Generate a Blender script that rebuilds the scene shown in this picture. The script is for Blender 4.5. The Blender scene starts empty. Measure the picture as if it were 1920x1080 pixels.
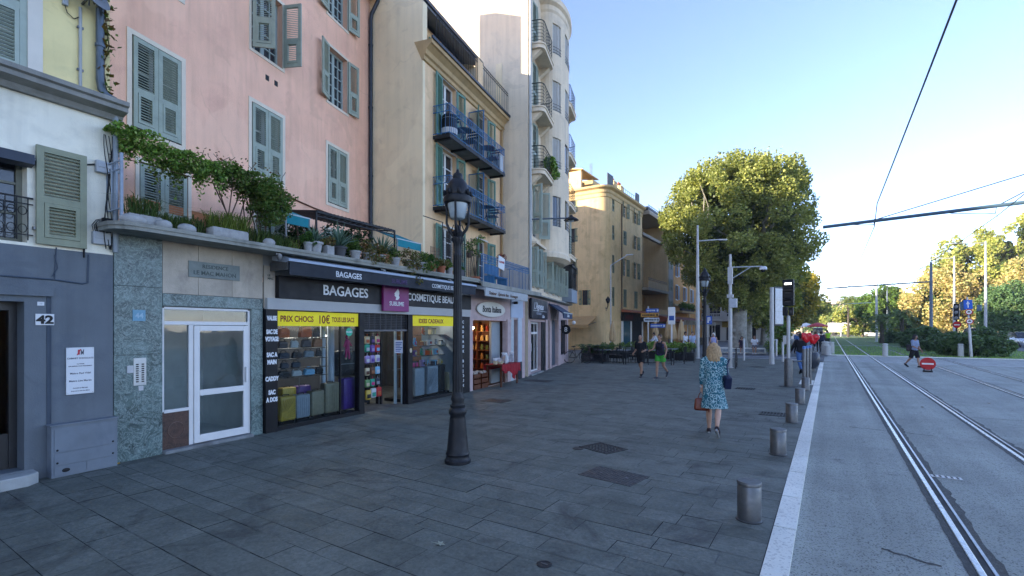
import bpy, bmesh, math, random
import numpy as np
from mathutils import Vector, Matrix, Euler
S = bpy.context.scene
COL = S.collection
rnd = random.Random(7)
R = math.radians
PI = math.pi

# ------------------------------------------------------------------ objects
def link(o, parent=None):
    COL.objects.link(o)
    if parent is not None:
        o.parent = parent
    return o

def tag(o, label=None, cat=None, group=None, kind=None):
    if label: o['label'] = label
    if cat: o['category'] = cat
    if group: o['group'] = group
    if kind: o['kind'] = kind
    return o

def thing(name, label, cat, loc=(0, 0, 0), rz=0.0, group=None):
    o = link(bpy.data.objects.new(name, None))
    o.empty_display_size = .1
    o.location = loc
    o.rotation_euler = (0, 0, rz)
    return tag(o, label, cat, group)

def copy_tree(o, parent=None):
    c = o.copy()
    COL.objects.link(c)
    if parent is not None:
        c.parent = parent
    for ch in list(o.children):
        copy_tree(ch, c)
    return c

class MB:
    def __init__(s):
        s.v = []; s.f = []; s.m = []; s.mi = 0
    def add(s, vs, fs):
        b = len(s.v)
        s.v += [tuple(p) for p in vs]
        for q in fs:
            s.f.append(tuple(i + b for i in q)); s.m.append(s.mi)
        return s
    def quad(s, *p):
        return s.add(p, [tuple(range(len(p)))])
    def box(s, x0, y0, z0, x1, y1, z1):
        x0, x1 = min(x0, x1), max(x0, x1); y0, y1 = min(y0, y1), max(y0, y1); z0, z1 = min(z0, z1), max(z0, z1)
        return s.add([(x0,y0,z0),(x1,y0,z0),(x1,y1,z0),(x0,y1,z0),(x0,y0,z1),(x1,y0,z1),(x1,y1,z1),(x0,y1,z1)],
                     [(0,3,2,1),(4,5,6,7),(0,1,5,4),(1,2,6,5),(2,3,7,6),(3,0,4,7)])
    def obox(s, c, size, rot=(0, 0, 0)):
        m = Euler(rot).to_matrix(); c = Vector(c); h = [a / 2 for a in size]
        vs = []
        for z in (-1, 1):
            for x, y in ((-1,-1),(1,-1),(1,1),(-1,1)):
                vs.append(c + m @ Vector((x*h[0], y*h[1], z*h[2])))
        return s.add(vs, [(0,3,2,1),(4,5,6,7),(0,1,5,4),(1,2,6,5),(2,3,7,6),(3,0,4,7)])
    def tube(s, pts, r, n=6, cap=True):
        pts = [Vector(p) for p in pts]
        rs = r if isinstance(r, (list, tuple)) else [r] * len(pts)
        b = len(s.v); ref = None
        for i, p in enumerate(pts):
            d = (pts[min(i+1, len(pts)-1)] - pts[max(i-1, 0)]).normalized()
            if ref is None:
                ref = Vector((0,0,1)) if abs(d.z) < .9 else Vector((1,0,0))
            a = d.cross(ref)
            if a.length < 1e-5: a = d.cross(Vector((.3,.8,.5)))
            a.normalize(); c = a.cross(d).normalized(); ref = c
            for k in range(n):
                t = 2*PI*k/n
                s.v.append(tuple(p + (a*math.cos(t) + c*math.sin(t))*rs[i]))
        for i in range(len(pts)-1):
            for k in range(n):
                k2 = (k+1) % n
                s.f.append((b+i*n+k, b+i*n+k2, b+(i+1)*n+k2, b+(i+1)*n+k)); s.m.append(s.mi)
        if cap:
            s.f.append(tuple(b+k for k in range(n-1,-1,-1))); s.m.append(s.mi)
            e = b+(len(pts)-1)*n
            s.f.append(tuple(e+k for k in range(n))); s.m.append(s.mi)
        return s
    def bar(s, p, q, w, h=None):
        p = Vector(p); q = Vector(q); h = h or w
        d = q-p; L = d.length; d.normalize()
        ref = Vector((0,0,1)) if abs(d.z) < .95 else Vector((0,1,0))
        a = d.cross(ref).normalized(); c = a.cross(d).normalized()
        vs = []
        for o in (p, q):
            for x, y in ((-1,-1),(1,-1),(1,1),(-1,1)):
                vs.append(o + a*(x*w/2) + c*(y*h/2))
        return s.add(vs, [(0,3,2,1),(4,5,6,7),(0,1,5,4),(1,2,6,5),(2,3,7,6),(3,0,4,7)])
    def lathe(s, prof, c=(0,0,0), n=20, sx=1, sy=1, a0=0, flute=0, nf=0):
        b = len(s.v)
        for r, z in prof:
            for k in range(n):
                t = a0+2*PI*k/n
                rr = r*(1+flute*math.cos(nf*t))
                s.v.append((c[0]+rr*sx*math.cos(t), c[1]+rr*sy*math.sin(t), c[2]+z))
        for i in range(len(prof)-1):
            for k in range(n):
                k2 = (k+1) % n
                s.f.append((b+i*n+k, b+i*n+k2, b+(i+1)*n+k2, b+(i+1)*n+k)); s.m.append(s.mi)
        s.f.append(tuple(b+k for k in range(n-1,-1,-1))); s.m.append(s.mi)
        e = b+(len(prof)-1)*n
        s.f.append(tuple(e+k for k in range(n))); s.m.append(s.mi)
        return s
    def ball(s, c, r, n=10, m=7, rot=None):
        rx, ry, rz = r if isinstance(r, (list, tuple)) else (r, r, r)
        b = len(s.v); c = Vector(c)
        mt = Euler(rot).to_matrix() if rot else None
        for i in range(m+1):
            ph = -PI/2+PI*i/m
            for k in range(n):
                t = 2*PI*k/n
                p = Vector((rx*math.cos(ph)*math.cos(t), ry*math.cos(ph)*math.sin(t), rz*math.sin(ph)))
                if mt: p = mt @ p
                s.v.append(tuple(c+p))
        for i in range(m):
            for k in range(n):
                k2 = (k+1) % n
                s.f.append((b+i*n+k, b+i*n+k2, b+(i+1)*n+k2, b+(i+1)*n+k)); s.m.append(s.mi)
        return s
    def prism(s, pts, ext):
        pts = [Vector(p) for p in pts]; e = Vector(ext); n = len(pts)
        vs = pts + [p+e for p in pts]
        fs = [tuple(range(n-1,-1,-1)), tuple(range(n, 2*n))]
        for i in range(n):
            j = (i+1) % n
            fs.append((i, j, n+j, n+i))
        return s.add(vs, fs)
    def mesh(s, name, mats):
        me = bpy.data.meshes.new(name)
        me.from_pydata(s.v, [], s.f)
        if not isinstance(mats, (list, tuple)): mats = [mats]
        for m in mats: me.materials.append(m)
        if len(mats) > 1: me.polygons.foreach_set('material_index', s.m)
        return me
    def build(s, name, mats, parent=None, smooth=False, fix=False, label=None, bevel=0):
        me = s.mesh(name, mats)
        if fix or bevel:
            bm = bmesh.new(); bm.from_mesh(me)
            bmesh.ops.recalc_face_normals(bm, faces=bm.faces)
            if bevel:
                bmesh.ops.bevel(bm, geom=list(bm.edges), offset=bevel, segments=2, affect='EDGES', profile=.5)
            bm.to_mesh(me); bm.free()
        if smooth: shade_auto(me)
        o = link(bpy.data.objects.new(name, me), parent)
        if label: o['label'] = label
        return o

def shade_auto(me, ang=40):
    me.shade_smooth()
    me.set_sharp_from_angle(angle=R(ang))

def rbox(w, d, h, r, seg=3):
    """rounded box mesh data (verts, faces) centred on x, y, standing on z = 0"""
    bm = bmesh.new()
    bmesh.ops.create_cube(bm, size=1)
    for v in bm.verts:
        v.co = Vector((v.co.x*w, v.co.y*d, (v.co.z+.5)*h))
    bmesh.ops.bevel(bm, geom=list(bm.edges), offset=r, segments=seg, affect='EDGES', profile=.5)
    vs = [tuple(v.co) for v in bm.verts]; fs = [tuple(v.index for v in f.verts) for f in bm.faces]
    bm.verts.index_update(); fs = [tuple(v.index for v in f.verts) for f in bm.faces]
    bm.free()
    return vs, fs

def lettering(txt, size, mat, parent, x, y, z, align='LEFT', bold=0.0, shear=0.0, ext=.004, sx=1.0, name='lettering', rz=0.0, lh=1.0):
    """raised letters facing local -y, standing on the line z"""
    cu = bpy.data.curves.new('lettering', 'FONT')
    cu.body = txt; cu.size = size; cu.align_x = align; cu.extrude = ext; cu.offset = bold; cu.shear = shear
    cu.resolution_u = 3; cu.space_line = lh
    tmp = bpy.data.objects.new('tmp', cu)
    COL.objects.link(tmp)
    dg = bpy.context.evaluated_depsgraph_get()
    me = bpy.data.meshes.new_from_object(tmp.evaluated_get(dg))
    bpy.data.objects.remove(tmp); bpy.data.curves.remove(cu)
    me.transform(Matrix.Diagonal((sx, 1, 1, 1)))
    me.transform(Matrix.Rotation(PI/2, 4, 'X'))
    me.materials.clear(); me.materials.append(mat)
    o = link(bpy.data.objects.new(name, me), parent)
    o.location = (x, y, z); o.rotation_euler = (0, 0, rz)
    return o

# ------------------------------------------------------------------ materials
MATS = {}
def _n(nt, t, **kw):
    n = nt.nodes.new(t)
    for k, v in kw.items(): setattr(n, k, v)
    return n
def new_mat(name):
    m = bpy.data.materials.new(name); m.use_nodes = True
    nt = m.node_tree
    for n in list(nt.nodes): nt.nodes.remove(n)
    out = _n(nt, 'ShaderNodeOutputMaterial')
    return m, nt, out
def noise(nt, co, scale, detail=4, rough=.55, dist=0, stretch=None):
    if stretch:
        mp = _n(nt, 'ShaderNodeMapping'); mp.inputs['Scale'].default_value = stretch
        nt.links.new(co, mp.inputs['Vector']); co = mp.outputs[0]
    n = _n(nt, 'ShaderNodeTexNoise'); n.inputs['Scale'].default_value = scale
    n.inputs['Detail'].default_value = detail; n.inputs['Roughness'].default_value = rough; n.inputs['Distortion'].default_value = dist
    nt.links.new(co, n.inputs['Vector'])
    return n.outputs['Fac']
def remap(nt, src, a, b, c, d):
    m = _n(nt, 'ShaderNodeMapRange'); m.clamp = True
    for i, v in enumerate((a, b, c, d)): m.inputs[i+1].default_value = v
    nt.links.new(src, m.inputs[0])
    return m.outputs[0]
def mixc(nt, fac, a, b, mode='MIX'):
    m = _n(nt, 'ShaderNodeMix', data_type='RGBA', blend_type=mode)
    for i, v in ((0, fac), (6, a), (7, b)):
        if hasattr(v, 'links'): nt.links.new(v, m.inputs[i])
        elif i == 0: m.inputs[0].default_value = v
        else: m.inputs[i].default_value = (*v[:3], 1)
    return m.outputs[2]
def mul(nt, a, b):
    m = _n(nt, 'ShaderNodeMath', operation='MULTIPLY')
    for i, v in ((0, a), (1, b)):
        if hasattr(v, 'links'): nt.links.new(v, m.inputs[i])
        else: m.inputs[i].default_value = v
    return m.outputs[0]
def srgb(h):
    h = h.lstrip('#'); c = [int(h[i:i+2], 16)/255 for i in (0, 2, 4)]
    return tuple(x/12.92 if x <= .04045 else ((x+.055)/1.055)**2.4 for x in c)

def M(name, col, rough=.7, var=.12, sc=2.5, bump=0.0, bsc=90, metal=0.0, spec=.4, streak=0.0, stain=None, stain_amt=.5, island=0.0, coat=0.0, stain_sc=1.3, crack=0.0):
    if name in MATS: return MATS[name]
    if isinstance(col, str): col = srgb(col)
    m, nt, out = new_mat(name)
    p = _n(nt, 'ShaderNodeBsdfPrincipled')
    tc = _n(nt, 'ShaderNodeTexCoord').outputs['Object']
    a = noise(nt, tc, sc, 6, .6)
    lo = tuple(c*(1-var) for c in col); hi = tuple(min(1, c*(1+var)) for c in col)
    c = mixc(nt, remap(nt, a, .32, .68, 0, 1), lo, hi)
    if streak:
        s_ = noise(nt, tc, 1.0, 5, .6, 0, (5, 5, .35))
        c = mixc(nt, remap(nt, s_, .45, .8, 0, streak), c, tuple(x*.45 for x in col))
    if stain:
        if isinstance(stain, str): stain = srgb(stain)
        s2 = noise(nt, tc, stain_sc, 8, .65, .4)
        c = mixc(nt, remap(nt, s2, .52, .7, 0, stain_amt), c, stain)
    if crack:   # old repairs with hard outlines, and hairline cracks
        pt = noise(nt, tc, .45, 3, .5, .9)
        c = mixc(nt, remap(nt, pt, .575, .59, 0, .35), c, tuple(min(1, x*1.16+.01) for x in col))
        pt = noise(nt, tc, .7, 4, .6, 1.2)
        c = mixc(nt, remap(nt, pt, .62, .64, 0, .3), c, tuple(x*.72 for x in col))
        nz = _n(nt, 'ShaderNodeTexNoise'); nz.inputs['Scale'].default_value = 1.3; nz.inputs['Detail'].default_value = 6; nt.links.new(tc, nz.inputs['Vector'])
        vo = _n(nt, 'ShaderNodeTexVoronoi', feature='DISTANCE_TO_EDGE'); vo.inputs['Scale'].default_value = .55
        nt.links.new(mixc(nt, .35, tc, nz.outputs['Color']), vo.inputs['Vector'])
        ck = mul(nt, remap(nt, vo.outputs['Distance'], .0, .006, crack, 0), remap(nt, noise(nt, tc, .9, 3), .5, .6, 0, 1))
        c = mixc(nt, ck, c, tuple(x*.35 for x in col))
    if island:
        g = _n(nt, 'ShaderNodeNewGeometry')
        c = mixc(nt, remap(nt, g.outputs['Random Per Island'], 0, 1, 0, 1), mixc(nt, 1.0, c, (1-island,)*3, 'MULTIPLY'), mixc(nt, 1.0, c, (1+island,)*3, 'MULTIPLY'))
    nt.links.new(c, p.inputs['Base Color'])
    rr = remap(nt, noise(nt, tc, sc*2.3, 5), .3, .7, max(.02, rough-.1), min(1, rough+.08))
    nt.links.new(rr, p.inputs['Roughness'])
    p.inputs['Metallic'].default_value = metal
    p.inputs['Specular IOR Level'].default_value = spec
    p.inputs['Coat Weight'].default_value = coat
    if bump:
        b = _n(nt, 'ShaderNodeBump'); b.inputs['Strength'].default_value = bump; b.inputs['Distance'].default_value = .02
        nt.links.new(noise(nt, tc, bsc, 5, .6), b.inputs['Height'])
        nt.links.new(b.outputs[0], p.inputs['Normal'])
    nt.links.new(p.outputs[0], out.inputs['Surface'])
    MATS[name] = m
    return m

def leaf_mat(name, cols, trans=.35, rough=.5):
    if name in MATS: return MATS[name]
    m, nt, out = new_mat(name)
    g = _n(nt, 'ShaderNodeNewGeometry')
    cr = _n(nt, 'ShaderNodeValToRGB')
    cols = [srgb(c) if isinstance(c, str) else c for c in cols]
    el = cr.color_ramp.elements
    while len(el) < len(cols): el.new(.5)
    for i, c in enumerate(cols):
        el[i].position = i/max(1, len(cols)-1); el[i].color = (*c, 1)
    nt.links.new(g.outputs['Random Per Island'], cr.inputs[0])
    p = _n(nt, 'ShaderNodeBsdfPrincipled'); p.inputs['Roughness'].default_value = rough
    p.inputs['Specular IOR Level'].default_value = .35
    nt.links.new(cr.outputs[0], p.inputs['Base Color'])
    t = _n(nt, 'ShaderNodeBsdfTranslucent')
    nt.links.new(mixc(nt, 1.0, cr.outputs[0], (1.1, 1.15, .6), 'MULTIPLY'), t.inputs['Color'])
    mx = _n(nt, 'ShaderNodeMixShader'); mx.inputs[0].default_value = trans
    nt.links.new(p.outputs[0], mx.inputs[1]); nt.links.new(t.outputs[0], mx.inputs[2])
    nt.links.new(mx.outputs[0], out.inputs['Surface'])
    MATS[name] = m
    return m

def glass_mat(name, tint=(.82, .9, .9), refl=.0, rough=.02):
    """clear pane: fresnel mix of mirror and see-through"""
    m, nt, out = new_mat(name)
    fr = _n(nt, 'ShaderNodeFresnel'); fr.inputs[0].default_value = 1.42
    ad = _n(nt, 'ShaderNodeMath', operation='ADD'); ad.use_clamp = True
    nt.links.new(fr.outputs[0], ad.inputs[0]); ad.inputs[1].default_value = refl
    t = _n(nt, 'ShaderNodeBsdfTransparent'); t.inputs[0].default_value = (*tint, 1)
    g = _n(nt, 'ShaderNodeBsdfGlossy'); g.inputs['Roughness'].default_value = rough; g.inputs['Color'].default_value = (.9, .95, 1, 1)
    tc = _n(nt, 'ShaderNodeTexCoord').outputs['Object']
    b = _n(nt, 'ShaderNodeBump'); b.inputs['Strength'].default_value = .05; b.inputs['Distance'].default_value = .05
    nt.links.new(noise(nt, tc, 1.6, 2), b.inputs['Height']); nt.links.new(b.outputs[0], g.inputs['Normal'])
    mx = _n(nt, 'ShaderNodeMixShader')
    nt.links.new(ad.outputs[0], mx.inputs[0]); nt.links.new(t.outputs[0], mx.inputs[1]); nt.links.new(g.outputs[0], mx.inputs[2])
    nt.links.new(mx.outputs[0], out.inputs['Surface'])
    MATS[name] = m
    return m

def emit_mat(name, col, s):
    if name in MATS: return MATS[name]
    m, nt, out = new_mat(name)
    e = _n(nt, 'ShaderNodeEmission'); e.inputs[0].default_value = (*col, 1); e.inputs[1].default_value = s
    nt.links.new(e.outputs[0], out.inputs['Surface'])
    MATS[name] = m
    return m

def voronoi_speck(name, base, light, dark, scale, amt=.5, rough=.85, bump=.35, big=.12, spec=.35, isl=0, lane=0):
    """mineral surface: pale and dark grains in a binder, with broad worn patches"""
    m, nt, out = new_mat(name)
    p = _n(nt, 'ShaderNodeBsdfPrincipled'); p.inputs['Roughness'].default_value = rough; p.inputs['Specular IOR Level'].default_value = spec
    tc = _n(nt, 'ShaderNodeTexCoord').outputs['Object']
    v = _n(nt, 'ShaderNodeTexVoronoi'); v.inputs['Scale'].default_value = scale
    nt.links.new(tc, v.inputs['Vector'])
    sep = _n(nt, 'ShaderNodeSeparateColor'); nt.links.new(v.outputs['Color'], sep.inputs[0])
    c = mixc(nt, remap(nt, sep.outputs[0], .72, .98, 0, amt), base, light)
    c = mixc(nt, remap(nt, sep.outputs[1], .75, .98, 0, amt), c, dark)
    a = noise(nt, tc, .55, 6, .6, .3)
    c = mixc(nt, 1.0, c, mixc(nt, remap(nt, a, .3, .7, 0, 1), (1-big,)*3, (1+big,)*3), 'MULTIPLY')
    if lane:
        ln = noise(nt, tc, 1.0, 5, .55, .3, (1.6, .05, 1)); c = mixc(nt, 1.0, c, mixc(nt, remap(nt, ln, .32, .68, 0, 1), (1-lane,)*3, (1+lane*.8,)*3), 'MULTIPLY')
        sp_ = noise(nt, tc, .9, 7, .75, .8); c = mixc(nt, remap(nt, sp_, .6, .68, 0, .4), c, dark)
    if isl:
        g = _n(nt, 'ShaderNodeNewGeometry'); c = mixc(nt, 1.0, c, mixc(nt, g.outputs['Random Per Island'], (1-isl,)*3, (1+isl,)*3), 'MULTIPLY')
    s2 = noise(nt, tc, 3.1, 6, .7, .2)
    c = mixc(nt, remap(nt, s2, .58, .74, 0, .35), c, dark)
    nt.links.new(c, p.inputs['Base Color'])
    b = _n(nt, 'ShaderNodeBump'); b.inputs['Strength'].default_value = bump; b.inputs['Distance'].default_value = .006
    nt.links.new(v.outputs['Distance'], b.inputs['Height']); nt.links.new(b.outputs[0], p.inputs['Normal'])
    nt.links.new(p.outputs[0], out.inputs['Surface'])
    MATS[name] = m
    return m

def marble_mat(name, base, dark, pale, sc=2.2, rough=.32):
    m, nt, out = new_mat(name)
    p = _n(nt, 'ShaderNodeBsdfPrincipled'); p.inputs['Roughness'].default_value = rough
    tc = _n(nt, 'ShaderNodeTexCoord').outputs['Object']
    a = noise(nt, tc, sc, 10, .72, 1.8)
    c = mixc(nt, remap(nt, a, .35, .62, 0, 1), dark, base)
    v = noise(nt, tc, sc*1.7, 8, .7, 3.5)
    vv = _n(nt, 'ShaderNodeMath', operation='SUBTRACT'); nt.links.new(v, vv.inputs[0]); vv.inputs[1].default_value = .5
    ab = _n(nt, 'ShaderNodeMath', operation='ABSOLUTE'); nt.links.new(vv.outputs[0], ab.inputs[0])
    c = mixc(nt, remap(nt, ab.outputs[0], .0, .03, .75, 0), c, pale)
    sp = noise(nt, tc, sc*11, 6, .75, .5)
    c = mixc(nt, remap(nt, sp, .56, .66, 0, .8), c, tuple(x*.35 for x in dark))
    nt.links.new(c, p.inputs['Base Color'])
    nt.links.new(p.outputs[0], out.inputs['Surface'])
    MATS[name] = m
    return m

# shared materials
WHITE = M('white_paint', (.76, .74, .70), .5, .06)
BLACK = M('black_paint', (.007, .0075, .009), .5, .25, spec=.25)
DARK = M('dark_interior', (.012, .012, .014), .9)
IRON = M('black_iron', (.011, .012, .014), .55, .3, bump=.15, spec=.3)
STEEL = M('brushed_steel', (.13, .135, .14), .42, .15, 9, metal=.7, bump=.05, stain=(.2, .2, .2), stain_amt=.4)
GALV = M('galvanised_mast', (.44, .445, .44), .5, .1, 4, metal=.3)
SHUT = M('grey_green_shutter', '#99a394', .65, .12, 5, stain='#6d7570', stain_amt=.35)
SHUT2 = M('sage_shutter', '#8b8f78', .65, .12, 5, stain='#5f665a', stain_amt=.35)
SHUTG = M('green_shutter', '#5f8473', .65, .12, 5, stain='#4a6457', stain_amt=.4)
SHUTB = M('pale_blue_shutter', '#a2ada0', .65, .1, 5)
WFRAME = M('white_window_frame', (.66, .64, .59), .5, .08)
PANE = M('window_pane', (.025, .03, .038), .08, .3, 1.2, spec=.7)
BLUEI = M('blue_iron', '#2a6896', .5, .2, 8)
ZINC = M('zinc_pipe', '#5d676f', .42, .15, 5, metal=.4)
TEALC = M('teal_canvas', '#127a86', .8, .1)
CONC = M('concrete', (.33, .33, .31), .85, .2, 4, .2, 60, streak=.4)
TERRA = M('terracotta', '#9a5a3c', .8, .15, 8)
POTW = M('pale_stone_pot', (.33, .33, .32), .85, .2, 9, .2)
GLASS = glass_mat('clear_pane')
GLASS2 = glass_mat('entrance_pane', (.78, .86, .86), .05)
REDC = M('red_cloth', (.27, .006, .014), .85, .2, 6)

# ------------------------------------------------------------------ camera, world, sun
cam = bpy.data.cameras.new('camera'); co = bpy.data.objects.new('camera', cam); COL.objects.link(co)
co.location = (0, 0, 2.0); co.rotation_euler = (R(90), 0, R(33))
cam.sensor_width = 36; cam.lens = 36*916/1920; cam.shift_y = (616-540)/1920
cam.clip_start = .05; cam.clip_end = 3000
S.camera = co

SUN_AZ, SUN_EL = 224, 14   # degrees: compass bearing of the sun measured from +Y towards +X
az, el = R(SUN_AZ), R(SUN_EL)
sd = Vector((math.sin(az)*math.cos(el), math.cos(az)*math.cos(el), math.sin(el)))
w = bpy.data.worlds.new('World'); S.world = w; w.use_nodes = True
nt = w.node_tree
bg = nt.nodes['Background']; sky = nt.nodes.new('ShaderNodeTexSky')
sky.sky_type = 'NISHITA'; sky.sun_disc = False; sky.sun_elevation = el; sky.sun_rotation = az
sky.altitude = 50; sky.air_density = 0.7; sky.dust_density = 0.3; sky.ozone_density = 3.6
tint = mixc(nt, 1.0, sky.outputs[0], (1.27, .95, .855), 'MULTIPLY')
nt.links.new(tint, bg.inputs['Color']); bg.inputs["Strength"].default_value = 0.15
li = bpy.data.lights.new('sun', 'SUN'); lo = bpy.data.objects.new('sun', li); COL.objects.link(lo)
li.energy = 3.8; li.angle = R(.5); li.color = (1, .87, .66)
lo.rotation_euler = (-sd).to_track_quat('-Z', 'Y').to_euler()
S.view_settings.view_transform = 'Standard'; S.view_settings.look = 'None'
S.view_settings.exposure = 2.27; S.view_settings.gamma = 1
S.cycles.max_bounces = 7; S.cycles.transparent_max_bounces = 10; S.cycles.diffuse_bounces = 3; S.cycles.glossy_bounces = 3
S.cycles.caustics_reflective = False; S.cycles.caustics_refractive = False
S.cycles.use_denoising = True
# ================================================================== THE GROUND
ASPH = voronoi_speck('asphalt', (.32, .34, .30), (.34, .35, .36), (.035, .037, .04), 90, .75, big=.18, lane=.22)
ASPH2 = M('worn_asphalt', (.11, .115, .125), .8, .2, 1.2, .2, 200, stain=(.2, .2, .2), stain_amt=.3)
BITUM = M('bitumen', (.016, .017, .018), .6, .3, 12, .6, 120)
KERBM = voronoi_speck('pale_kerb_stone', (.76, .75, .67), (.82, .81, .74), (.30, .29, .27), 60, .5, .75, .2, .16, isl=.07)
JOINT = M('slab_joint', (.020, .022, .025), .9, .3, 3, stain=(.42, .43, .44), stain_amt=.75, stain_sc=.9)

def slab_material():
    m, nt, out = new_mat('slate_slabs')
    p = _n(nt, 'ShaderNodeBsdfPrincipled')
    tc = _n(nt, 'ShaderNodeTexCoord').outputs['Object']
    g = _n(nt, 'ShaderNodeNewGeometry')
    rp = g.outputs['Random Per Island']
    c = mixc(nt, remap(nt, rp, 0, 1, 0, 1), (.116, .127, .109), (.148, .160, .139))
    a = noise(nt, tc, 1.7, 8, .68, .6)
    c = mixc(nt, 1.0, c, mixc(nt, remap(nt, a, .3, .7, 0, 1), (.74,)*3, (1.22,)*3), 'MULTIPLY')
    f = noise(nt, tc, 26, 6, .7, .5)
    c = mixc(nt, 1.0, c, mixc(nt, remap(nt, f, .3, .7, 0, 1), (.72,)*3, (1.22,)*3), 'MULTIPLY')
    st = noise(nt, tc, .8, 7, .7, 1.0)
    c = mixc(nt, remap(nt, st, .54, .68, 0, .7), c, (.04, .04, .04))
    sp = _n(nt, 'ShaderNodeTexVoronoi'); sp.inputs['Scale'].default_value = 5.5; nt.links.new(tc, sp.inputs['Vector'])
    c = mixc(nt, remap(nt, sp.outputs['Distance'], .03, .06, .5, 0), c, (.16, .16, .155))
    nt.links.new(c, p.inputs['Base Color'])
    nt.links.new(remap(nt, noise(nt, tc, 3.2, 6), .3, .7, .6, .8), p.inputs['Roughness'])
    p.inputs['Specular IOR Level'].default_value = .3
    b = _n(nt, 'ShaderNodeBump'); b.inputs['Strength'].default_value = .28; b.inputs['Distance'].default_value = .012
    nt.links.new(noise(nt, tc, 34, 6, .65), b.inputs['Height']); nt.links.new(b.outputs[0], p.inputs['Normal'])
    nt.links.new(p.outputs[0], out.inputs['Surface'])
    return m
SLABM = slab_material()

def struct(name, mb, mat, **k):
    return tag(mb.build(name, mat, **k), kind='structure')

struct('ground', MB().quad((-500, -300, -.06), (900, -300, -.06), (900, 1500, -.06), (-500, 1500, -.06)), M('land', (.16, .16, .14), .95, .2, .05))
struct('roadway', MB().quad((-.3, -12, -.02), (60, -12, -.02), (60, 44.2, -.02), (-.3, 44.2, -.02)), ASPH)
struct('far_road', MB().quad((14.5, 44.2, -.024), (25, 44.2, -.024), (29, 260, -.024), (15.5, 260, -.024)), ASPH2)
struct('joint_bed', MB().quad((-34, -12, 0), (-.45, -12, 0), (-.45, 36, 0), (-34, 36, 0)), JOINT)
def build_slabs():
    mb = MB(); y = -4.0; rr = random.Random(11); g = .0032
    while y < 35.9:
        dep = rr.choice((.2, .24, .28, .3, .34, .4))
        if y + dep > 35.95: dep = 35.98-y
        x = -.475; x_end = -11.5 - max(0, y-14)*.45
        while x > x_end:
            L = rr.uniform(.3, .9)
            if y > 22: L *= 1.4
            z = .006+rr.uniform(-.0015, .0015); tx = rr.uniform(-.0012, .0012); ty = rr.uniform(-.0012, .0012)
            mb.quad((x-L+g, y+g, z-tx), (x-g, y+g, z+tx), (x-g, y+dep-g, z+tx+ty), (x-L+g, y+dep-g, z-tx+ty))
            x -= L
        y += dep
    return mb
struct('pavement', build_slabs(), SLABM)

def promenade_mat():
    m, nt, out = new_mat('promenade_slabs')
    p = _n(nt, 'ShaderNodeBsdfPrincipled'); p.inputs['Roughness'].default_value = .6
    tc = _n(nt, 'ShaderNodeTexCoord').outputs['Object']
    b = _n(nt, 'ShaderNodeTexBrick'); b.inputs['Scale'].default_value = 1
    b.inputs['Brick Width'].default_value = .9; b.inputs['Row Height'].default_value = .5; b.inputs['Mortar Size'].default_value = .008
    b.inputs['Color1'].default_value = (.085, .092, .1, 1); b.inputs['Color2'].default_value = (.12, .126, .134, 1); b.inputs['Mortar'].default_value = (.03, .03, .03, 1)
    nt.links.new(tc, b.inputs['Vector'])
    a = noise(nt, tc, .8, 6)
    nt.links.new(mixc(nt, 1.0, b.outputs[0], mixc(nt, remap(nt, a, .3, .7, 0, 1), (.8,)*3, (1.2,)*3), 'MULTIPLY'), p.inputs['Base Color'])
    nt.links.new(p.outputs[0], out.inputs['Surface'])
    return m
struct('promenade', MB().quad((-34, 41.5, .006), (-.1, 41.5, .006), (-.1, 240, .006), (-34, 240, .006)), promenade_mat())
struct('side_street', MB().quad((-34, 36, -.012), (-.28, 36, -.012), (-.28, 41.5, -.012), (-34, 41.5, -.012)), ASPH2)

# pale kerb of separate stones
mb = MB(); y = -6.0; rr = random.Random(3)
while y < 34:
    L = rr.uniform(.9, 1.25)
    mb.box(-.47, y+.011, -.03, -.275, min(34, y+L)-.011, .012)
    y += L
struct('kerb', mb, KERBM)
mb = MB()
for i in range(4):
    for j in range(5):
        mb.box(-.92+.112*j, 20.3+.42*i, .002, -.92+.112*j+.1, 20.3+.42*i+.4, .014)
struct('tactile_paving', mb, KERBM)
mb = MB()
PAINT = M('worn_road_paint', (.40, .41, .42), .7, .25, 3, stain=(.12, .125, .13), stain_amt=.9, stain_sc=2.5)
for y0 in (36.4, 37.8, 39.2, 40.6, 42.2):
    for (a, b) in ((-.1, .95), (1.2, 2.35), (2.65, 4.6), (4.9, 6.05), (6.4, 16.0)):
        mb.box(a, y0, -.019, b, y0+.42, -.014)
for y0 in (36.6, 38.6):
    mb.box(-7.6, y0, -.011, -1.2, y0+.35, -.006)
for i in range(5):
    mb.box(17.5, 60+14*i, -.02, 17.65, 66+14*i, -.014)
struct('road_markings', mb, PAINT)
# track with lawn between the rails
GRASSG = M('lawn_soil', (.115, .185, .06), .95, .3, 1.3, .4, 60, stain=(.13, .16, .05), stain_amt=.6, stain_sc=.7)
mb = MB()
for (x0, x1) in ((.2, .98), (1.14, 2.41), (2.56, 4.68), (4.83, 6.12), (6.27, 14.2)):
    mb.box(x0, 44.6, -.05, x1, 69, .01); mb.box(x0, 70.2, -.05, x1, 150, .01)
struct('tram_lawn', mb, GRASSG)
struct('lawn_kerb', MB().box(.05, 44.2, -.05, 14.5, 44.6, .02), KERBM)
struct('lawn_path', MB().box(.2, 69, -.05, 14.2, 70.2, .014), M('pale_path', (.3, .3, .29), .9, .1, 4))
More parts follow.
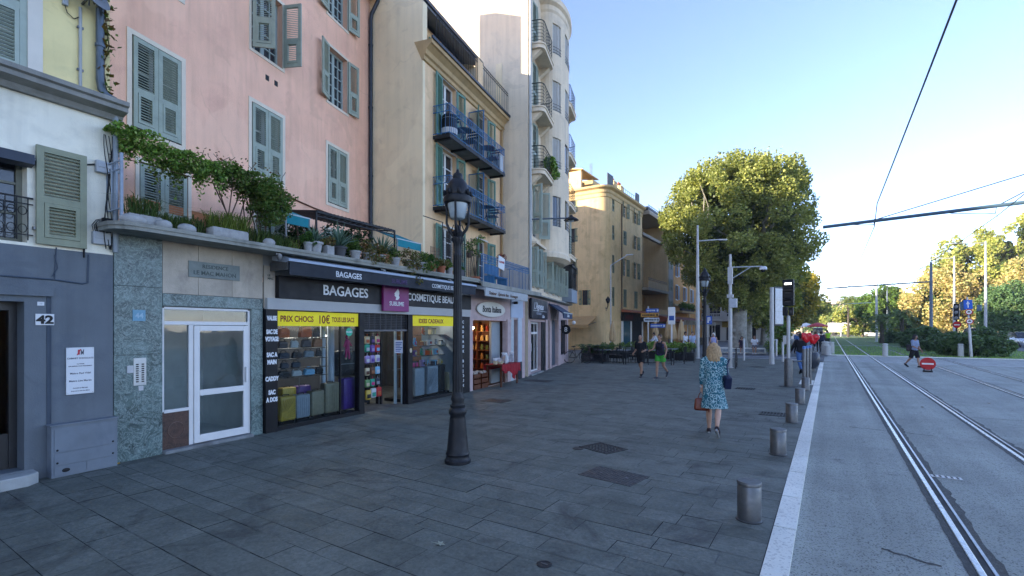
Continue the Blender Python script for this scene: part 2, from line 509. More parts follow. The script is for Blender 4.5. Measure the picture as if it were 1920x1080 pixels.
# blades of grass on the lawn, nearest strips
mb = MB(); rr = random.Random(5)
for (x0, x1) in ((.2, .95), (1.16, 2.38), (2.6, 4.65), (4.86, 6.1), (6.3, 14)):
    for i in range(int(420*(x1-x0))):
        x = rr.uniform(x0, x1); y = 44.7+24*rr.random()**1.7; h = rr.uniform(.04, .1); a = rr.uniform(0, PI)
        dx, dy = .03*math.cos(a), .03*math.sin(a)
        mb.quad((x-dx, y-dy, .01), (x+dx, y+dy, .01), (x+rr.uniform(-.04, .04), y, .01+h))
tag(mb.build('grass', leaf_mat('grass_blade', ['#6a9848', '#86ac58', '#9fb468'])), 'short green grass growing between the tram rails', 'grass', kind='stuff')

RAILT = M('polished_rail', (.40, .40, .39), .3, .1, 6, metal=1.0, stain=(.2, .2, .2), stain_amt=.3)
RAILG = M('rail_groove', (.008, .008, .009), .7)
RAILL = M('rail_lip', (.30, .31, .32), .35, .15, 8, metal=.9)
def rail(x, side, label):
    t = thing('tram_rail', label, 'tram rail', (x, 0, 0), 0, 'rails of the tramway')
    y0, y1 = -6, 150
    MB().box(-.027, y0, -.06, .03, y1, -.008).build('rail_head', RAILT, t, bevel=.009)
    MB().quad((.03, y0, -.017), (.085, y0, -.017), (.085, y1, -.017), (.03, y1, -.017)).build('groove', RAILG, t)
    MB().box(.085, y0, -.06, .11, y1, -.010).build('rail_lip', RAILL, t)
    mb = MB(); rr = random.Random(int(x*100)); n = 420; L = []; Rr = []
    for i in range(n+1):
        y = y0+50*(i/n)
        L.append((-.035-.05-.012*rr.random(), y)); Rr.append((.112+.045+.05*abs(math.sin(y*1.3+x))*rr.random()+.015*rr.random(), y))
    for i in range(n):
        mb.quad((L[i][0], L[i][1], -.0165), (-.03, L[i][1], -.0165), (-.03, L[i+1][1], -.0165), (L[i+1][0], L[i+1][1], -.0165))
        mb.quad((.11, L[i][1], -.0165), (Rr[i][0], L[i][1], -.0165), (Rr[i+1][0], L[i+1][1], -.0165), (.11, L[i+1][1], -.0165))
    mb.build('bitumen_seal', BITUM, t)
rail(1.05, 1, 'polished grooved tram rail closest to the white kerb')
rail(2.50, 1, 'tram rail right beside the striding pedestrian, second from the kerb')
rail(4.75, 1, 'tram rail just beyond the round no entry sign, third from the kerb')
rail(6.20, 1, 'tram rail farthest from the kerb, beside the bushes')

# things lying in the paving
def rot_local(t, rz): t.rotation_euler = (0, 0, rz)
GRATE = M('cast_iron_grate', (.035, .036, .038), .55, .25, 14, metal=.5, bump=.1)
def grate(x, y, wx, wy, nx, ny, label, rz=0):
    t = thing('drain_grate', label, 'drain grate', (x, y, .008), rz, 'iron drain grates in the paving')
    mb = MB(); f = .03
    mb.box(-wx/2, -wy/2, -.004, wx/2, -wy/2+f, .006); mb.box(-wx/2, wy/2-f, -.004, wx/2, wy/2, .006)
    mb.box(-wx/2, -wy/2+f, -.004, -wx/2+f, wy/2-f, .006); mb.box(wx/2-f, -wy/2+f, -.004, wx/2, wy/2-f, .006)
    for i in range(1, nx):
        x_ = -wx/2+wx*i/nx; mb.box(x_-.011, -wy/2+f, -.003, x_+.011, wy/2-f, .0045)
    for j in range(1, ny):
        y_ = -wy/2+wy*j/ny; mb.box(-wx/2+f, y_-.009, -.003, wx/2-f, y_+.009, .0035)
    mb.build('bars', GRATE, t)
    MB().box(-wx/2+.01, -wy/2+.01, -.005, wx/2-.01, wy/2-.01, -.0035).build('pit', RAILG, t)
grate(-3.16, 7.66, .62, .52, 9, 7, 'square dark drain grate beside a small round cap in the paving', R(-20))
grate(-1.1, 12.85, .55, .5, 8, 6, 'small drain grate close to the row of steel bollards')
grate(-2.33, 17.8, .6, .5, 8, 6, 'drain grate beyond the woman in the blue dress')
def cover(x, y, wx, wy, label, rz=0, dark=False):
    t = thing('access_cover', label, 'manhole cover', (x, y, .008), rz, 'access covers in the paving')
    mb = MB()
    mb.box(-wx/2, -wy/2, -.004, wx/2, wy/2, .003)
    rr = random.Random(int(wx*100+x))
    n = int(wx/.045); k = int(wy/.045)
    if not dark:
        for i in range(n):
            for j in range(k):
                a = R(45) if (i+j) % 2 else R(-45)
                mb.obox((-wx/2+.03+.045*i, -wy/2+.03+.045*j, .0045), (.034, .011, .004), (0, 0, a))
    mb.build('plate', GRATE if dark else M('worn_steel_plate', (.06, .062, .066), .5, .25, 9, metal=.5), t)
    MB().box(-wx*.25-.02, -.015, .003, -wx*.25+.02, .015, .0075).box(wx*.25-.02, -.015, .003, wx*.25+.02, .015, .0075).build('lift_key', STEEL, t)
cover(-2.45, 6.3, .78, .55, 'rectangular ribbed steel cover in front of the round steel bollards', R(-8))
cover(-7.71, 11.06, .7, .5, 'dark wet looking cover in front of the gift window', 0, True)
cover(-9.3, 16.2, 1.0, .6, 'dark cover in the paving before the narrow white door', R(10), True)
cover(-3.12, 28.3, .7, .6, 'dark cover beside the tall information panel', 0, True)
def round_cap(x, y, r, label):
    t = thing('valve_cover', label, 'valve cap', (x, y, .008), 0, 'round caps in the paving')
    MB().lathe([(r, -.004), (r, .004), (r*.8, .006), (r*.78, .003), (r*.3, .003), (r*.28, .006), (.001, .006)], n=24).build('disc', GRATE, t, smooth=True)
    MB().box(-r*.5, -.008, .003, r*.5, .008, .007).build('slot', STEEL, t)
round_cap(-2.02, 3.61, .065, 'small round metal cap alone in the paving slabs of the foreground')
round_cap(-3.5, 7.4, .09, 'dark round cap touching the square drain grate')
# track plate with black and white bars
t = thing('track_marker', 'small black and white barred marker plate beside the tram rail', 'marker plate', (1.33, 8.76, -.016), R(3))
MB().box(-.16, -.06, 0, .16, .06, .004).build('plate', M('marker_white', (.6, .6, .58), .6, .2, 20), t)
mb = MB()
for i in range(5): mb.box(-.135+.06*i, -.045, .004, -.11+.06*i, .045, .006)
mb.build('bars', BLACK, t)
mb = MB(); rr = random.Random(8)
for (x0, y0, x1, y1) in ((.35, 12.2, 1.0, 12.1), (1.18, 12.1, 1.7, 12.0), (.4, 5.6, .8, 5.45), (2.6, 15.0, 4.6, 15.1), (-.2, 19.0, .9, 19.05)):
    p = Vector((x0, y0, -.0165)); n_ = 9
    for k in range(n_):
        q = Vector((x0+(x1-x0)*(k+1)/n_, y0+(y1-y0)*(k+1)/n_+rr.uniform(-.02, .02), -.0165)); w_ = rr.uniform(.006, .022)
        mb.quad(p-Vector((0, w_, 0)), q-Vector((0, w_, 0)), q+Vector((0, w_, 0)), p+Vector((0, w_, 0))); p = q
mb.box(-.465, -6, -.03, -.28, 33.99, .003)
struct('asphalt_seams', mb, BITUM)
# fallen plane leaf
def leaf_outline(s):
    pts = []
    for k in range(14):
        a = 2*PI*k/14
        r = s*(1 if k % 2 == 0 else .52)*(1.1 if k in (0, 4, 10) else .9)
        pts.append((r*math.cos(a), r*math.sin(a), .006*math.sin(3*a)+.012))
    return pts
mb = MB(); pts = leaf_outline(.055); mb.add([(0, 0, .004)]+pts, [(0, i+1, (i+1) % 14+1) for i in range(14)])
mb.tube([(0, 0, .006), (-.09, -.02, .012)], .003, 4)
o = mb.build('fallen_leaf', M('dry_leaf', (.30, .32, .25), .7, .2, 20)); o.location = (-3.01, 3.42, .006)
tag(o, 'single pale fallen leaf lying on the dark paving', 'leaf')
rr = random.Random(21); lm = M('brown_leaf', (.2, .13, .06), .8, .3, 20)
mb0 = MB(); pts = leaf_outline(.04); mb0.add([(0, 0, .004)]+pts, [(0, i+1, (i+1) % 14+1) for i in range(14)])
dm = mb0.mesh('litter_leaf', lm)
for i, (x, y) in enumerate(((2.0, 16.2), (3.6, 18.0), (4.9, 22.0))):
    o = link(bpy.data.objects.new('fallen_leaf', dm)); o.location = (x, y, -.018); o.rotation_euler = (0, 0, rr.uniform(0, 6))
    tag(o, ('tiny pale leaf on the asphalt between the first two rails', 'tiny pale leaf on the asphalt between the tracks', 'tiny pale leaf beside the third rail')[i], 'leaf', 'leaves dropped on the tram road')
# ================================================================== FACADE HELPERS (local x along the street front, -y towards the street)
def frame_rot(deg): return R(90+deg)

def facade(mb, u0, u1, z0, z1, holes, y=0.0, depth=.22):
    us = sorted({u0, u1, *[a for h in holes for a in (h[0], h[1])]}); us = [u for u in us if u0-1e-6 <= u <= u1+1e-6]
    zs = sorted({z0, z1, *[a for h in holes for a in (h[2], h[3])]}); zs = [z for z in zs if z0-1e-6 <= z <= z1+1e-6]
    for i in range(len(us)-1):
        for j in range(len(zs)-1):
            uc, zc = (us[i]+us[i+1])/2, (zs[j]+zs[j+1])/2
            if any(h[0] < uc < h[1] and h[2] < zc < h[3] for h in holes): continue
            mb.quad((us[i], y, zs[j]), (us[i+1], y, zs[j]), (us[i+1], y, zs[j+1]), (us[i], y, zs[j+1]))
    for (a, b, c, d, *r) in holes:
        e = r[0] if r else depth
        mb.quad((a, y, c), (a, y, d), (a, y+e, d), (a, y+e, c)); mb.quad((b, y, d), (b, y, c), (b, y+e, c), (b, y+e, d))
        mb.quad((a, y, c), (a, y+e, c), (b, y+e, c), (b, y, c)); mb.quad((a, y, d), (b, y, d), (b, y+e, d), (a, y+e, d))
    return mb

def shell(mb, u0, u1, z0, z1, depth):
    """sides, back and top of a building body"""
    mb.quad((u0, 0, z0), (u0, 0, z1), (u0, depth, z1), (u0, depth, z0))
    mb.quad((u1, 0, z1), (u1, 0, z0), (u1, depth, z0), (u1, depth, z1))
    mb.quad((u0, depth, z0), (u0, depth, z1), (u1, depth, z1), (u1, depth, z0))
    mb.quad((u0, 0, z1), (u1, 0, z1), (u1, depth, z1), (u0, depth, z1))
    return mb

SH = {}
def shutter_mesh(w, h, mat, mid=.42, slat=.045):
    k = (round(w, 2), round(h, 2), mat.name, mid)
    if k in SH: return SH[k]
    mb = MB(); st = min(.075, w*.17); t = .04
    mb.box(0, -t/2, 0, st, t/2, h); mb.box(w-st, -t/2, 0, w, t/2, h)
    cuts = [0, h] if not mid else [0, h*mid, h]
    rails = [(0, .09)] + ([(h*mid-.045, h*mid+.045)] if mid else []) + [(h-.08, h)]
    for a, b in rails: mb.box(st, -t/2+.002, a, w-st, t/2-.002, b)
    segs = [(rails[i][1], rails[i+1][0]) for i in range(len(rails)-1)]
    for i, (a, b) in enumerate(segs):
        n = max(3, int((b-a)/slat))
        x0, x1 = st, w-st
        if mid and i == 0:      # inner flap of the lower half
            f = min(.05, w*.1)
            mb.box(st+.004, -t/2-.008, a+.004, st+f, t/2+.006, b-.004); mb.box(w-st-f, -t/2-.008, a+.004, w-st-.004, t/2+.006, b-.004)
            mb.box(st+f, -t/2-.008, a+.004, w-st-f, t/2+.006, a+.05); mb.box(st+f, -t/2-.008, b-.05, w-st-f, t/2+.006, b-.004)
            x0, x1 = st+f, w-st-f; a += .05; b -= .05; n = max(3, int((b-a)/slat))
        for q in range(n):
            z = a+(q+.5)*(b-a)/n
            mb.obox(((x0+x1)/2, 0, z), (x1-x0, .036, .009), (R(40), 0, 0))
    me = mb.mesh('shutter', mat); SH[k] = me
    return me
def shutter(parent, u, z, w, h, ang, mat, y=-.03, mid=.42, tilt=0):
    o = link(bpy.data.objects.new('shutter', shutter_mesh(w, h, mat, mid)), parent)
    o.location = (u, y, z); o.rotation_euler = (tilt, 0, R(ang))
    return o

def window(parent, u0, u1, z0, z1, y=.18, cols=2, rows=3, fm=WFRAME, pm=PANE, fr=.06, mt=.03, name='window', sill=None):
    """frame with glazing bars; the pane is a sub-part"""
    mb = MB(); t = .05
    mb.box(u0, y-t, z0, u0+fr, y, z1); mb.box(u1-fr, y-t, z0, u1, y, z1)
    mb.box(u0+fr, y-t, z0, u1-fr, y, z0+fr); mb.box(u0+fr, y-t, z1-fr, u1-fr, y, z1)
    for c in range(1, cols):
        x = u0+(u1-u0)*c/cols; wd = fr*.9 if c*2 == cols else mt/2
        mb.box(x-wd, y-t+.006, z0+fr, x+wd, y-.004, z1-fr)
    for r_ in range(1, rows):
        z = z0+(z1-z0)*r_/rows
        mb.box(u0+fr, y-t+.010, z-mt/2, u1-fr, y-.008, z+mt/2)
    o = mb.build(name, fm, parent)
    MB().quad((u0+fr*.5, y-.012, z0+fr*.5), (u1-fr*.5, y-.012, z0+fr*.5), (u1-fr*.5, y-.012, z1-fr*.5), (u0+fr*.5, y-.012, z1-fr*.5)).build('pane', pm, o)
    if sill: MB().box(u0-.1, -.06, z0-.07, u1+.1, y, z0-.005).build('sill', sill, o)
    return o

def surround(parent, u0, u1, z0, z1, w, mat, pr=.015, bottom=True):
    mb = MB()
    mb.box(u0-w, -pr, z0-(w if bottom else 0), u0, .01, z1+w); mb.box(u1, -pr, z0-(w if bottom else 0), u1+w, .01, z1+w)
    mb.box(u0, -pr, z1, u1, .01, z1+w)
    if bottom: mb.box(u0, -pr, z0-w, u1, .01, z0)
    return mb.build('surround', mat, parent)

# leaves ------------------------------------------------------------
def leaf_cloud(name, P, size, mat, parent=None, seed=1, up=.35, aspect=.8, droop=.25, outward=None):
    """one small four-cornered leaf at each point of P, each its own orientation"""
    rg = np.random.default_rng(seed)
    P = np.asarray(P, dtype=np.float64); n = len(P)
    N = rg.normal(size=(n, 3)); N[:, 2] = np.abs(N[:, 2])+up
    if outward is not None: N += outward
    N /= np.linalg.norm(N, axis=1)[:, None]
    A = np.cross(N, rg.normal(size=(n, 3))); A /= np.linalg.norm(A, axis=1)[:, None]
    Bv = np.cross(N, A)
    s = size*rg.uniform(.6, 1.25, n)[:, None]
    V = np.empty((n, 4, 3))
    V[:, 0] = P-A*s*.5
    V[:, 1] = P+Bv*s*.5*aspect - N*s*droop*.3
    V[:, 2] = P+A*s*.55-N*s*droop
    V[:, 3] = P-Bv*s*.5*aspect - N*s*droop*.3
    me = bpy.data.meshes.new(name)
    me.vertices.add(4*n); me.vertices.foreach_set('co', V.reshape(-1))
    me.loops.add(4*n); me.loops.foreach_set('vertex_index', np.arange(4*n, dtype=np.int32))
    me.polygons.add(n); me.polygons.foreach_set('loop_start', np.arange(0, 4*n, 4, dtype=np.int32))
    me.polygons.foreach_set('loop_total', np.full(n, 4, dtype=np.int32))
    me.materials.append(mat); me.update(calc_edges=True)
    return link(bpy.data.objects.new(name, me), parent)

def clumps(n, centres, radii, seed, flat=1.0):
    rg = np.random.default_rng(seed)
    c = np.asarray(centres, float); r = np.asarray(radii, float)
    wgt = r**2; wgt /= wgt.sum()
    i = rg.choice(len(c), n, p=wgt)
    d = rg.normal(size=(n, 3)); d /= np.linalg.norm(d, axis=1)[:, None]
    d[:, 2] *= flat
    return c[i]+d*(r[i]*rg.uniform(.35, 1.05, n)**.6)[:, None]

def tuft(mb, c, n, h, spread, rr, wid=.007, lean=1.15):
    for i in range(n):
        a = rr.uniform(0, 2*PI); L = h*rr.uniform(.55, 1.1); ln = lean*rr.uniform(.3, 1)*L
        b = Vector((c[0]+spread*rr.uniform(-1, 1), c[1]+spread*.5*rr.uniform(-1, 1), c[2]))
        d = Vector((math.cos(a), math.sin(a), 0)); s = Vector((-d.y, d.x, 0))*wid
        m_ = b+d*ln*.35+Vector((0, 0, L*.68)); t = b+d*ln+Vector((0, 0, L*.62))
        mb.add([b-s, b+s, m_+s*.8, m_-s*.8, t], [(0, 1, 2, 3), (3, 2, 4)])

def pot(parent, c, r, h, mat, name='pot', square=False):
    if square:
        return MB().prism([(c[0]-r*.8, c[1]-r*.7, c[2]), (c[0]+r*.8, c[1]-r*.7, c[2]), (c[0]+r*.8, c[1]+r*.7, c[2]), (c[0]-r*.8, c[1]+r*.7, c[2])], (0, 0, h)).build(name, mat, parent, fix=True)
    return MB().lathe([(r*.7, 0), (r*.92, h*.82), (r*1.05, h*.82), (r*1.05, h), (r*.9, h), (r*.88, h*.9), (.001, h*.9)], c, 14).build(name, mat, parent, smooth=True)

class Front:
    def __init__(s, x, y, deg): s.x, s.y, s.deg = x, y, deg
    def loc(s, u, y, z):
        a = R(s.deg); return (s.x+u*-math.sin(a)+y*-math.cos(a), s.y+u*math.cos(a)+y*-math.sin(a), z)
    def thing(s, name, label, cat, u=0, y=0, z=0, group=None, rz=0):
        return thing(name, label, cat, s.loc(u, y, z), frame_rot(s.deg)+rz, group)
# ================================================================== NO. 42, THE YELLOW TOWNHOUSE
GX, GY, GA = -8.85, 2.87, 4.3
GROT = frame_rot(GA); GF = Front(GX, GY, GA)
def gthing(name, label, cat, u, y, z, group=None, rz=0):
    a = R(GA); d = (-math.sin(a), math.cos(a)); n = (-math.cos(a), -math.sin(a))
    return thing(name, label, cat, (GX+u*d[0]+y*n[0], GY+u*d[1]+y*n[1], z), GROT+rz, group)

YEL = M('pale_yellow_stucco', '#ecda9e', .88, .08, 1.2, .25, 45, crack=.22, streak=.3, stain='#a9a37c', stain_amt=.3)
CRM = M('cream_stucco', '#f0ebd8', .88, .08, 1.1, .25, 45, crack=.22, streak=.3, stain='#9a9a8e', stain_amt=.35)
BGR = M('blue_grey_render', '#656c72', .75, .12, 1.3, .2, 50, crack=.22, streak=.35, stain='#46515f', stain_amt=.5)
CORN = M('grey_cornice', '#8d8c85', .85, .15, 3, .25, 60, streak=.5, stain='#4f4f4b', stain_amt=.5)

t = gthing('yellow_townhouse', 'narrow townhouse with blue grey ground floor and pale yellow upper storey, number 42', 'house', 0, 0, 0)
U0, U1 = -13.0, -.035
mb = facade(MB(), U0, U1, 0, 3.08, [(-2.2, -1.0, 0.16, 2.35, .34)])
mb.quad((U1, 0, 0), (U1, .6, 0), (U1, .6, 3.08), (U1, 0, 3.08))
mb.build('ground_floor_wall', BGR, t)
mb = facade(MB(), U0, U1, 3.08, 5.14, [(-2.15, -.97, 3.12, 4.29, .25), (-4.6, -3.4, 3.12, 4.29, .25)], y=.004)
mb.quad((U1, 0.004, 3.08), (U1, .6, 3.08), (U1, .6, 5.14), (U1, 0.004, 5.14)); mb.build('lower_wall', CRM, t)
mb = facade(MB(), U0, U1, 5.14, 12.4, [(-1.92, -.94, 5.3, 7.7, .2), (-4.4, -3.4, 5.3, 7.7, .2), (-1.92, -.94, 8.9, 10.8, .2)], y=.10)
mb.quad((U1, .10, 5.14), (U1, 9, 5.14), (U1, 9, 12.4), (U1, .10, 12.4)); mb.quad((U0, .1, 12.4), (U1, .1, 12.4), (U1, 9, 12.4), (U0, 9, 12.4))
mb.quad((U0, 9, 0), (U0, 9, 12.4), (U1, 9, 12.4), (U1, 9, 0)); mb.quad((U0, 0, 0), (U0, 0, 12.4), (U0, 9, 12.4), (U0, 9, 0))
mb.build('upper_wall', YEL, t)
mb = MB()
mb.prism([(U0, .1, 5.05), (U0, -.06, 5.05), (U0, -.10, 5.12), (U0, -.24, 5.16), (U0, -.24, 5.22), (U0, -.28, 5.24), (U0, -.28, 5.30), (U0, .1, 5.34)], (U1-U0+.09, 0, 0))
mb.build('cornice', CORN, t, fix=True)
mb = MB(); mb.box(U0, -.25, 12.4, U1+.05, 9, 12.55); mb.build('roof', CORN, t)
MB().box(-2.4, -.05, 2.43, -.72, .01, 2.56).build('door_lintel', BGR, t)
mb = MB(); mb.box(-.745, -.012, 0, -.735, .005, 2.43); mb.box(-.78, -.008, .55, -.74, .003, 2.43); mb.build('pilaster_joint', M('dark_slate_paint', '#3d4753', .7, .1), t)
MB().box(-1.0, -.03, .0, -.79, .02, .62).build('worn_plinth', M('worn_plinth', (.075, .08, .085), .9, .4, 6, .4, 40, stain=(.2, .2, .2), stain_amt=.6), t)
MB().lathe([(.05, 0), (.05, .008), (.04, .012)], n=18).build('gas_cap', M('yellow_cap', '#c49a2e', .6, .1), t)
t.children[-1].location = (-.89, -.031, .24); t.children[-1].rotation_euler = (R(90), 0, 0)
# entrance door
dmb = MB(); dmb.box(-2.2, .24, .16, -2.12, .34, 2.35); dmb.box(-1.08, .24, .16, -1.0, .34, 2.35); dmb.box(-2.12, .24, 2.24, -1.08, .34, 2.35)
dmb.box(-2.12, .26, .16, -1.08, .32, .62)
dmb.box(-2.05, .25, .24, -1.16, .262, .54)
d = dmb.build('door', M('dark_bronze_door', (.018, .018, .02), .4, .3, spec=.5), t)
mb = MB(); mb.box(-1.2, .245, .62, -1.17, .30, 2.2); mb.box(-2.05, .245, .62, -2.02, .30, 2.2); mb.box(-2.02, .245, .62, -1.2, .30, .66); mb.box(-2.02, .245, 2.16, -1.2, .30, 2.2)
mb.build('metal_trim', M('pale_metal_trim', (.45, .46, .47), .4, .1, metal=.6), d)
MB().quad((-2.02, .30, .66), (-1.2, .30, .66), (-1.2, .30, 2.16), (-2.02, .30, 2.16)).build('pane', M('door_pane', (.05, .06, .07), .12, .3, 2, spec=.7), d)
mb = MB()
for u in (-1.28, -1.62, -1.95):
    mb.tube([(u, .275, .66), (u, .275, 2.16)], .008, 5)
for z0 in (.78, 1.25, 1.75):
    for sgn in (1, -1):
        pts = [(-1.45+sgn*.16*math.cos(a)*(1-a/9), .275, z0+.14+.17*math.sin(a)*(1-a/9)) for a in [k*.5 for k in range(12)]]
        mb.tube(pts, .008, 5)
mb.build('grille', IRON, d)
MB().prism([(-2.6, -.3, 0), (-1.05, -.3, 0), (-.92, -.2, 0), (-.9, .05, 0), (-.9, .3, 0), (-2.6, .3, 0)], (0, 0, .15)).build('doorstep', M('worn_doorstep', (.34, .35, .34), .8, .15, 4, .2), t, fix=True, bevel=.015)
# first floor window with hood, guard and shutter
for (a, b) in ((-2.15, -.97), (-4.6, -3.4)):
    w_ = window(t, a, b, 3.12, 4.29, .22, 2, 3, M('olive_frame', '#74766a', .6, .1))
    MB().prism([(a-.02, .02, 4.29), (a-.02, -.10, 4.26), (a-.02, -.12, 4.13), (a-.02, .02, 4.10)], (b-a+.06, 0, 0)).build('blind_box', M('slate_blind_box', '#343b46', .6, .1), w_, fix=True)
    mb = MB()
    mb.bar((a, -.02, 3.22), (b+.05, -.02, 3.22), .014); mb.bar((a, -.02, 3.62), (b+.05, -.02, 3.62), .014); mb.bar((a, -.02, 3.70), (b+.05, -.02, 3.70), .02)
    n = 11
    for i in range(n+1):
        u = a+(b-a)*i/n
        mb.tube([(u, -.02, 3.15), (u, -.02, 3.70)], .007, 5)
        if i < n:
            for zc in (3.3, 3.53):
                pts = [(u+(b-a)/n*.5+.042*math.cos(k*PI/5), -.02, zc+.055*math.sin(k*PI/5)) for k in range(11)]
                mb.tube(pts, .005, 4)
    mb.build('window_guard', IRON, w_)
sh = shutter(t, -.90, 3.12, .53, 1.30, 0, SHUT2, y=-.05, mid=.46)
MB().box(-.925, -.05, 3.3, -.88, .0, 3.34).box(-.925, -.05, 4.2, -.88, 0, 4.24).build('hinge', STEEL, sh)
sh.children[0].location = (.9, .05, -3.12)
for (a, b) in ((-1.92, -.94), (-4.4, -3.4)):
    w_ = window(t, a, b, 5.3, 7.7, .26, 2, 4)
    surround(w_, a, b, 5.34, 7.7, .15, M('white_surround', '#d9d2c4', .8, .05)).location.y = .1
    for k, (u, an) in enumerate(((a, 0), (b, 180))): shutter(w_, u, 5.33, (b-a)/2-.006, 2.36, an, SHUTB, y=.12, mid=.38)
w_ = window(t, -1.92, -.94, 8.9, 10.8, .26, 2, 4)

# signs and fittings on No. 42
PLATE = M('white_plate', (.66, .67, .68), .45, .04)
n = gthing('house_number_plate', 'white plate with black number 42 beside the dark door', 'number plate', -.8, -.004, 2.12)
MB().box(-.095, -.012, -.075, .095, .003, .075).build('plate', PLATE, n, bevel=.003)
lettering('42', .15, BLACK, n, 0, -.013, -.052, 'CENTER', .006, sx=1.15)
n = gthing('small_notice', 'tiny white label stuck above the number 42 plate', 'label', -.84, -.003, 2.33)
MB().box(-.035, -.004, -.025, .035, .002, .025).build('card', PLATE, n)
lettering('10', .03, M('grey_print', (.3, .3, .32)), n, 0, -.005, -.01, 'CENTER', ext=.0005)
n = gthing('law_office_plaque', 'tall white plaque with red and black logo above the grey utility cabinet', 'plaque', -.425, -.006, 1.41)
MB().box(-.155, -.014, -.325, .155, .003, .325).build('plate', PLATE, n, bevel=.003)
PR = M('plaque_print', (.06, .06, .08), .6)
mb = MB(); mb.box(-.03, -.017, .225, -.008, -.0145, .295); mb.obox((-.018, -.016, .26), (.012, .003, .09), (0, R(25), 0)); mb.build('logo', M('logo_red', (.45, .02, .04), .5), n)
mb = MB(); mb.box(.004, -.017, .225, .012, -.0145, .295); mb.box(.028, -.017, .225, .036, -.0145, .295); mb.obox((.014, -.0165, .265), (.008, .003, .06), (0, R(-22), 0)); mb.obox((.026, -.0165, .265), (.008, .003, .06), (0, R(22), 0)); mb.build('monogram', PR, n)
for (tx, sz, z) in (("CABINET D'AVOCATS", .030, .165), ('1er ETAGE', .018, .09), ('SUR RENDEZ-VOUS UNIQUEMENT', .017, .06), ('Maitre Paul Vidal', .034, -.045), ('Maitre Lise Martin', .034, -.15), ('Avocats au Barreau', .021, -.245), ('Droit civil et droit des affaires', .017, -.285)):
    lettering(tx, sz, PR, n, 0, -.0145, z, 'CENTER', .0008, ext=.0006)
mb = MB()
for x in (-.14, .14):
    for z in (-.31, .31): mb.lathe([(.006, 0), (.006, .003)], (x, -.016, z), 8)
mb.build('screws', STEEL, n)
n = gthing('utility_cabinet', 'low grey painted metal utility cabinet at the foot of the wall', 'cabinet', -.41, -.09, 0)
CABM = M('grey_blue_cabinet', '#6f777f', .6, .12, 3, .05, 40, stain='#465262', stain_amt=.5)
MB().box(-.37, -.06, 0, .37, .087, .70).build('body', CABM, n, bevel=.008)
MB().box(-.39, -.085, .70, .375, .087, .715).build('lid', CABM, n)
mb = MB(); mb.box(-.34, -.068, .34, .34, -.061, .66); mb.build('upper_door', CABM, n, bevel=.003)
mb = MB(); mb.box(-.34, -.068, .17, .34, -.061, .325); mb.box(-.05, -.072, .25, .04, -.068, .262); mb.build('lower_door', CABM, n)
mb = MB(); mb.box(-.34, -.068, .03, .0, -.061, .16); mb.box(.008, -.068, .03, .34, -.061, .16); mb.build('base_panel', CABM, n)
mb = MB()
for (x, z) in ((-.31, .37), (.31, .37), (-.31, .2), (.31, .2)): mb.ball((x, -.068, z), (.014, .006, .014), 8, 5)
mb.ball((-.22, -.068, .09), (.045, .007, .028), 12, 5); mb.build('latch', IRON, n)
WBOX = M('white_meter_box', '#a9aeb2', .5, .06)
for (u, z, wd, hh, lab) in ((-.165, 4.33, .19, .17, 'white meter box, the upper one of two on the cream wall'), (-.19, 3.3, .21, .18, 'white junction box, lower on the cream wall just above the blue paint')):
    n = gthing('meter_box', lab, 'meter box', u, .0, z)
    MB().box(-wd/2, -.07, -hh/2, wd/2, .003, hh/2).build('body', WBOX, n, bevel=.01)
    MB().box(-wd/2+.015, -.078, -.01, wd/2-.015, -.071, hh/2-.012).build('cover', WBOX, n, bevel=.003)
n = gthing('wall_conduit', 'thin white conduit running down the yellow wall from the satellite dish', 'conduit', -.39, .1, 5.35)
MB().tube([(0, -.02, 0), (0, -.02, 1.2)], .02, 8).build('pipe', M('conduit_grey', '#a7a9a8', .5), n, smooth=True)
MB().box(-.035, -.03, .3, .035, .0, .33).box(-.035, -.03, .9, .035, 0, .93).build('clip', STEEL, n)
n = gthing('satellite_dish', 'grey satellite dish fixed high on the yellow wall', 'satellite dish', -.36, .1, 6.72)
mb = MB(); mb.lathe([(.002, 0), (.1, .01), (.2, .04), (.26, .075), (.25, .08), (.19, .045), (.1, .02), (.002, .01)], n=24); mb.build('dish', M('dish_grey', '#73777c', .55, .15), n, smooth=True)
n.children[0].rotation_euler = (R(62), 0, R(25)); n.children[0].location = (0, -.16, 0)
MB().tube([(0, 0, -.1), (0, -.12, -.08), (0, -.16, 0)], .018, 6).tube([(0, -.2, -.18), (-.06, -.42, .02)], .01, 5).box(-.09, -.46, -.01, -.03, -.4, .06).build('arm', STEEL, n)
n = gthing('wall_lamp_box', 'small white box next to the satellite dish', 'junction box', -.56, .1, 6.55)
MB().box(-.03, -.05, -.07, .03, .0, .07).build('body', WBOX, n, bevel=.006)
MB().tube([(0, -.02, -.07), (.02, -.03, -.16), (.1, -.02, -.2), (.18, -.02, -.12)], .006, 5).build('wire', BLACK, n)
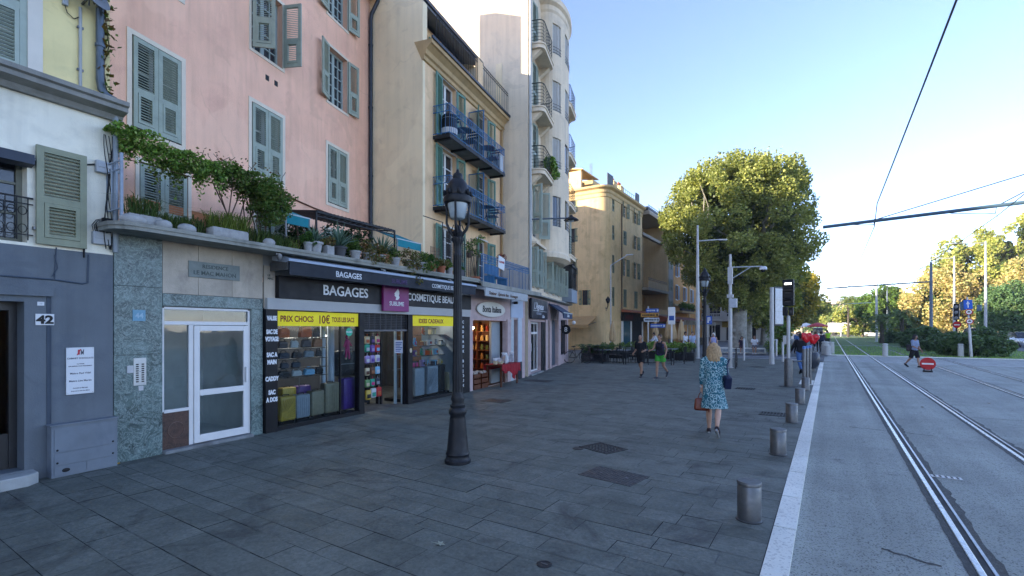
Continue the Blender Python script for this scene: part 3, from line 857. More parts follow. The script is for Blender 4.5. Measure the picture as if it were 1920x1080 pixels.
# drain pipes
def drainpipe(name, lab, th, pts, r, clips, mat=ZINC):
    MB().tube(pts, r, 10).build('pipe', mat, th, smooth=True)
    mb = MB()
    for (p, q) in clips: mb.lathe([(r+.012, -.02), (r+.012, .02)], p, 12)
    mb.build('bracket', mat, th)
n = gthing('drainpipe', 'blue grey drainpipe ending in an elbow on the cornice', 'drainpipe', -.18, .1, 5.3)
drainpipe('', '', n, [(0, -.07, 7.1), (0, -.07, .30), (.01, -.09, .16), (.06, -.13, .08), (.16, -.14, .05)], .05, [((0, -.07, z), 0) for z in (.8, 2.3, 4.4)])
n = gthing('drainpipe', 'slim weathered drainpipe under the cornice corner of the cream wall', 'drainpipe', -.03, -.06, 3.1)
drainpipe('', '', n, [(.0, 0, 2.05), (0, 0, .2), (0, 0, .02)], .035, [((0, 0, z), 0) for z in (.3, 1.2)], M('pale_pipe', '#8b949b', .5, .15))
n = gthing('cables', 'loose bundle of black cables looping over the cream wall corner', 'cables', -.02, -.04, 3.3)
mb = MB(); rr = random.Random(9)
for k in range(5):
    x = -.05-.02*k
    mb.tube([(x+.03*math.sin(z*5+k), -.01*k, z) for z in [i*.15 for i in range(-1, 11)]], .006, 4)
for k in range(4):
    mb.tube([(-.1+.12*math.cos(a)*(1+.2*k), -.02, .15+.1*math.sin(a)*(1+.15*k)) for a in [i*.6 for i in range(9)]], .006, 4)
mb.tube([(-.36, .03, -.3), (-.36, .03, .95), (-.33, .03, 1.02), (-.05, .03, 1.12)], .012, 5)
mb.build('bundle', IRON, n)
MB().box(-.16, -.03, .22, -.05, .03, .3).build('splice_box', IRON, n)
n = gthing('wall_cable', 'painted cable crossing the blue grey wall above the number plate', 'cable', -.7, -.006, 2.6)
MB().tube([(-1.4, 0, .08), (.0, 0, .06), (.3, 0, .03), (.36, 0, .05), (.37, 0, .45)], .012, 5).tube([(.0, 0, .06), (.02, 0, .5)], .008, 5).tube([(0, -.004, .4), (.03, -.01, .22), (-.03, -.01, .1)], .006, 4).build('strand', M('painted_cable', '#414c59', .6), n)
# dry creeper between the two houses
n = gthing('creeper', 'half dry creeper climbing beside the blue grey drainpipe', 'creeper', -.07, .06, 5.35)
mb = MB(); rr = random.Random(4); st = []
x, y_, z = 0, -.03, 0
while z < 2.1:
    st.append((x, y_, z)); x += rr.uniform(-.03, .03); x = max(-.06, min(.06, x)); z += .09
mb.tube(st, .008, 5); mb.build('stem', M('brown_stem', (.09, .06, .04), .8), n)
P = [(p[0]+rr.gauss(0, .05), p[1]-.03+rr.gauss(0, .03), p[2]+rr.gauss(0, .05)) for p in st*9 if rr.random() < .75]
leaf_cloud('leaves', P, .075, leaf_mat('creeper_leaf', ['#5d4a26', '#7a5a2c', '#4b6224', '#5f7a2e']), n, 3)
# ================================================================== GROUND FLOOR BLOCK WITH THE TERRACE
MARB = marble_mat('green_marble', (.13, .195, .185), (.022, .045, .045), (.34, .42, .40), 2.4, .35)
STONE = M('mottled_stone', '#b3a898', .8, .2, 2.2, .15, 40, stain='#77706c', stain_amt=.7, streak=.25)
SLAB = M('canopy_concrete', '#8f8f86', .85, .18, 2.5, .25, 50, streak=.35, stain='#45463f', stain_amt=.55)
t = gthing('shop_block', 'single storey block with green marble entrance and a planted roof terrace', 'shop building', 0, 0, 0)
E1 = 9.42
mb = facade(MB(), -.03, E1, 0, 3.40, [(.62, 2.10, .0, 2.36, .18), (2.34, E1-.02, 0, 3.05, .16)], y=.02)
mb.quad((E1, 0, 0), (E1, 6, 0), (E1, 6, 3.4), (E1, 0, 3.4)); mb.quad((-.03, .02, 0), (-.03, 6, 0), (-.03, 6, 3.4), (-.03, .02, 3.4))
mb.build('wall', M('grey_render', (.30, .31, .31), .85, .1, 2, streak=.3), t)
mb = MB(); mb.box(-.028, -.012, 0, .615, .03, 1.60); mb.box(-.028, -.012, 1.605, .615, .03, 2.64); mb.box(-.028, -.012, 2.645, .615, .03, 3.4)
mb.box(2.105, -.012, 0, 2.335, .03, 2.36); mb.box(.62, -.012, 2.365, 2.335, .03, 2.56)
mb.build('marble_cladding', MARB, t, bevel=.003)
mb = MB()
for (a, b) in ((.62, 1.16), (1.166, 1.74), (1.746, 2.335)): mb.box(a, -.010, 2.565, b, .03, 3.4)
mb.build('stone_panel', STONE, t, bevel=.003)
o = MB().box(1.0, -.028, 2.86, 1.875, -.011, 3.13).build('name_stone', M('name_stone', '#7b837f', .7, .15, 6, .1), t, bevel=.004)
NST = M('name_letters', '#4d5652', .7)
lettering('RESIDENCE', .088, NST, o, 1.44, -.029, 3.025, 'CENTER', .001, ext=.002)
lettering('LE MAC MAHON', .098, NST, o, 1.44, -.029, 2.91, 'CENTER', .001, ext=.002)
# terrace slab with rounded corner
out = [(-.24, -.36), (-.2, -.47), (-.12, -.55), (0, -.59), (.15, -.6), (8.95, -.6), (9.3, -.45), (E1, 0), (E1, 5.2), (-.24, 2.2)]
mb = MB(); mb.prism([(x, y, 3.40) for x, y in out], (0, 0, .10))
mb.prism([(x*1.0+(.012 if x > 5 else -.012), y-(.015 if y < 0 else 0), 3.455) for x, y in out], (0, 0, .055))
mb.build('terrace_slab', SLAB, t, fix=True)
MB().box(.62, -.10, 0, 2.10, .2, .055).build('sill', M('worn_sill', (.22, .23, .23), .8, .2, 6, .2, stain=(.05, .05, .05), stain_amt=.6), t, bevel=.008)
o = MB().box(.625, .02, .055, 1.03, .1, .64).build('brown_panel', marble_mat('rust_marble', (.075, .032, .02), (.02, .012, .01), (.14, .07, .05), 5, .5), t)
mb = MB(); mb.tube([(.83+.12*math.cos(k*PI/12), .015, .35+.13*math.sin(k*PI/12)) for k in range(25)], .006, 5); mb.build('worn_ring', M('worn_ring', (.14, .09, .07), .7, .3, 20), o)
# white entrance frame and door
DW = M('white_door_paint', (.68, .67, .65), .4, .05)
fr = MB()
for (a, b, c, d) in ((.62, .655, .66, 2.33), (1.03, 1.10, .06, 2.08), (2.06, 2.10, .06, 2.33), (.655, 2.06, 2.06, 2.12), (.655, 2.06, 2.31, 2.35), (.655, 1.03, .64, .69)):
    fr.box(a, .02, c, b, .09, d)
f_ = fr.build('entrance_frame', DW, t, bevel=.004)
for (a, b, c, d) in ((.655, 2.06, 2.12, 2.31), (.655, 1.03, .69, 2.06)):
    MB().quad((a, .055, c), (b, .055, c), (b, .055, d), (a, .055, d)).build('pane', GLASS2, f_)
db = MB(); D0, D1 = 1.105, 2.055
for (a, b, c, d) in ((D0, D0+.09, .07, 2.05), (D1-.09, D1, .07, 2.05), (D0+.09, D1-.09, .07, .20), (D0+.09, D1-.09, .86, .96), (D0+.09, D1-.09, 1.96, 2.05)):
    db.box(a, .0, c, b, .06, d)
dd = db.build('door', DW, t, bevel=.004)
for (c, d) in ((.20, .86), (.96, 1.96)):
    MB().quad((D0+.09, .03, c), (D1-.09, .03, c), (D1-.09, .03, d), (D0+.09, .03, d)).build('pane', GLASS2, dd)
MB().box(D1-.07, -.045, 1.02, D1-.03, -.02, 1.30).box(D1-.06, -.02, 1.05, D1-.04, .0, 1.08).box(D1-.06, -.02, 1.24, D1-.04, .0, 1.27).build('handle', DW, dd, bevel=.004)
mb = MB(); mb.quad((.62, 1.9, 0), (2.3, 1.9, 0), (2.3, 1.9, 2.4), (.62, 1.9, 2.4)); mb.quad((.62, .2, 0), (.62, 1.9, 0), (.62, 1.9, 2.4), (.62, .2, 2.4)); mb.quad((2.3, .2, 0), (2.3, 1.9, 0), (2.3, 1.9, 2.4), (2.3, .2, 2.4)); mb.quad((.62, .2, .04), (2.3, .2, .04), (2.3, 1.9, .04), (.62, 1.9, .04)); mb.quad((.62, .2, 2.4), (2.3, .2, 2.4), (2.3, 1.9, 2.4), (.62, 1.9, 2.4))
mb.build('hall', M('hall_paint', (.74, .76, .75), .6, .1), t)
n = gthing('intercom', 'steel intercom panel with two columns of call buttons on the green marble', 'intercom', .30, -.013, 1.34)
MB().box(-.085, -.012, -.21, .085, .001, .21).build('panel', M('intercom_steel', (.5, .51, .5), .4, .08, 12, metal=.4), n, bevel=.004)
mb = MB()
for i in range(9):
    for x in (-.055, .02): mb.box(x, -.016, -.16+.033*i, x+.035, -.0125, -.142+.033*i)
mb.lathe([(.016, 0), (.016, .004)], (.0, 0, 0), 10); mb.build('buttons', BLACK, n)
MB().box(-.02, -.014, -.29, .045, .001, -.22).box(-.17, -.02, -.01, -.09, .001, .1).build('badge_reader', M('reader_white', (.5, .5, .5), .5), n)
n = gthing('house_number_plate', 'faded pale blue number plate on the green marble', 'number plate', .29, -.013, 2.2)
MB().box(-.085, -.008, -.085, .085, .001, .085).build('plate', M('faded_blue_plate', '#6f9aae', .6, .1, 10), n)
lettering('44', .11, M('faded_white', '#9fbccb', .6), n, 0, -.009, -.04, 'CENTER', .003)

# ---------------------------------------------------------------- luggage shop
BK = M('shop_black', (.006, .006, .008), .5, .2, 3, spec=.25)
SGREY = M('shop_grey_band', '#a4a4a2', .5, .06)
shop = gthing('luggage_shop', 'luggage shopfront with black fascia, recessed door and two display windows', 'shopfront', 0, 0, 0)
MB().box(2.59, -.13, 2.59, 9.30, .0, 3.03).build('fascia', BK, shop, bevel=.006)
FW = M('sign_white', (.72, .73, .75), .5, .03)
lettering('BAGAGES', .30, FW, shop, 3.62, -.133, 2.72, 'LEFT', .004, ext=.004)
lettering('COSMETIQUE BEAUTE', .27, FW, shop, 6.30, -.133, 2.74, 'LEFT', .003, ext=.004, sx=.86)
MB().box(2.37, -.10, 2.37, 9.30, .0, 2.585).build('grey_band', SGREY, shop)
MB().box(2.35, -.03, 2.39, 2.58, .0, 3.2).build('side_pier', STONE, shop)
lettering('LE\nMAC', .06, NST, shop, 2.42, -.031, 3.0, 'LEFT', .001)
for a, b, c, d in ((2.35, 2.60, -.08, .02), (4.72, 4.88, -.06, .10), (6.42, 6.60, -.06, .10), (8.55, 9.30, -.08, .02)): MB().box(a, c, 0, b, d, 2.365).build('pier', BK, shop, bevel=.004)
for a, b in ((2.60, 4.72), (6.60, 8.55)):
    MB().box(a, -.05, 0, b, .06, .085).build('window_base', BK, shop); MB().box(a, -.02, 2.345, b, .06, 2.365).build('window_head', BK, shop)
MB().box(4.2, -.01, .085, 4.225, .03, 2.05).build('mullion', BK, shop)
for (tx, z) in (('VALISE', 2.16), ('SAC DE', 1.90), ('VOYAGE', 1.76), ('SAC A', 1.46), ('MAIN', 1.32), ('CADDY', 1.00), ('SAC', .74), ('A DOS', .60)):
    lettering(tx, .115, FW, shop, 2.475, -.083, z, 'CENTER', .006, sx=.6 if len(tx) > 5 else .68)
for i, tx in enumerate('CADEAUX BIJOUX'):
    if tx != ' ': lettering(tx, .12, FW, shop, 8.92, -.083, 2.16-.15*i, 'CENTER', .003)
WGL = GLASS
for (a, b) in ((2.60, 4.72), (6.60, 8.55)):
    MB().quad((a, .01, .085), (b, .01, .085), (b, .01, 2.345), (a, .01, 2.345)).build('display_pane', WGL, shop)
# interior
mb = MB()
mb.quad((2.5, 3.4, .0), (9.3, 3.4, 0), (9.3, 3.4, 2.9), (2.5, 3.4, 2.9)); mb.quad((2.5, .1, 0), (2.5, 3.4, 0), (2.5, 3.4, 2.9), (2.5, .1, 2.9)); mb.quad((9.3, .1, 0), (9.3, 3.4, 0), (9.3, 3.4, 2.9), (9.3, .1, 2.9))
mb.quad((2.5, .16, 2.55), (9.3, .16, 2.55), (9.3, 3.4, 2.55), (2.5, 3.4, 2.55))
mb.build('interior_wall', M('shop_interior', (.05, .052, .06), .8, .2), shop)
MB().quad((2.5, .05, .01), (9.3, .05, .01), (9.3, 3.4, .01), (2.5, 3.4, .01)).build('shop_floor', M('shop_floor', (.08, .085, .09), .5, .2), shop)
mb = MB(); mb.box(2.60, .06, .0, 4.72, .95, .09); mb.box(6.60, .06, 0, 8.55, .95, .09); mb.build('display_plinth', BK, shop)
WPAN = M('pale_blue_panel', '#aeb9c6', .5, .06)
mb = MB(); mb.lathe([(.08, 0), (.08, 2.2)], (4.42, .55, .09), 14); mb.lathe([(.06, 0), (.06, 2.2)], (4.24, .6, .09), 12); mb.build('column', WPAN, shop, smooth=True)
MB().quad((8.54, .03, .085), (8.54, .95, .085), (8.54, .95, 2.35), (8.54, .03, 2.35)).quad((8.2, .95, .9), (8.54, .95, .9), (8.54, .95, 2.35), (8.2, .95, 2.35)).build('side_panel', WPAN, shop)
mb = MB()
for z in (.98, 1.16, 1.36, 1.58, 1.80): mb.box(2.62, .3, z-.012, 4.12, .62, z)
mb.build('glass_shelf', M('shelf_dark', (.03, .032, .036), .3), shop)
mb = MB()
for u in (2.9, 3.5, 4.1): mb.tube([(u, .46, .09), (u, .46, 2.3)], .008, 6)
mb.build('shelf_rod', STEEL, shop)
mb = MB()
for z in (.90, 1.22, 1.50, 1.82): mb.box(6.62, .3, z-.012, 8.53, .62, z)
mb.build('gift_shelf', M('shelf_dark', 0), shop)
# recessed entrance
mb = MB()
mb.quad((4.88, .05, 0), (5.05, .95, 0), (5.05, .95, 1.95), (4.88, .05, 1.95))
mb.quad((6.42, .06, 0), (6.00, .95, 0), (6.00, .95, 1.95), (6.42, .06, 1.95))
mb.build('recess_pane', GLASS, shop)
mb = MB()
for (x, y) in ((4.90, .06), (5.06, .95), (6.0, .95), (6.4, .07)): mb.box(x-.03, y-.03, .0, x+.03, y+.03, 1.95)
mb.box(5.09, .90, 1.88, 5.97, .98, 1.95)
mb.build('recess_post', BK, shop)
MB().box(6.33, .30, .01, 6.38, .36, 1.95).build('white_post', WPAN, shop); MB().box(6.42, .14, .01, 6.46, .20, 1.95).build('white_post', WPAN, shop); MB().box(6.10, .60, .01, 6.16, .78, 1.95).build('dark_jamb', BK, shop)
mb = MB(); mb.box(5.50, .92, .05, 5.56, .98, 1.88); mb.box(5.90, .92, .05, 5.96, .98, 1.88); mb.box(5.56, .92, .05, 5.90, .98, .2); mb.box(5.56, .92, 1.78, 5.90, .98, 1.88)
dd = mb.build('door', BK, shop); MB().quad((5.56, .95, .2), (5.90, .95, .2), (5.90, .95, 1.78), (5.56, .95, 1.78)).build('pane', GLASS, dd)
MB().box(5.52, .86, .85, 5.54, .92, 1.1).build('handle', STEEL, dd)
mb = MB()
for i in range(10): mb.box(4.88, -.005, 1.97+.042*i, 6.42, .005, 1.975+.042*i)
for i in range(9): mb.box(4.88+.19*i, -.008, 1.96, 4.888+.19*i, .008, 2.37)
mb.box(4.88, -.03, 1.93, 6.42, .04, 1.97)
mb.build('roller_grille', M('grille_metal', (.10, .10, .11), .5, .2, metal=.5), shop)
MB().box(4.88, .05, 1.96, 6.42, .08, 2.37).build('grille_back', BK, shop)
BULB = emit_mat('shop_bulb', (1, .93, .8), 7)
mb = MB()
for k in range(6): mb.ball((4.05+.11*k, .8, 1.83), .014, 8, 5)
mb.build('bulb', BULB, shop)

for (u, y) in ((3.9, 1.3), (7.9, 1.4), (5.5, 1.9)):   # added fill lights that brighten the dim shop windows
    pl = bpy.data.lights.new('shop_fill_light', 'POINT'); o = bpy.data.objects.new('shop_fill_light', pl); COL.objects.link(o); o.location = GF.loc(u, y, 2.35); pl.energy = 16; pl.color = (1, .9, .78); pl.shadow_soft_size = .1
YB = M('yellow_banner', '#ffe200', .55, .04); RT = M('banner_red', '#7d1508', .6)
n = gthing('yellow_banner', 'wide yellow banner with dark red text PRIX CHOCS 10 euro above the luggage', 'banner', 2.62, -.016, 2.05)
MB().box(0, -.012, 0, 2.09, .0, .295).build('board', YB, n)
lettering('PRIX CHOCS', .165, RT, n, .07, -.013, .09, 'LEFT', .0045, ext=.001, sx=.82)
lettering('10\u20ac', .24, RT, n, .965, -.013, .06, 'LEFT', .005, ext=.001, sx=.8)
lettering('TOUS LES SACS', .145, RT, n, 1.33, -.013, .095, 'LEFT', .004, ext=.001, sx=.64)
n = gthing('yellow_banner', 'shorter yellow banner with dark red text IDEES CADEAUX above the gifts', 'banner', 6.62, -.016, 2.07)
MB().box(0, -.012, 0, 1.92, .0, .285).build('board', YB, n)
lettering('IDEES CADEAUX', .165, RT, n, .26, -.013, .08, 'LEFT', .0045, ext=.001, sx=.9)
PURP = M('sign_purple', '#7d1d64', .45, .15, 1.5)
n = gthing('logo_sign', 'square purple sign with a white head emblem over the shop door', 'sign', 5.82, -.133, 2.43)
MB().box(-.46, -.07, 0, .46, .0, .68).build('board', PURP, n, bevel=.006)
lettering('SUBLIME', .15, FW, n, 0, -.074, .14, 'CENTER', .001, sx=.95)
prof = [(-.02, .50), (.03, .54), (.06, .58), (.10, .52), (.11, .46), (.09, .41), (.12, .36), (.09, .33), (.06, .30), (-.02, .29), (-.01, .33), (.0, .36), (-.05, .39), (-.06, .41), (-.045, .43), (-.07, .45), (-.04, .48)]
MB().prism([(x-.02, -.071, z-.01) for x, z in prof], (0, -.004, 0)).build('emblem', FW, n, fix=True)
# folded awning
n = gthing('awning', 'folded black awning with white text over the luggage shop', 'awning', 0, 0, 0)
AWG = M('awning_canvas', '#2b2f36', .8, .1, 3)
MB().prism([(2.45, -.62, 3.26), (2.45, -.60, 3.31), (2.45, -.34, 3.38), (2.45, -.12, 3.38), (2.45, -.12, 3.30), (2.45, -.5, 3.24)], (6.42, 0, 0)).build('casing', M('awning_rail', '#9aa5b2', .45, .06), n, fix=True)
MB().prism([(2.48, -.60, 3.25), (2.48, -.585, 3.26), (2.48, -.575, 3.02), (2.48, -.59, 3.01)], (6.36, 0, 0)).build('valance', AWG, n, fix=True)
VL = M('valance_letter', (.6, .62, .64), .6)
lettering('BAGAGES', .165, VL, n, 3.55, -.602, 3.07, 'LEFT', .003, ext=.002)
lettering('COSMETIQUE BEAUTE', .15, VL, n, 6.72, -.602, 3.075, 'LEFT', .001, ext=.002, sx=.86)
lettering('SUBLIME', .15, M('valance_purple', '#4d3a63', .7), n, 5.2, -.602, 3.075, 'LEFT', .001, ext=.002)
for u in (2.46, 8.84): MB().box(u, -.55, 3.10, u+.025, -.05, 3.26).build('end_cap', STEEL, n)
for k, u in enumerate((2.3, 5.0, 7.6)):
    m_ = gthing('spot_lamp', ('small grey spotlight under the slab at the stone panel end of the awning', 'small grey spotlight under the slab above the purple sign', 'small grey spotlight under the slab near the lamp post')[k], 'spotlight', u, -.5, 3.39, 'spotlights under the terrace slab')
    MB().box(-.05, -.02, -.06, .05, .02, 0).build('bracket', STEEL, m_); MB().lathe([(.03, -.06), (.05, 0), (.045, .05)], (0, -.05, -.08), 12).build('head', STEEL, m_, smooth=True)

# ---- goods
CC = dict(navy='#1b2738', black='#0d0e11', tan='#8a5a3a', orange='#a5512c', grey='#7b848c', sky='#6fa8cc', pale='#aab2b6', purple='#4a2a86', violet='#5a3c7c', yellow='#b2983a', pink='#b02a6a', red='#a32022', teal='#1c8a74', green='#5f8a57', lilac='#8d7fb4', cream='#b7ab8c', silver='#8894a2', olive='#85806c', brown='#4a2a1c', white='#b9bcc0')
def cm(k, rough=.55): return M('goods_'+k, CC[k], rough, .12, 12, .06, 60)
def US(u, y): return u+y*(u+3.5)/8.6   # where a thing standing y behind the glass has to be to show behind u
def handbag(u, y, z, w_, h, k, lab, hang=False):
    u = US(u, y)
    n = gthing('handbag', lab, 'handbag', u, y, z, 'handbags on the window shelves')
    mb = MB(); vs, fs = rbox(w_, w_*.42, h, min(.03, h*.2), 2)
    mb.add([(v[0]*(1-.18*v[2]/h), v[1]*(1-.45*v[2]/h), v[2]) for v in vs], fs); mb.build('body', cm(k), n, smooth=True)
    fl = MB(); fl.add([(v[0]*.9*(1-.18*v[2]/h), -w_*.2+v[1]*.2, h*.38+v[2]*.55) for v in rbox(w_, w_*.42, h, min(.03, h*.2), 2)[0]], fs); fl.build('flap', cm(k, .4), n, smooth=True)
    mb = MB(); mb.tube([(w_*.28*math.cos(a), 0, h*.92+(h*.45)*math.sin(a)) for a in [i*PI/9 for i in range(10)]], .009, 6); mb.build('handle', cm('black' if k in ('navy', 'grey') else k), n, smooth=True)
bags = [(2.78, 1.81, .26, .2, 'orange', 'rust orange handbag at the top corner of the luggage window'), (3.28, 1.81, .3, .24, 'orange', 'larger rust orange handbag on the top shelf of the luggage window'), (3.56, 1.81, .18, .2, 'navy', 'dark handbag at the end of the top shelf by the columns'),
    (2.76, 1.59, .22, .15, 'navy', 'navy handbag on the second shelf beside the black pier'), (3.02, 1.59, .2, .15, 'pale', 'pale grey handbag on the second shelf, between two navy ones'), (3.3, 1.59, .24, .17, 'navy', 'navy handbag on the second shelf, next to the brown one'), (3.58, 1.59, .25, .19, 'tan', 'brown leather handbag on the second shelf next to the columns'),
    (2.78, 1.37, .26, .13, 'navy', 'low navy handbag on the third shelf beside the black pier'), (3.08, 1.37, .24, .13, 'black', 'low black handbag on the third shelf, beside a grey one'), (3.36, 1.37, .26, .15, 'grey', 'grey handbag on the third shelf above the sky blue one'), (3.62, 1.37, .16, .15, 'black', 'small black handbag on the third shelf by the columns'),
    (2.8, 1.17, .2, .12, 'navy', 'small navy handbag on the fourth shelf above the black flat one'), (3.06, 1.17, .22, .12, 'navy', 'small navy handbag on the fourth shelf above the pale one'),
    (2.78, .99, .27, .13, 'black', 'flat black handbag on the lowest shelf beside the pier'), (3.07, .99, .25, .12, 'pale', 'pale grey handbag on the lowest shelf beside the sky blue one'), (3.37, .99, .28, .13, 'sky', 'bright sky blue handbag on the lowest shelf'), (3.63, .99, .2, .14, 'black', 'black handbag on the lowest shelf by the columns')]
for u, z, w_, h, k, lab in bags: handbag(u, .42, z, w_, h, k, lab)
def suitcase(u, y, z, w_, h, k, lab, style='plain', group='suitcases in the shop windows', d=.2, rz=0):
    u = US(u, y)
    n = gthing('suitcase', lab, 'suitcase', u, y, z, group, rz)
    vs, fs = rbox(w_, d, h, .035, 3); mat = cm(k, .4)
    mb = MB(); mb.add([(a, b, c+.035) for a, b, c in vs], fs)
    if style == 'ribs':
        nn = int(w_/.045)
        for i in range(1, nn): mb.box(-w_/2+w_*i/nn-.007, -d/2-.006, .08, -w_/2+w_*i/nn+.007, -d/2+.01, h-.02)
    if style == 'sun':
        for i in range(15):
            a = -.15+i*PI*.56/14; L = .95*h
            p = Vector((-w_*.42, 0, .10)); q = p+Vector((math.cos(a), 0, math.sin(a)))*L
            q.x = min(q.x, w_*.43); q.z = min(q.z, h*.96); q.z = max(q.z, .07)
            mb.bar((p.x+.04*math.cos(a), -d/2-.003, p.z+.04*math.sin(a)), (q.x, -d/2-.003, q.z), .013, .013)
    if style == 'dots':
        for i in range(7):
            for j in range(11): mb.ball((-w_*.4+w_*.8*i/6, -d/2, .1+(h-.16)*j/10), (.012, .006, .012), 6, 4)
    mb.build('shell', mat, n, smooth=True)
    MB().box(-.003, -d/2+.005, .05, w_/2+.006, d/2-.005, .06).tube([(-w_*.2, 0, h+.03), (-w_*.2, 0, h+.06), (w_*.2, 0, h+.06), (w_*.2, 0, h+.03)], .01, 6).build('handle', cm('black'), n)
    mb = MB()
    for a in (-1, 1):
        for b in (-1, 1): mb.obox((a*w_*.4, b*d*.36, .018), (.025, .045, .036))
    mb.build('wheel', cm('black'), n)
    if style == 'sun':
        mb = MB()
        for i in range(14):
            a = -.10+i*PI*.56/14
            p = Vector((-w_*.42, 0, .10)); q = p+Vector((math.cos(a), 0, math.sin(a)))*h*.9
            q.x = min(q.x, w_*.42); q.z = min(q.z, h*.94)
            mb.bar((p.x+.06*math.cos(a), -d/2-.0005, p.z+.06*math.sin(a)), (q.x, -d/2-.0005, q.z), .006, .003)
        mb.build('groove', cm('black'), n)
    return n
suitcase(2.83, .24, .09, .36, .50, 'yellow', 'mustard yellow suitcase with sunburst ribs at the window corner', 'sun')
suitcase(2.86, .62, .09, .34, .62, 'yellow', 'mustard yellow suitcase half hidden behind the sunburst one', 'ribs')
suitcase(3.18, .26, .09, .34, .49, 'silver', 'silver grey ribbed cabin suitcase next to the yellow one', 'ribs')
suitcase(3.20, .66, .09, .36, .62, 'violet', 'dusky violet suitcase peeping over the small grey ones', 'plain')
suitcase(3.54, .26, .09, .34, .53, 'olive', 'grey green cabin suitcase with studs in the middle of the row', 'dots')
suitcase(3.92, .26, .09, .40, .66, 'olive', 'tall grey green ribbed suitcase beside the purple one', 'ribs')
suitcase(4.42, .28, .09, .40, .72, 'purple', 'bright purple suitcase at the door end of the window', 'ribs')
n = gthing('duffel_bag', 'big black duffel bag hanging above the purple suitcase', 'travel bag', 4.75, .5, .86)
mb = MB(); vs, fs = rbox(.52, .3, .62, .12, 4); mb.add(vs, fs); mb.build('body', cm('black'), n, smooth=True)
MB().box(-.22, -.155, .3, .22, -.148, .315).tube([(-.12, -.13, .5), (-.1, -.17, .68), (.1, -.17, .68), (.12, -.13, .5)], .012, 6).build('strap', cm('grey'), n)
suitcase(6.86, .28, .09, .42, .78, 'silver', 'tall silver suitcase with fine studs beside the shop door post', 'dots')
suitcase(7.42, .28, .09, .52, .80, 'silver', 'large silver suitcase with black sunburst grooves under the gifts', 'sun')
suitcase(7.86, .40, .09, .30, .80, 'black', 'black suitcase between the silver sunburst one and the striped one', 'ribs')
suitcase(8.30, .26, .09, .34, .56, 'cream', 'cream and black sunburst cabin suitcase at the corner by the lamp post', 'sun')
n = gthing('orange_purse', 'bright orange purse lying on the cream sunburst suitcase', 'purse', 8.66, .26, .71)
MB().add([(a, b, c) for a, b, c in rbox(.22, .1, .13, .04, 3)[0]], rbox(.22, .1, .13, .04, 3)[1]).build('body', M('goods_bright_orange', '#c1481e', .5), n, smooth=True)
MB().tube([(-.07, 0, .12), (0, 0, .19), (.07, 0, .12)], .008, 6).build('handle', cm('brown'), n)
# soft toys and gifts
def plush(cat, u, y, z, s, k1, k2, lab, group):
    u = US(u, y)
    n = gthing('soft_toy', lab, cat, u, y, z, group)
    mb = MB(); mb.ball((0, 0, .36*s), (.26*s, .2*s, .34*s), 10, 7); mb.ball((0, -.03*s, .82*s), (.24*s, .21*s, .22*s), 10, 7)
    for a in (-1, 1):
        mb.ball((a*.17*s, 0, 1.02*s), (.09*s, .05*s, .11*s), 8, 5); mb.ball((a*.3*s, -.06*s, .45*s), (.08*s, .08*s, .2*s), 8, 5); mb.ball((a*.16*s, -.16*s, .06*s), (.1*s, .16*s, .09*s), 8, 5)
    mb.build('body', cm(k1, .9), n, smooth=True)
    mb = MB(); mb.ball((0, -.15*s, .36*s), (.17*s, .08*s, .22*s), 9, 6); mb.ball((0, -.22*s, .78*s), (.11*s, .06*s, .08*s), 8, 5); mb.build('belly', cm(k2, .9), n, smooth=True)
def pouch(u, y, z, w_, h, k1, k2, lab, group):
    u = US(u, y)
    n = gthing('pouch', lab, 'pouch', u, y, z, group)
    mb = MB(); vs, fs = rbox(w_, w_*.35, h, w_*.16, 3); mb.add(vs, fs); mb.build('body', cm(k1), n, smooth=True)
    mb = MB(); vs, fs = rbox(w_*.66, .02, h*.42, .008, 2); mb.add([(a, b-w_*.18, c+h*.16) for a, b, c in vs], fs); mb.build('pocket', cm(k2), n, smooth=True)
    MB().tube([(0, 0, h), (0, 0, h+.06)], .006, 5).build('loop', cm(k2), n)
gt = 'pouches hanging in the shop entrance'
hang = [(5.00, 1.62, 'cream', 'orange'), (5.17, 1.62, 'navy', 'violet'), (5.34, 1.62, 'cream', 'pink'), (5.00, 1.42, 'teal', 'pale'), (5.17, 1.40, 'purple', 'lilac'), (5.34, 1.40, 'red', 'sky'), (5.00, 1.14, 'lilac', 'white'), (5.17, 1.14, 'lilac', 'purple'), (5.34, 1.14, 'white', 'lilac'),
        (5.00, .84, 'cream', 'brown'), (5.17, .84, 'brown', 'tan'), (5.34, .84, 'sky', 'white'), (5.00, .55, 'green', 'cream'), (5.17, .55, 'teal', 'pink'), (5.34, .55, 'navy', 'grey'), (5.03, .24, 'yellow', 'black'), (5.2, .26, 'pale', 'teal'), (5.38, .26, 'red', 'orange')]
rows_ = ['top', 'top', 'top', 'second', 'second', 'second', 'third', 'third', 'third', 'fourth', 'fourth', 'fourth', 'fifth', 'fifth', 'fifth', 'lowest', 'lowest', 'lowest']
pos_ = ['by the black post', 'in the middle', 'next to the shop door']
for i, (u, z, a, b) in enumerate(hang):
    pouch(u+.02, .30+.05*(i % 3), z, .15 if z > .3 else .18, .19 if z > .3 else .24, a, b, '%s pouch with %s pocket hanging %s of the %s row' % (a, b, pos_[i % 3], rows_[i]), gt)
n = gthing('toy_rack', 'thin wire rack holding the hanging pouches in the shop entrance', 'rack', 5.60, .38, .0)
mb = MB()
for x in (-.25, .27): mb.tube([(x, .06, 0.02), (x, .06, 1.92)], .01, 6)
for z in (.56, .86, 1.10, 1.40, 1.66, 1.88): mb.tube([(-.25, .06, z), (.27, .06, z)], .006, 5)
mb.build('wires', STEEL, n)
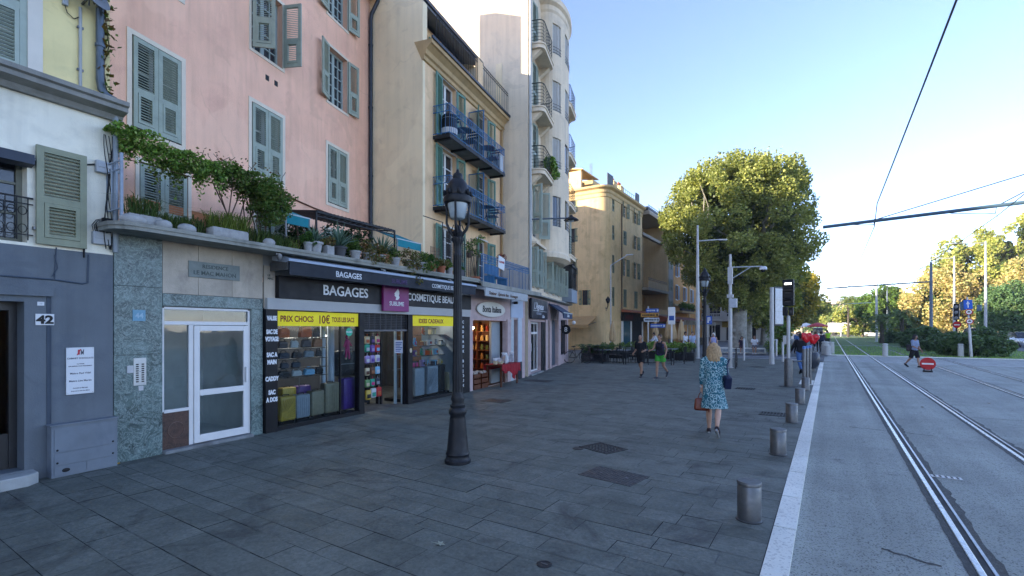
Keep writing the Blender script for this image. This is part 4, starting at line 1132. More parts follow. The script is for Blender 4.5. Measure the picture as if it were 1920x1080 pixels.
n = gthing('notice_sheet', 'blue and white notice sheet taped to the entrance glass', 'notice', 6.33, .18, 1.52, None, R(-65))
MB().box(-.12, -.004, -.17, .12, 0, .17).build('sheet', M('notice_white', (.55, .6, .7), .6), n)
mb = MB()
for i in range(6): mb.box(-.09, -.006, .1-.045*i, .09-.03*(i % 3), -.0045, .12-.045*i)
mb.build('print', M('notice_blue', '#2c4f9a', .6), n)
n = gthing('hook_stand', 'small wire stand with red caps beside the entrance glass', 'stand', 6.78, .62, 0)
MB().tube([(0, 0, .02), (0, 0, 1.35)], .012, 6).box(-.14, -.08, .85, .14, .08, .87).box(-.14, -.08, 1.25, .14, .08, 1.27).lathe([(.15, 0), (.15, .02)], (0, 0, .01), 14).build('frame', STEEL, n)
mb = MB(); mb.ball((-.06, 0, 1.33), (.07, .07, .06), 9, 6); mb.ball((.09, 0, 1.34), (.05, .05, .05), 9, 6); mb.build('cap', cm('red'), n, smooth=True)
n = gthing('pink_doll', 'magenta rag doll hanging in the luggage window beside the door post', 'doll', 4.52, .12, 1.38)
mb = MB(); mb.ball((0, 0, .42), (.05, .045, .055), 10, 7); mb.tube([(0, 0, .36), (0, 0, .15)], [.045, .055], 8); mb.tube([(-.03, 0, .16), (-.05, -.01, -.05)], [.03, .022], 7); mb.tube([(.03, 0, .16), (.05, -.01, -.08)], [.03, .022], 7); mb.tube([(-.04, 0, .33), (-.11, -.01, .2)], [.022, .016], 6); mb.tube([(.04, 0, .33), (.12, -.01, .22)], [.022, .016], 6)
mb.build('body', cm('pink', .9), n, smooth=True)
MB().ball((0, -.03, .42), (.03, .02, .035), 8, 5).ball((-.05, -.01, -.07), .025, 8, 5).build('face', cm('cream', .8), n, smooth=True)
n = gthing('round_sticker', 'round teal sticker on the luggage window glass', 'sticker', 4.47, .004, 1.92)
mb = MB(); mb.lathe([(.095, 0), (.095, .003)], n=24); mb.build('disc', M('sticker_teal', '#2aa384', .5), n); n.children[0].rotation_euler = (R(90), 0, 0)
lettering('PROMO', .05, FW, n, 0, -.004, -.017, 'CENTER', .001, ext=.0004)
n = gthing('round_sticker', 'small oval pale sticker on the black post at the door', 'sticker', 6.52, -.061, 1.42)
mb = MB(); mb.lathe([(.045, 0), (.045, .003)], n=18, sy=1.4); mb.build('disc', cm('cream'), n); n.children[0].rotation_euler = (R(90), 0, 0)
gg = 'gifts on the shelves of the gift window'
gifts = [(6.74, 1.51, .22, 'sky', 'pink'), (7.12, 1.51, .15, 'tan', 'cream'), (7.36, 1.51, .17, 'white', 'red'), (7.66, 1.51, .17, 'grey', 'white'), (7.95, 1.51, .15, 'pale', 'black'),
         (6.72, 1.23, .17, 'violet', 'cream'), (7.02, 1.23, .2, 'teal', 'green'), (7.34, 1.23, .18, 'orange', 'green'), (7.64, 1.23, .19, 'sky', 'orange'), (7.98, 1.23, .15, 'white', 'brown'),
         (6.74, .91, .18, 'pink', 'navy'), (7.06, .91, .2, 'lilac', 'black'), (7.32, .91, .16, 'sky', 'orange'), (7.58, .91, .17, 'navy', 'sky'), (7.86, .91, .18, 'cream', 'yellow'), (7.1, 1.83, .2, 'orange', 'tan'), (7.5, 1.83, .2, 'cream', 'brown')]
gr = ['upper gift shelf']*5+['middle gift shelf']*5+['lowest gift shelf']*5+['top of the gift display']*2
for i, (u, z, s, a, b) in enumerate(gifts):
    u0_ = u; u = US(u, .45)
    if i % 3 == 0: plush('soft toy', u0_, .45, z, s*.95, a, b, '%s soft toy with %s belly on the %s' % (a, b, gr[i]), gg)
    elif i % 3 == 1:
        n = gthing('gift_box', '%s gift box with %s lid on the %s' % (a, b, gr[i]), 'gift box', u, .45, z, gg, R(rnd.uniform(-20, 20)))
        MB().box(-s*.5, -s*.35, 0, s*.5, s*.35, s*.8).build('box', cm(a), n, bevel=.004); MB().box(-s*.53, -s*.38, s*.72, s*.53, s*.38, s*.9).build('lid', cm(b), n, bevel=.004); MB().box(-s*.07, -s*.39, .001, s*.07, -s*.351, s*.72).build('ribbon', cm(b), n)
    else:
        n = gthing('mug', '%s mug with %s picture on the %s' % (a, b, gr[i]), 'mug', u, .45, z, gg)
        MB().lathe([(s*.38, 0), (s*.42, s*.9), (s*.38, s*.9), (s*.34, .02), (.001, .02)], n=16).build('cup', cm(a), n, smooth=True)
        MB().tube([(s*.4, 0, s*.7), (s*.7, 0, s*.65), (s*.7, 0, s*.25), (s*.4, 0, s*.2)], s*.06, 6).build('handle', cm(a), n)
        MB().box(-s*.2, -s*.45, s*.25, s*.2, -s*.40, s*.65).build('picture', cm(b), n)
PK = Front(-10.26, 3.36, 16.5)
CR = Front(-10.48, 11.1, 10.5)
CG = Front(-9.62, 12.35, 9.8)
TW = Front(-10.5, 17.4, 16.5)

# ================================================================== PINK HOUSE
PINK = M('pink_stucco', '#f4c0a2', .88, .09, .9, .25, 40, crack=.22, streak=.32, stain='#c99081', stain_amt=.35)
t = PK.thing('pink_house', 'salmon pink house with grey green shutters above the terrace', 'house')
W1, W2, W3 = (.22, 1.16), (2.88, 3.84), (5.58, 6.48)
holes = [(*W1, 5.56, 7.2), (*W2, 5.56, 7.2), (*W3, 5.56, 7.2), (*W2, 8.42, 10.0), (*W3, 8.42, 10.0), (*W2, 11.0, 12.3), (*W3, 10.9, 12.2), (*W1, 8.42, 10.0), (.35, 1.3, 3.5, 5.0), (3.0, 4.0, 3.5, 4.8), (5.5, 6.6, 3.5, 4.8)]
mb = facade(MB(), -.7, 7.72, 3.5, 12.75, holes); shell(mb, -.7, 7.72, 3.5, 12.75, 9)
mb.build('wall', PINK, t)
MB().prism([(-.7, .02, 12.6), (-.7, -.5, 12.62), (-.7, -.5, 12.72), (-.7, .1, 12.95)], (8.5, 0, 0)).build('eaves', M('ochre_eaves', '#8e5a35', .8, .15), t, fix=True)
mb = MB(); mb.prism([(-.7, -.55, 12.76), (-.7, 4.5, 14.3), (-.7, 9.3, 12.76)], (8.5, 0, 0)); mb.build('roof', M('clay_tiles', '#8d5b43', .9, .2, 6, .5, 14), t, fix=True)
MB().box(.2, -.004, 3.5, 2.3, .001, 4.35).box(3.9, -.004, 3.5, 5.2, .001, 4.2).build('bare_plaster', M('bare_orange_plaster', '#b27650', .9, .15, 2, .3, 40, stain='#7c5138', stain_amt=.6), t)
SUR = M('cream_surround', '#dccfba', .8, .06)
def closed_pair(b, u0, u1, z0, z1, y=-.01, m=SHUT, mid=.42):
    shutter(b, u0+.02, z0+.02, (u1-u0)/2-.024, z1-z0-.04, 0, m, y, mid); shutter(b, u1-.02, z0+.02, (u1-u0)/2-.024, z1-z0-.04, 180, m, y, mid)
for (a, b) in (W1, W2, W3):
    w_ = window(t, a, b, 5.56, 7.2); surround(w_, a, b, 5.56, 7.2, .085, SUR); closed_pair(w_, a, b, 5.56, 7.2)
for (a, b, z0, z1, l, r_) in ((*W2, 8.42, 10.0, -62, 298-20), (*W3, 8.42, 10.0, -165, 180+172), (*W3, 10.9, 12.2, -170, 180+168), (*W2, 11.0, 12.3, -170, 350), (*W1, 8.42, 10.0, 0, 180)):
    w_ = window(t, a, b, z0, z1, .2, 4, 5, M('pale_green_frame', '#9aa9a4', .6, .08)); surround(w_, a, b, z0, z1, .07, SUR)
    wd = (b-a)/2-.01
    shutter(w_, a, z0+.02, wd, z1-z0-.04, l, SHUT, -.045); shutter(w_, b, z0+.02, wd, z1-z0-.04, r_, SHUT, -.045)
for k, (a, b, z1) in enumerate(((.35, 1.3, 5.0), (3.0, 4.0, 4.8), (5.5, 6.6, 4.8))):
    w_ = window(t, a, b, 3.5, z1, name='terrace_door')
    closed_pair(w_, a, b, 3.52, z1, .01, SHUTB if k else SHUT)
    surround(w_, a, b, 3.52, z1, .07, SUR, bottom=False)
for x in (3.3, 3.58): MB().box(x, -.012, 7.9, x+.1, .0, 8.02).build('vent', IRON, t)
n = PK.thing('drainpipe', 'long dark drainpipe between the pink house and the beige house', 'drainpipe', 7.62, -.08, 3.5)
DPM = M('dark_pipe', '#363c44', .45, .15, metal=.3)
drainpipe('', '', n, [(0, 0, 0), (0, 0, 8.4), (.0, -.03, 8.6), (0, -.25, 8.95), (0, -.3, 9.2)], .06, [((0, 0, z), 0) for z in (1.2, 3.4, 5.6, 7.6)], DPM)
n = PK.thing('wall_cable', 'rust brown cable sagging along the pink wall under the shutters', 'cable', 2.6, -.02, 5.3)
MB().tube([(0, 0, .12), (1.2, 0, .02), (2.4, 0, -.05), (3.4, 0, -.06), (5.0, 0, -.05)], .02, 6).build('strand', M('rust_cable', '#5a3427', .8, .2), n)

# ================================================================== TERRACE FURNISHING
TZ = 3.505
n = GF.thing('terrace_railing', 'short white iron railing closing the house end of the terrace', 'railing', -.12, -.45, TZ)
WI = M('old_white_iron', '#8e99a6', .6, .2, 9, stain='#4c453f', stain_amt=.5)
mb = MB()
mb.bar((0, 0, 0), (0, 0, .98), .035); mb.bar((.02, .9, 0), (.02, .9, 1.05), .04)
mb.bar((0, 0, .88), (.02, .9, .88), .02); mb.bar((0, 0, .76), (.02, .9, .76), .015); mb.bar((0, 0, .2), (.02, .9, .2), .02)
for k in range(1, 6):
    y = .9*k/6; mb.bar((.003*k, y, .2), (.003*k, y, .88), .014)
for k in (1, 3, 5):
    mb.tube([(.003*k, .9*k/6+.06*math.cos(a), .80+.06*math.sin(a)) for a in [i*PI/4 for i in range(9)]], .007, 4)
mb.build('bars', WI, n)
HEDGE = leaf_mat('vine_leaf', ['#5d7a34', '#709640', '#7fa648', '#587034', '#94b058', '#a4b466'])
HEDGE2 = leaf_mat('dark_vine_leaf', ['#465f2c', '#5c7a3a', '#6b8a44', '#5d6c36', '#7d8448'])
STEM = M('brown_stem', 0)
n = GF.thing('vine', 'bright green vine draped over wires along the terrace front', 'vine', 0, 0, TZ)
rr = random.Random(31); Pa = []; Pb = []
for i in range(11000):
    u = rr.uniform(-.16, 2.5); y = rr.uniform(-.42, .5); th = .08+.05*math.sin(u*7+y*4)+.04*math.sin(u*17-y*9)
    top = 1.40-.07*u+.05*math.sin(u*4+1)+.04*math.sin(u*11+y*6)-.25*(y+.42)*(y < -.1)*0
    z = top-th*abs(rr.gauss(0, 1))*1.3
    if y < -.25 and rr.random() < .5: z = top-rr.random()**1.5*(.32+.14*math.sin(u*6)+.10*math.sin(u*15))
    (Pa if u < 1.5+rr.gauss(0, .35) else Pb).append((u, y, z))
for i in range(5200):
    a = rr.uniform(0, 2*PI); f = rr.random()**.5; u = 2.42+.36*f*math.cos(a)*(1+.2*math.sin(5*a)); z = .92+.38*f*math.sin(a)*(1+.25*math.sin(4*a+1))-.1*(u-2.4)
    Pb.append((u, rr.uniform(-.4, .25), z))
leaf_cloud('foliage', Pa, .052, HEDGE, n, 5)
leaf_cloud('darker_foliage', Pb, .052, HEDGE2, n, 6)  # darker leaf mix towards the hanging end of the vine
mb = MB()
for i in range(26):
    p = Vector((rr.uniform(1.0, 2.7), rr.uniform(-.1, .4), 1.25)); q = p+Vector((rr.uniform(-.25, .25), rr.uniform(-.1, .1), rr.uniform(.1, .42))); mb.tube([p, (p+q)/2+Vector((rr.uniform(-.06, .06), 0, .04)), q], .005, 4)
for i in range(14):
    p = Vector((rr.uniform(1.5, 2.6), rr.uniform(0, .4), 0)); mb.tube([p, p+Vector((rr.uniform(-.2, .2), 0, .5)), p+Vector((rr.uniform(-.3, .3), 0, 1.1))], .011, 5)
mb.tube([(-.1, 0, 1.05), (1.2, .0, 1.02), (2.6, 0, 1.0)], .006, 4)
mb.build('stems', M('dry_twig', (.12, .075, .05), .85, .3), n)
P = [(rr.uniform(1.0, 2.7), rr.uniform(-.1, .4), 1.3+rr.random()*.3) for i in range(160)]
leaf_cloud('dry_leaves', P, .05, leaf_mat('dry_vine_leaf', ['#6b4a35', '#7d5a3c', '#5d6a33']), n, 9)
GRASS1 = leaf_mat('strappy_leaf', ['#3c5224', '#4c652c', '#2f431e', '#5f7538', '#6d6a3c'], .25)
GRASS2 = leaf_mat('yellow_strappy_leaf', ['#6a7a30', '#7f8d40', '#536628'], .25)
AGAVE = leaf_mat('blue_agave_leaf', ['#56705f', '#6b8573', '#4a6455'], .1)
def tuft_plant(u, y, w_, h, nb, mat, lab, cat='plant', potk=None, group='plants along the terrace edge', spread=None):
    n = GF.thing('terrace_plant', lab, cat, u, y, TZ, group)
    z = 0
    if potk == 'trough':
        MB().add([(a, b, c) for a, b, c in rbox(w_, .22, .17, .03, 2)[0]], rbox(w_, .22, .17, .03, 2)[1]).build('planter', POTW, n, smooth=True); z = .14
    elif potk: pot(n, (0, 0, 0), .14, .22, potk); z = .2
    mb = MB(); k = 3 if w_ > .5 else 1
    for q in range(k):
        tuft(mb, (-w_*.35+w_*.7*q/max(1, k-1) if k > 1 else 0, 0, z), nb//k, h, w_*.45/k, rr)
    mb.build('foliage', mat, n)
    return n
tuft_plant(.2, -.32, .45, .42, 190, GRASS1, 'strappy green plant beside the white iron railing', potk='trough')
tuft_plant(.62, -.3, .5, .36, 240, GRASS1, 'low strappy green plant between the railing and the stone trough')
tuft_plant(.98, -.22, .5, .42, 240, GRASS1, 'green strappy clump directly behind the stone trough')
tuft_plant(1.42, -.42, .62, .42, 330, GRASS2, 'yellow green strappy plant in a pale stone trough', potk='trough')
tuft_plant(1.98, -.35, .6, .40, 330, GRASS1, 'mid green grassy clump beyond the pale stone trough')
tuft_plant(2.4, -.35, .5, .34, 260, GRASS1, 'grassy clump in front of the hanging end of the vine')
tuft_plant(2.72, -.32, .35, .3, 80, GRASS2, 'small yellowish grassy clump below the first teal awning')
for k, (u, s) in enumerate(((.02, .3), (.42, .2), (.75, .24), (2.15, .2))):
    n = GF.thing('planter_stone', ('long weathered log shaped stone under the white railing', 'small rough stone beside the log shaped one', 'rough stone lying between grass clumps', 'rough stone at the foot of the vine')[k], 'stone', u, -.46, TZ+.06, 'stones along the terrace edge')
    mb = MB(); mb.ball((0, 0, 0), (s*.6, .08, .08), 10, 7); mb.build('rock', POTW, n, smooth=True)
def agave(u, y, h, nb, lab, potk=POTW, sq=False):
    n = GF.thing('agave', lab, 'plant', u, y, TZ, 'spiky plants on the terrace')
    pot(n, (0, 0, 0), .17, .24, potk, square=sq)
    mb = MB()
    for i in range(nb):
        a = i*2.4; el_ = R(18+62*((i+1)/nb)); L = h*rr.uniform(.75, 1.05); d = Vector((math.cos(a)*math.cos(el_), math.sin(a)*math.cos(el_), math.sin(el_)))
        s = Vector((-math.sin(a), math.cos(a), 0)); b = Vector((0, 0, .22)); up_ = d.cross(s)*.02
        m_ = b+d*L*.5+Vector((0, 0, .02)); q = b+d*L-Vector((0, 0, .05*L))
        mb.add([b-s*.018, b+s*.018, m_+s*.022, m_-s*.022, q, b+up_, m_+up_], [(0, 5, 6, 3), (5, 1, 2, 6), (3, 6, 4), (6, 2, 4)])
    mb.build('leaves', AGAVE, n)
agave(3.22, -.36, .42, 26, 'small blue green yucca in a pale pot at the first teal awning')
agave(3.86, -.34, .62, 38, 'large blue green agave in a dark pot in front of the iron pergola', M('dark_pot', (.06, .06, .065), .7, .2))
agave(5.15, -.34, .62, 30, 'tall narrow agave in the middle of the trailing plants', TERRA)
def bushy(u, y, rad, h, nb, cols, lab, potk=POTW, trail=0, sq=False):
    n = GF.thing('terrace_plant', lab, 'potted plant', u, y, TZ, 'plants along the terrace edge')
    if potk: pot(n, (0, 0, 0), rad*.55, .2, potk, square=sq)
    cs = [(rr.uniform(-rad, rad)*.7, rr.uniform(-rad, rad)*.5-(.1 if i >= 6 else 0), .2+h*rr.random()*(1 if i < 6 else 0)-(trail*rr.random() if i >= 6 else 0)) for i in range(6+(6 if trail else 0))]
    leaf_cloud('foliage', clumps(nb, cs, [rad*.42]*len(cs), int(u*100)), .055, leaf_mat('bush_%d' % cols[0], cols[1]), n, int(u*50))
B1 = (1, ['#4d6a2e', '#6b843d', '#3c5726', '#7d8a46']); B2 = (2, ['#5d5a35', '#737a40', '#7d5a3d', '#4c5d2c']); B3 = (3, ['#2f4d22', '#43652c', '#527533'])
bushy(3.02, -.42, .16, .18, 350, B3, 'small green plant in a white pot under the teal awning')
bushy(3.5, -.44, .2, .14, 300, B2, 'square pale pot with a low olive plant between two spiky plants', sq=True)
bushy(4.25, -.42, .22, .26, 500, B1, 'yellow green bush to the side of the large agave')
bushy(4.62, -.44, .26, .20, 600, B2, 'olive and rust trailing plant before the tall narrow agave', trail=.2)
bushy(4.98, -.46, .24, .2, 500, B2, 'reddish olive succulent right at the foot of the tall narrow agave', trail=.15)
bushy(5.5, -.44, .22, .18, 450, B1, 'light green plant just past the tall narrow agave')
bushy(5.98, -.48, .3, .24, 900, B2, 'large trailing plant spilling over the slab edge', trail=.5)
bushy(6.45, -.46, .28, .2, 700, B1, 'bushy pale green plant below the second teal awning', trail=.2)
bushy(6.9, -.46, .24, .18, 500, B3, 'small green plant beyond the second teal awning', TERRA)
bushy(7.3, -.46, .24, .2, 500, B2, 'small olive plant in a clay pot before the spiked fence', TERRA)
bushy(7.72, -.44, .18, .26, 500, B1, 'fresh green plant in a grey pot behind the street lamp')
bushy(8.25, -.44, .22, .22, 600, B3, 'dark green plant in a black trough just beyond the street lamp', M('dark_pot', 0), sq=True)
# teal awnings
for (u0, u1, y, z, lab) in ((3.02, 3.62, .3, .98, 'small teal canvas awning at the end of the vine'), (6.35, 7.35, .3, 1.0, 'teal canvas awning beside the spiked fence')):
    n = GF.thing('awning', lab, 'awning', u0, y, TZ+z-.2, 'teal awnings on the terrace')
    L = u1-u0
    MB().prism([(0, 0, .06), (0, .9, .42), (0, .9, .44), (0, -.01, .08)], (L, 0, 0)).build('canvas', TEALC, n, fix=True)
    MB().box(0, -.03, -.12, L, -.015, .07).build('valance', TEALC, n)
    MB().box(-.01, -.035, .07, L+.01, .02, .095).build('front_bar', M('awning_bar', '#a8b4b6', .4), n)
    MB().bar((.02, -.02, -.78), (.02, -.02, .07), .03).bar((L-.02, -.02, -.78), (L-.02, -.02, .07), .02).build('post', STEEL, n)
n = GF.thing('pergola', 'dark iron pergola with slatted roof over the middle of the terrace', 'pergola', 3.85, .35, TZ)
mb = MB()
for u in (0, 2.5):
    mb.bar((u, 0, 0), (u, 0, 1.08), .035); mb.bar((u, 1.6, 0), (u, 1.6, 1.3), .035); mb.bar((u, 0, 1.08), (u, 1.6, 1.3), .035)
mb.bar((0, 0, 1.08), (2.5, 0, 1.08), .05); mb.bar((0, .0, .98), (2.5, .0, .98), .025)
mb.build('frame', IRON, n)
mb = MB()
for i in range(22): mb.bar((.05+i*.11, -.03, 1.10), (.12+i*.11, 1.6, 1.32), .03, .02)
for i in range(14): mb.bar((.0+i*.18, 0, .985), (.18+i*.18, 0, 1.075), .012)
mb.build('slats', IRON, n)
cs = [(rr.uniform(.2, 2.3), rr.uniform(.5, 1.4), rr.uniform(.3, .85)) for i in range(16)]
n = GF.thing('terrace_shrub', 'dark leafy shrub growing in the shade under the iron pergola', 'shrub', 3.85, .35, TZ)
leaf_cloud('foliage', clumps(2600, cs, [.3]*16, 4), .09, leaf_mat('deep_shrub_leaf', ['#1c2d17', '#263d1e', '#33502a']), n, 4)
mb = MB()
for i in range(9): mb.tube([(.2+.25*i, 1.0, 0), (.25+.25*i, .9, .5), (.2+.26*i, .9, .9)], .02, 5)
mb.build('stem', STEM, n)

# ================================================================== BEIGE HOUSE WITH BLUE BALCONIES
BEIGE = M('beige_stucco', '#f0dcb6', .88, .06, .8, .22, 40, crack=.22, streak=.2, stain='#c0ab8b', stain_amt=.35)
BEIG2 = M('warm_beige_stucco', '#eac69a', .88, .08, .8, .22, 40, crack=.22, streak=.35, stain='#a0825a', stain_amt=.3)
t = CR.thing('beige_house', 'beige house with blue iron balconies and green shutters', 'house')
CW = 6.05
A = (1.12, 2.10); B_ = (3.72, 4.62)
rows = [(3.5, 5.40), (5.90, 7.95), (8.18, 10.25)]
holes = [(*a, z0, z1) for a in (A, B_) for (z0, z1) in rows]
mb = facade(MB(), .12, CW, 3.5, 10.75, holes)
mb.build('front_wall', BEIG2, t)
mb = MB(); mb.quad((0, .0, 3.4), (.125, -.002, 3.4), (.125, -.002, 10.8), (0, .0, 10.8)); mb.quad((0, 0, 3.4), (0, .5, 3.4), (0, .5, 12.3), (0, 0, 12.1)); mb.quad((0, .5, 3.4), (0, 9, 3.4), (0, 9, 13.4), (0, .5, 13.4)); mb.quad((.0, 0, 10.8), (.25, 0, 10.8), (.25, 0, 12.1), (0, 0, 12.1)); mb.quad((.25, 0, 10.8), (.25, .5, 10.8), (.25, .5, 12.3), (.25, 0, 12.1)); mb.quad((0, 0, 10.8), (CW, 0, 10.8), (CW, 9, 10.8), (0, 9, 10.8)); mb.quad((0, 1.2, 13.2), (CW, 1.2, 13.2), (CW, 9, 13.2), (0, 9, 13.2)); mb.quad((CW, .0, 3.4), (CW, 9, 3.4), (CW, 9, 13.2), (CW, 0, 13.2)); mb.quad((0, 9, 3.4), (CW, 9, 3.4), (CW, 9, 13.2), (0, 9, 13.2))
mb.build('side_wall', BEIGE, t)
CORB = M('cream_moulding', '#b89a6c', .8, .1, 3, streak=.3)
mb = MB()
mb.prism([(-.02, .02, 10.25), (-.02, -.06, 10.28), (-.02, -.06, 10.40), (-.02, -.12, 10.44), (-.02, -.14, 10.58), (-.02, -.28, 10.70), (-.02, -.34, 10.72), (-.02, -.34, 10.84), (-.02, .3, 10.86)], (CW+.02, 0, 0))
mb.build('cornice', CORB, t, fix=True)
MB().box(-.04, -.39, 10.845, CW+.02, -.335, 10.93).build('gutter', DPM, t)
mb = facade(MB(), 0, CW, 10.86, 12.75, [(1.3, 2.2, 10.9, 12.5, .15), (2.7, 3.4, 10.9, 12.5, .15), (4.5, 5.3, 10.9, 12.5, .15)], y=1.2); mb.build('attic_wall', BEIG2, t)
for (a, b) in ((1.3, 2.2), (2.7, 3.4), (4.5, 5.3)):
    w_ = window(t, a, b, 10.9, 12.5, 1.34, 2, 3); shutter(w_, a, 10.95, .42, 1.5, 185, SHUTG, 1.15); shutter(w_, b, 10.95, .42, 1.5, -5, SHUTG, 1.15)
MB().prism([(-.05, .55, 12.72), (-.05, .55, 12.86), (-.05, 1.3, 13.3), (-.05, 9, 13.3), (-.05, 9, 13.2), (-.05, 1.3, 13.0)], (CW-.8, 0, 0)).build('roof', M('zinc_roof', '#6f7379', .6, .1), t, fix=True)
MB().box(-.05, .48, 12.8, CW-.78, .56, 12.92).build('roof_gutter', DPM, t)
mb = MB()
for (a, b) in ((.35, 3.2), (3.6, CW)):
    for z in (11.02, 11.75, 11.85): mb.bar((a, -.28, z), (b, -.28, z), .022)
    k = int((b-a)/.17)
    for i in range(k+1): mb.bar((a+(b-a)*i/k, -.28, 10.9), (a+(b-a)*i/k, -.28, 11.85), .010)
mb.build('roof_railing', IRON, t)
MB().box(3.2, -.3, 10.86, 3.6, -.18, 11.9).build('parapet_pier', BEIG2, t)
MB().box(3.0, 3.6, 13.2, 3.7, 4.2, 16.4).build('chimney', M('orange_chimney', '#b98c5a', .85, .12), t)
for (u, z) in ((2.3, 12.1), (4.2, 12.2), (3.0, 9.5), (2.95, 7.0), (3.25, 7.0), (2.95, 4.7)):
    MB().lathe([(.1, -.12), (.13, .0), (.1, .1), (.05, .14)], (u, -.08 if z < 10 else 1.1, z), 10).build('wall_light', M('rust_lamp', '#5c4b3d', .7, .2), t, smooth=True)
for ri, (z0, z1) in enumerate(rows):
    for (a, b) in (A, B_):
        w_ = window(t, a, b, z0+.02, z1, .2, 2, 4, name='balcony_door'); wd = .5
        l = (-172 if a < 2 else -150); r_ = (352 if a < 2 else 349)
        shutter(w_, a, z0+.05, wd, z1-z0-.08, l, SHUTG, -.03, .4); shutter(w_, b, z0+.05, wd, z1-z0-.08, r_, SHUTG, -.03, .4)
        surround(w_, a, b, z0+.03, z1, .05, WFRAME, bottom=False)
DPB = M('beige_pipe', '#a98c62', .6, .1)
n = CR.thing('drainpipe', 'beige painted drainpipe at the tower end of the beige house', 'drainpipe', 5.9, -.07, 3.6); drainpipe('', '', n, [(0, 0, 0), (0, 0, 6.6), (0, -.1, 6.75)], .05, [((0, 0, z), 0) for z in (1.5, 4)], DPB)
# blue balconies
WOODB = M('grey_boards', '#77756f', .85, .2, 4, .2, 30)
def balcony(z, u0, u1, dep, lab):
    n = CR.thing('blue_balcony', lab, 'balcony', 0, 0, z, 'blue iron balconies')
    MB().box(u0, -dep, -.07, u1, 0, 0).build('deck', WOODB, n)
    mb = MB(); mb.box(u0-.02, -dep-.02, -.10, u1+.02, -dep, .01); mb.box(u0-.02, -dep, -.1, u0, 0, .01)
    for i in range(5):
        u = u0+.1+(u1-u0-.2)*i/4; mb.box(u-.03, -dep, -.14, u+.03, 0, -.072)
    mb.build('beam', IRON, n)
    mb = MB(); h = .98
    for (p, q) in (((u0, -dep), (u1, -dep)), ((u0, -.0), (u0, -dep)), ((u1, -dep), (u1, 0))):
        for zz in (.06, h-.24, h-.02): mb.bar((p[0], p[1], zz), (q[0], q[1], zz), .022)
        L = math.hypot(q[0]-p[0], q[1]-p[1]); k = max(2, int(L/.135))
        for i in range(k+1):
            x = p[0]+(q[0]-p[0])*i/k; y = p[1]+(q[1]-p[1])*i/k
            mb.bar((x, y, 0), (x, y, h), .010)
            if i < k:
                x2 = p[0]+(q[0]-p[0])*(i+.5)/k; y2 = p[1]+(q[1]-p[1])*(i+.5)/k
                dx, dy = (q[0]-p[0])/L, (q[1]-p[1])/L
                mb.tube([(x2+dx*.045*math.cos(a), y2+dy*.045*math.cos(a), h-.13+.075*math.sin(a)) for a in [j*PI/3 for j in range(7)]], .006, 4)
    mb.build('railing', BLUEI, n)
    mb = MB(); us = 3.05
    mb.bar((us, -dep, .9), (us, -dep, 1.75), .03); mb.bar((us, -dep, 1.75), (us, 0, 1.75), .03); mb.bar((us, 0, .0), (us, 0, 1.75), .03); mb.bar((us, -dep, 0), (us, -dep, .9), .03)
    sc_ = mb.build('privacy_screen', BLUEI, n)
    MB().quad((us, -dep+.02, .1), (us, -.02, .1), (us, -.02, 1.73), (us, -dep+.02, 1.73)).build('pane', glass_mat('frosted_pane', (.55, .6, .62), .1, .3), sc_)
    return n
b1 = balcony(8.12, .6, 4.95, .6, 'upper blue iron balcony of the beige house with tables and a barrel')
b2 = balcony(5.86, .6, 5.0, .6, 'blue iron balcony of the beige house directly behind the lamp head')
# balcony furniture: folding tables and chairs, one mesh each
def bistro_table(u, y, z, mat, lab):
    n = CR.thing('bistro_table', lab, 'table', u, y, z, 'small tables on the balconies')
    MB().lathe([(.28, .70), (.28, .72), (.001, .725)], n=16).build('table_top', mat, n)
    mb = MB()
    for a in range(3): mb.tube([(.22*math.cos(a*2.1), .22*math.sin(a*2.1), 0), (0, 0, .42), (-.1*math.cos(a*2.1), -.1*math.sin(a*2.1), .70)], .012, 5)
    mb.build('legs', IRON, n)
def bistro_chair(u, y, z, mat, lab, rz, F=CR, group='small chairs on the balconies'):
    n = F.thing('bistro_chair', lab, 'chair', u, y, z, group, rz)
    MB().box(-.2, -.2, .44, .2, .2, .465).build('seat', mat, n)
    mb = MB()
    for zz in (.62, .72, .82): mb.box(-.2, .185, zz, .2, .2, zz+.06)
    mb.build('backrest', mat, n)
    mb = MB()
    for x in (-.19, .19): mb.bar((x, -.2, 0), (x, .19, .88), .018); mb.bar((x, .2, 0), (x, -.18, .46), .018)
    mb.build('frame', IRON, n)
MAR = M('maroon_metal', '#4d2a3d', .5, .15)
bistro_table(2.1, -.3, 8.12, IRON, 'dark round table on the upper blue balcony beside the barrel')
bistro_table(3.9, -.36, 8.12, MAR, 'maroon round table at the tower end of the upper blue balcony')
bistro_table(3.8, -.36, 5.86, IRON, 'dark round table on the blue balcony behind the lamp head')
bistro_chair(1.5, -.36, 8.12, IRON, 'dark folding chair between barrel and table on the upper blue balcony', R(90))
bistro_chair(2.5, -.36, 8.12, IRON, 'dark folding chair against the privacy screen of the upper blue balcony', R(-90))
bistro_chair(4.4, -.36, 8.12, MAR, 'maroon folding chair at the tower end of the upper blue balcony', R(-90))
bistro_chair(4.3, -.36, 5.86, IRON, 'dark folding chair at the end of the blue balcony behind the lamp head', R(-90))
n = CR.thing('barrel', 'black and white striped barrel on the upper blue balcony', 'barrel', 1.1, -.3, 8.12)
mb = MB(); mb.lathe([(.22, 0), (.26, .2), (.27, .4), (.25, .65), (.22, .8)], n=16); mb.build('body', BLACK, n, smooth=True)
mb = MB(); mb.lathe([(.262, .18), (.272, .3), (.262, .42), (.255, .42), (.255, .18)], n=16); mb.lathe([(.25, .58), (.245, .68), (.24, .68), (.24, .58)], n=16); mb.build('band', M('barrel_white', (.5, .5, .5), .5), n)
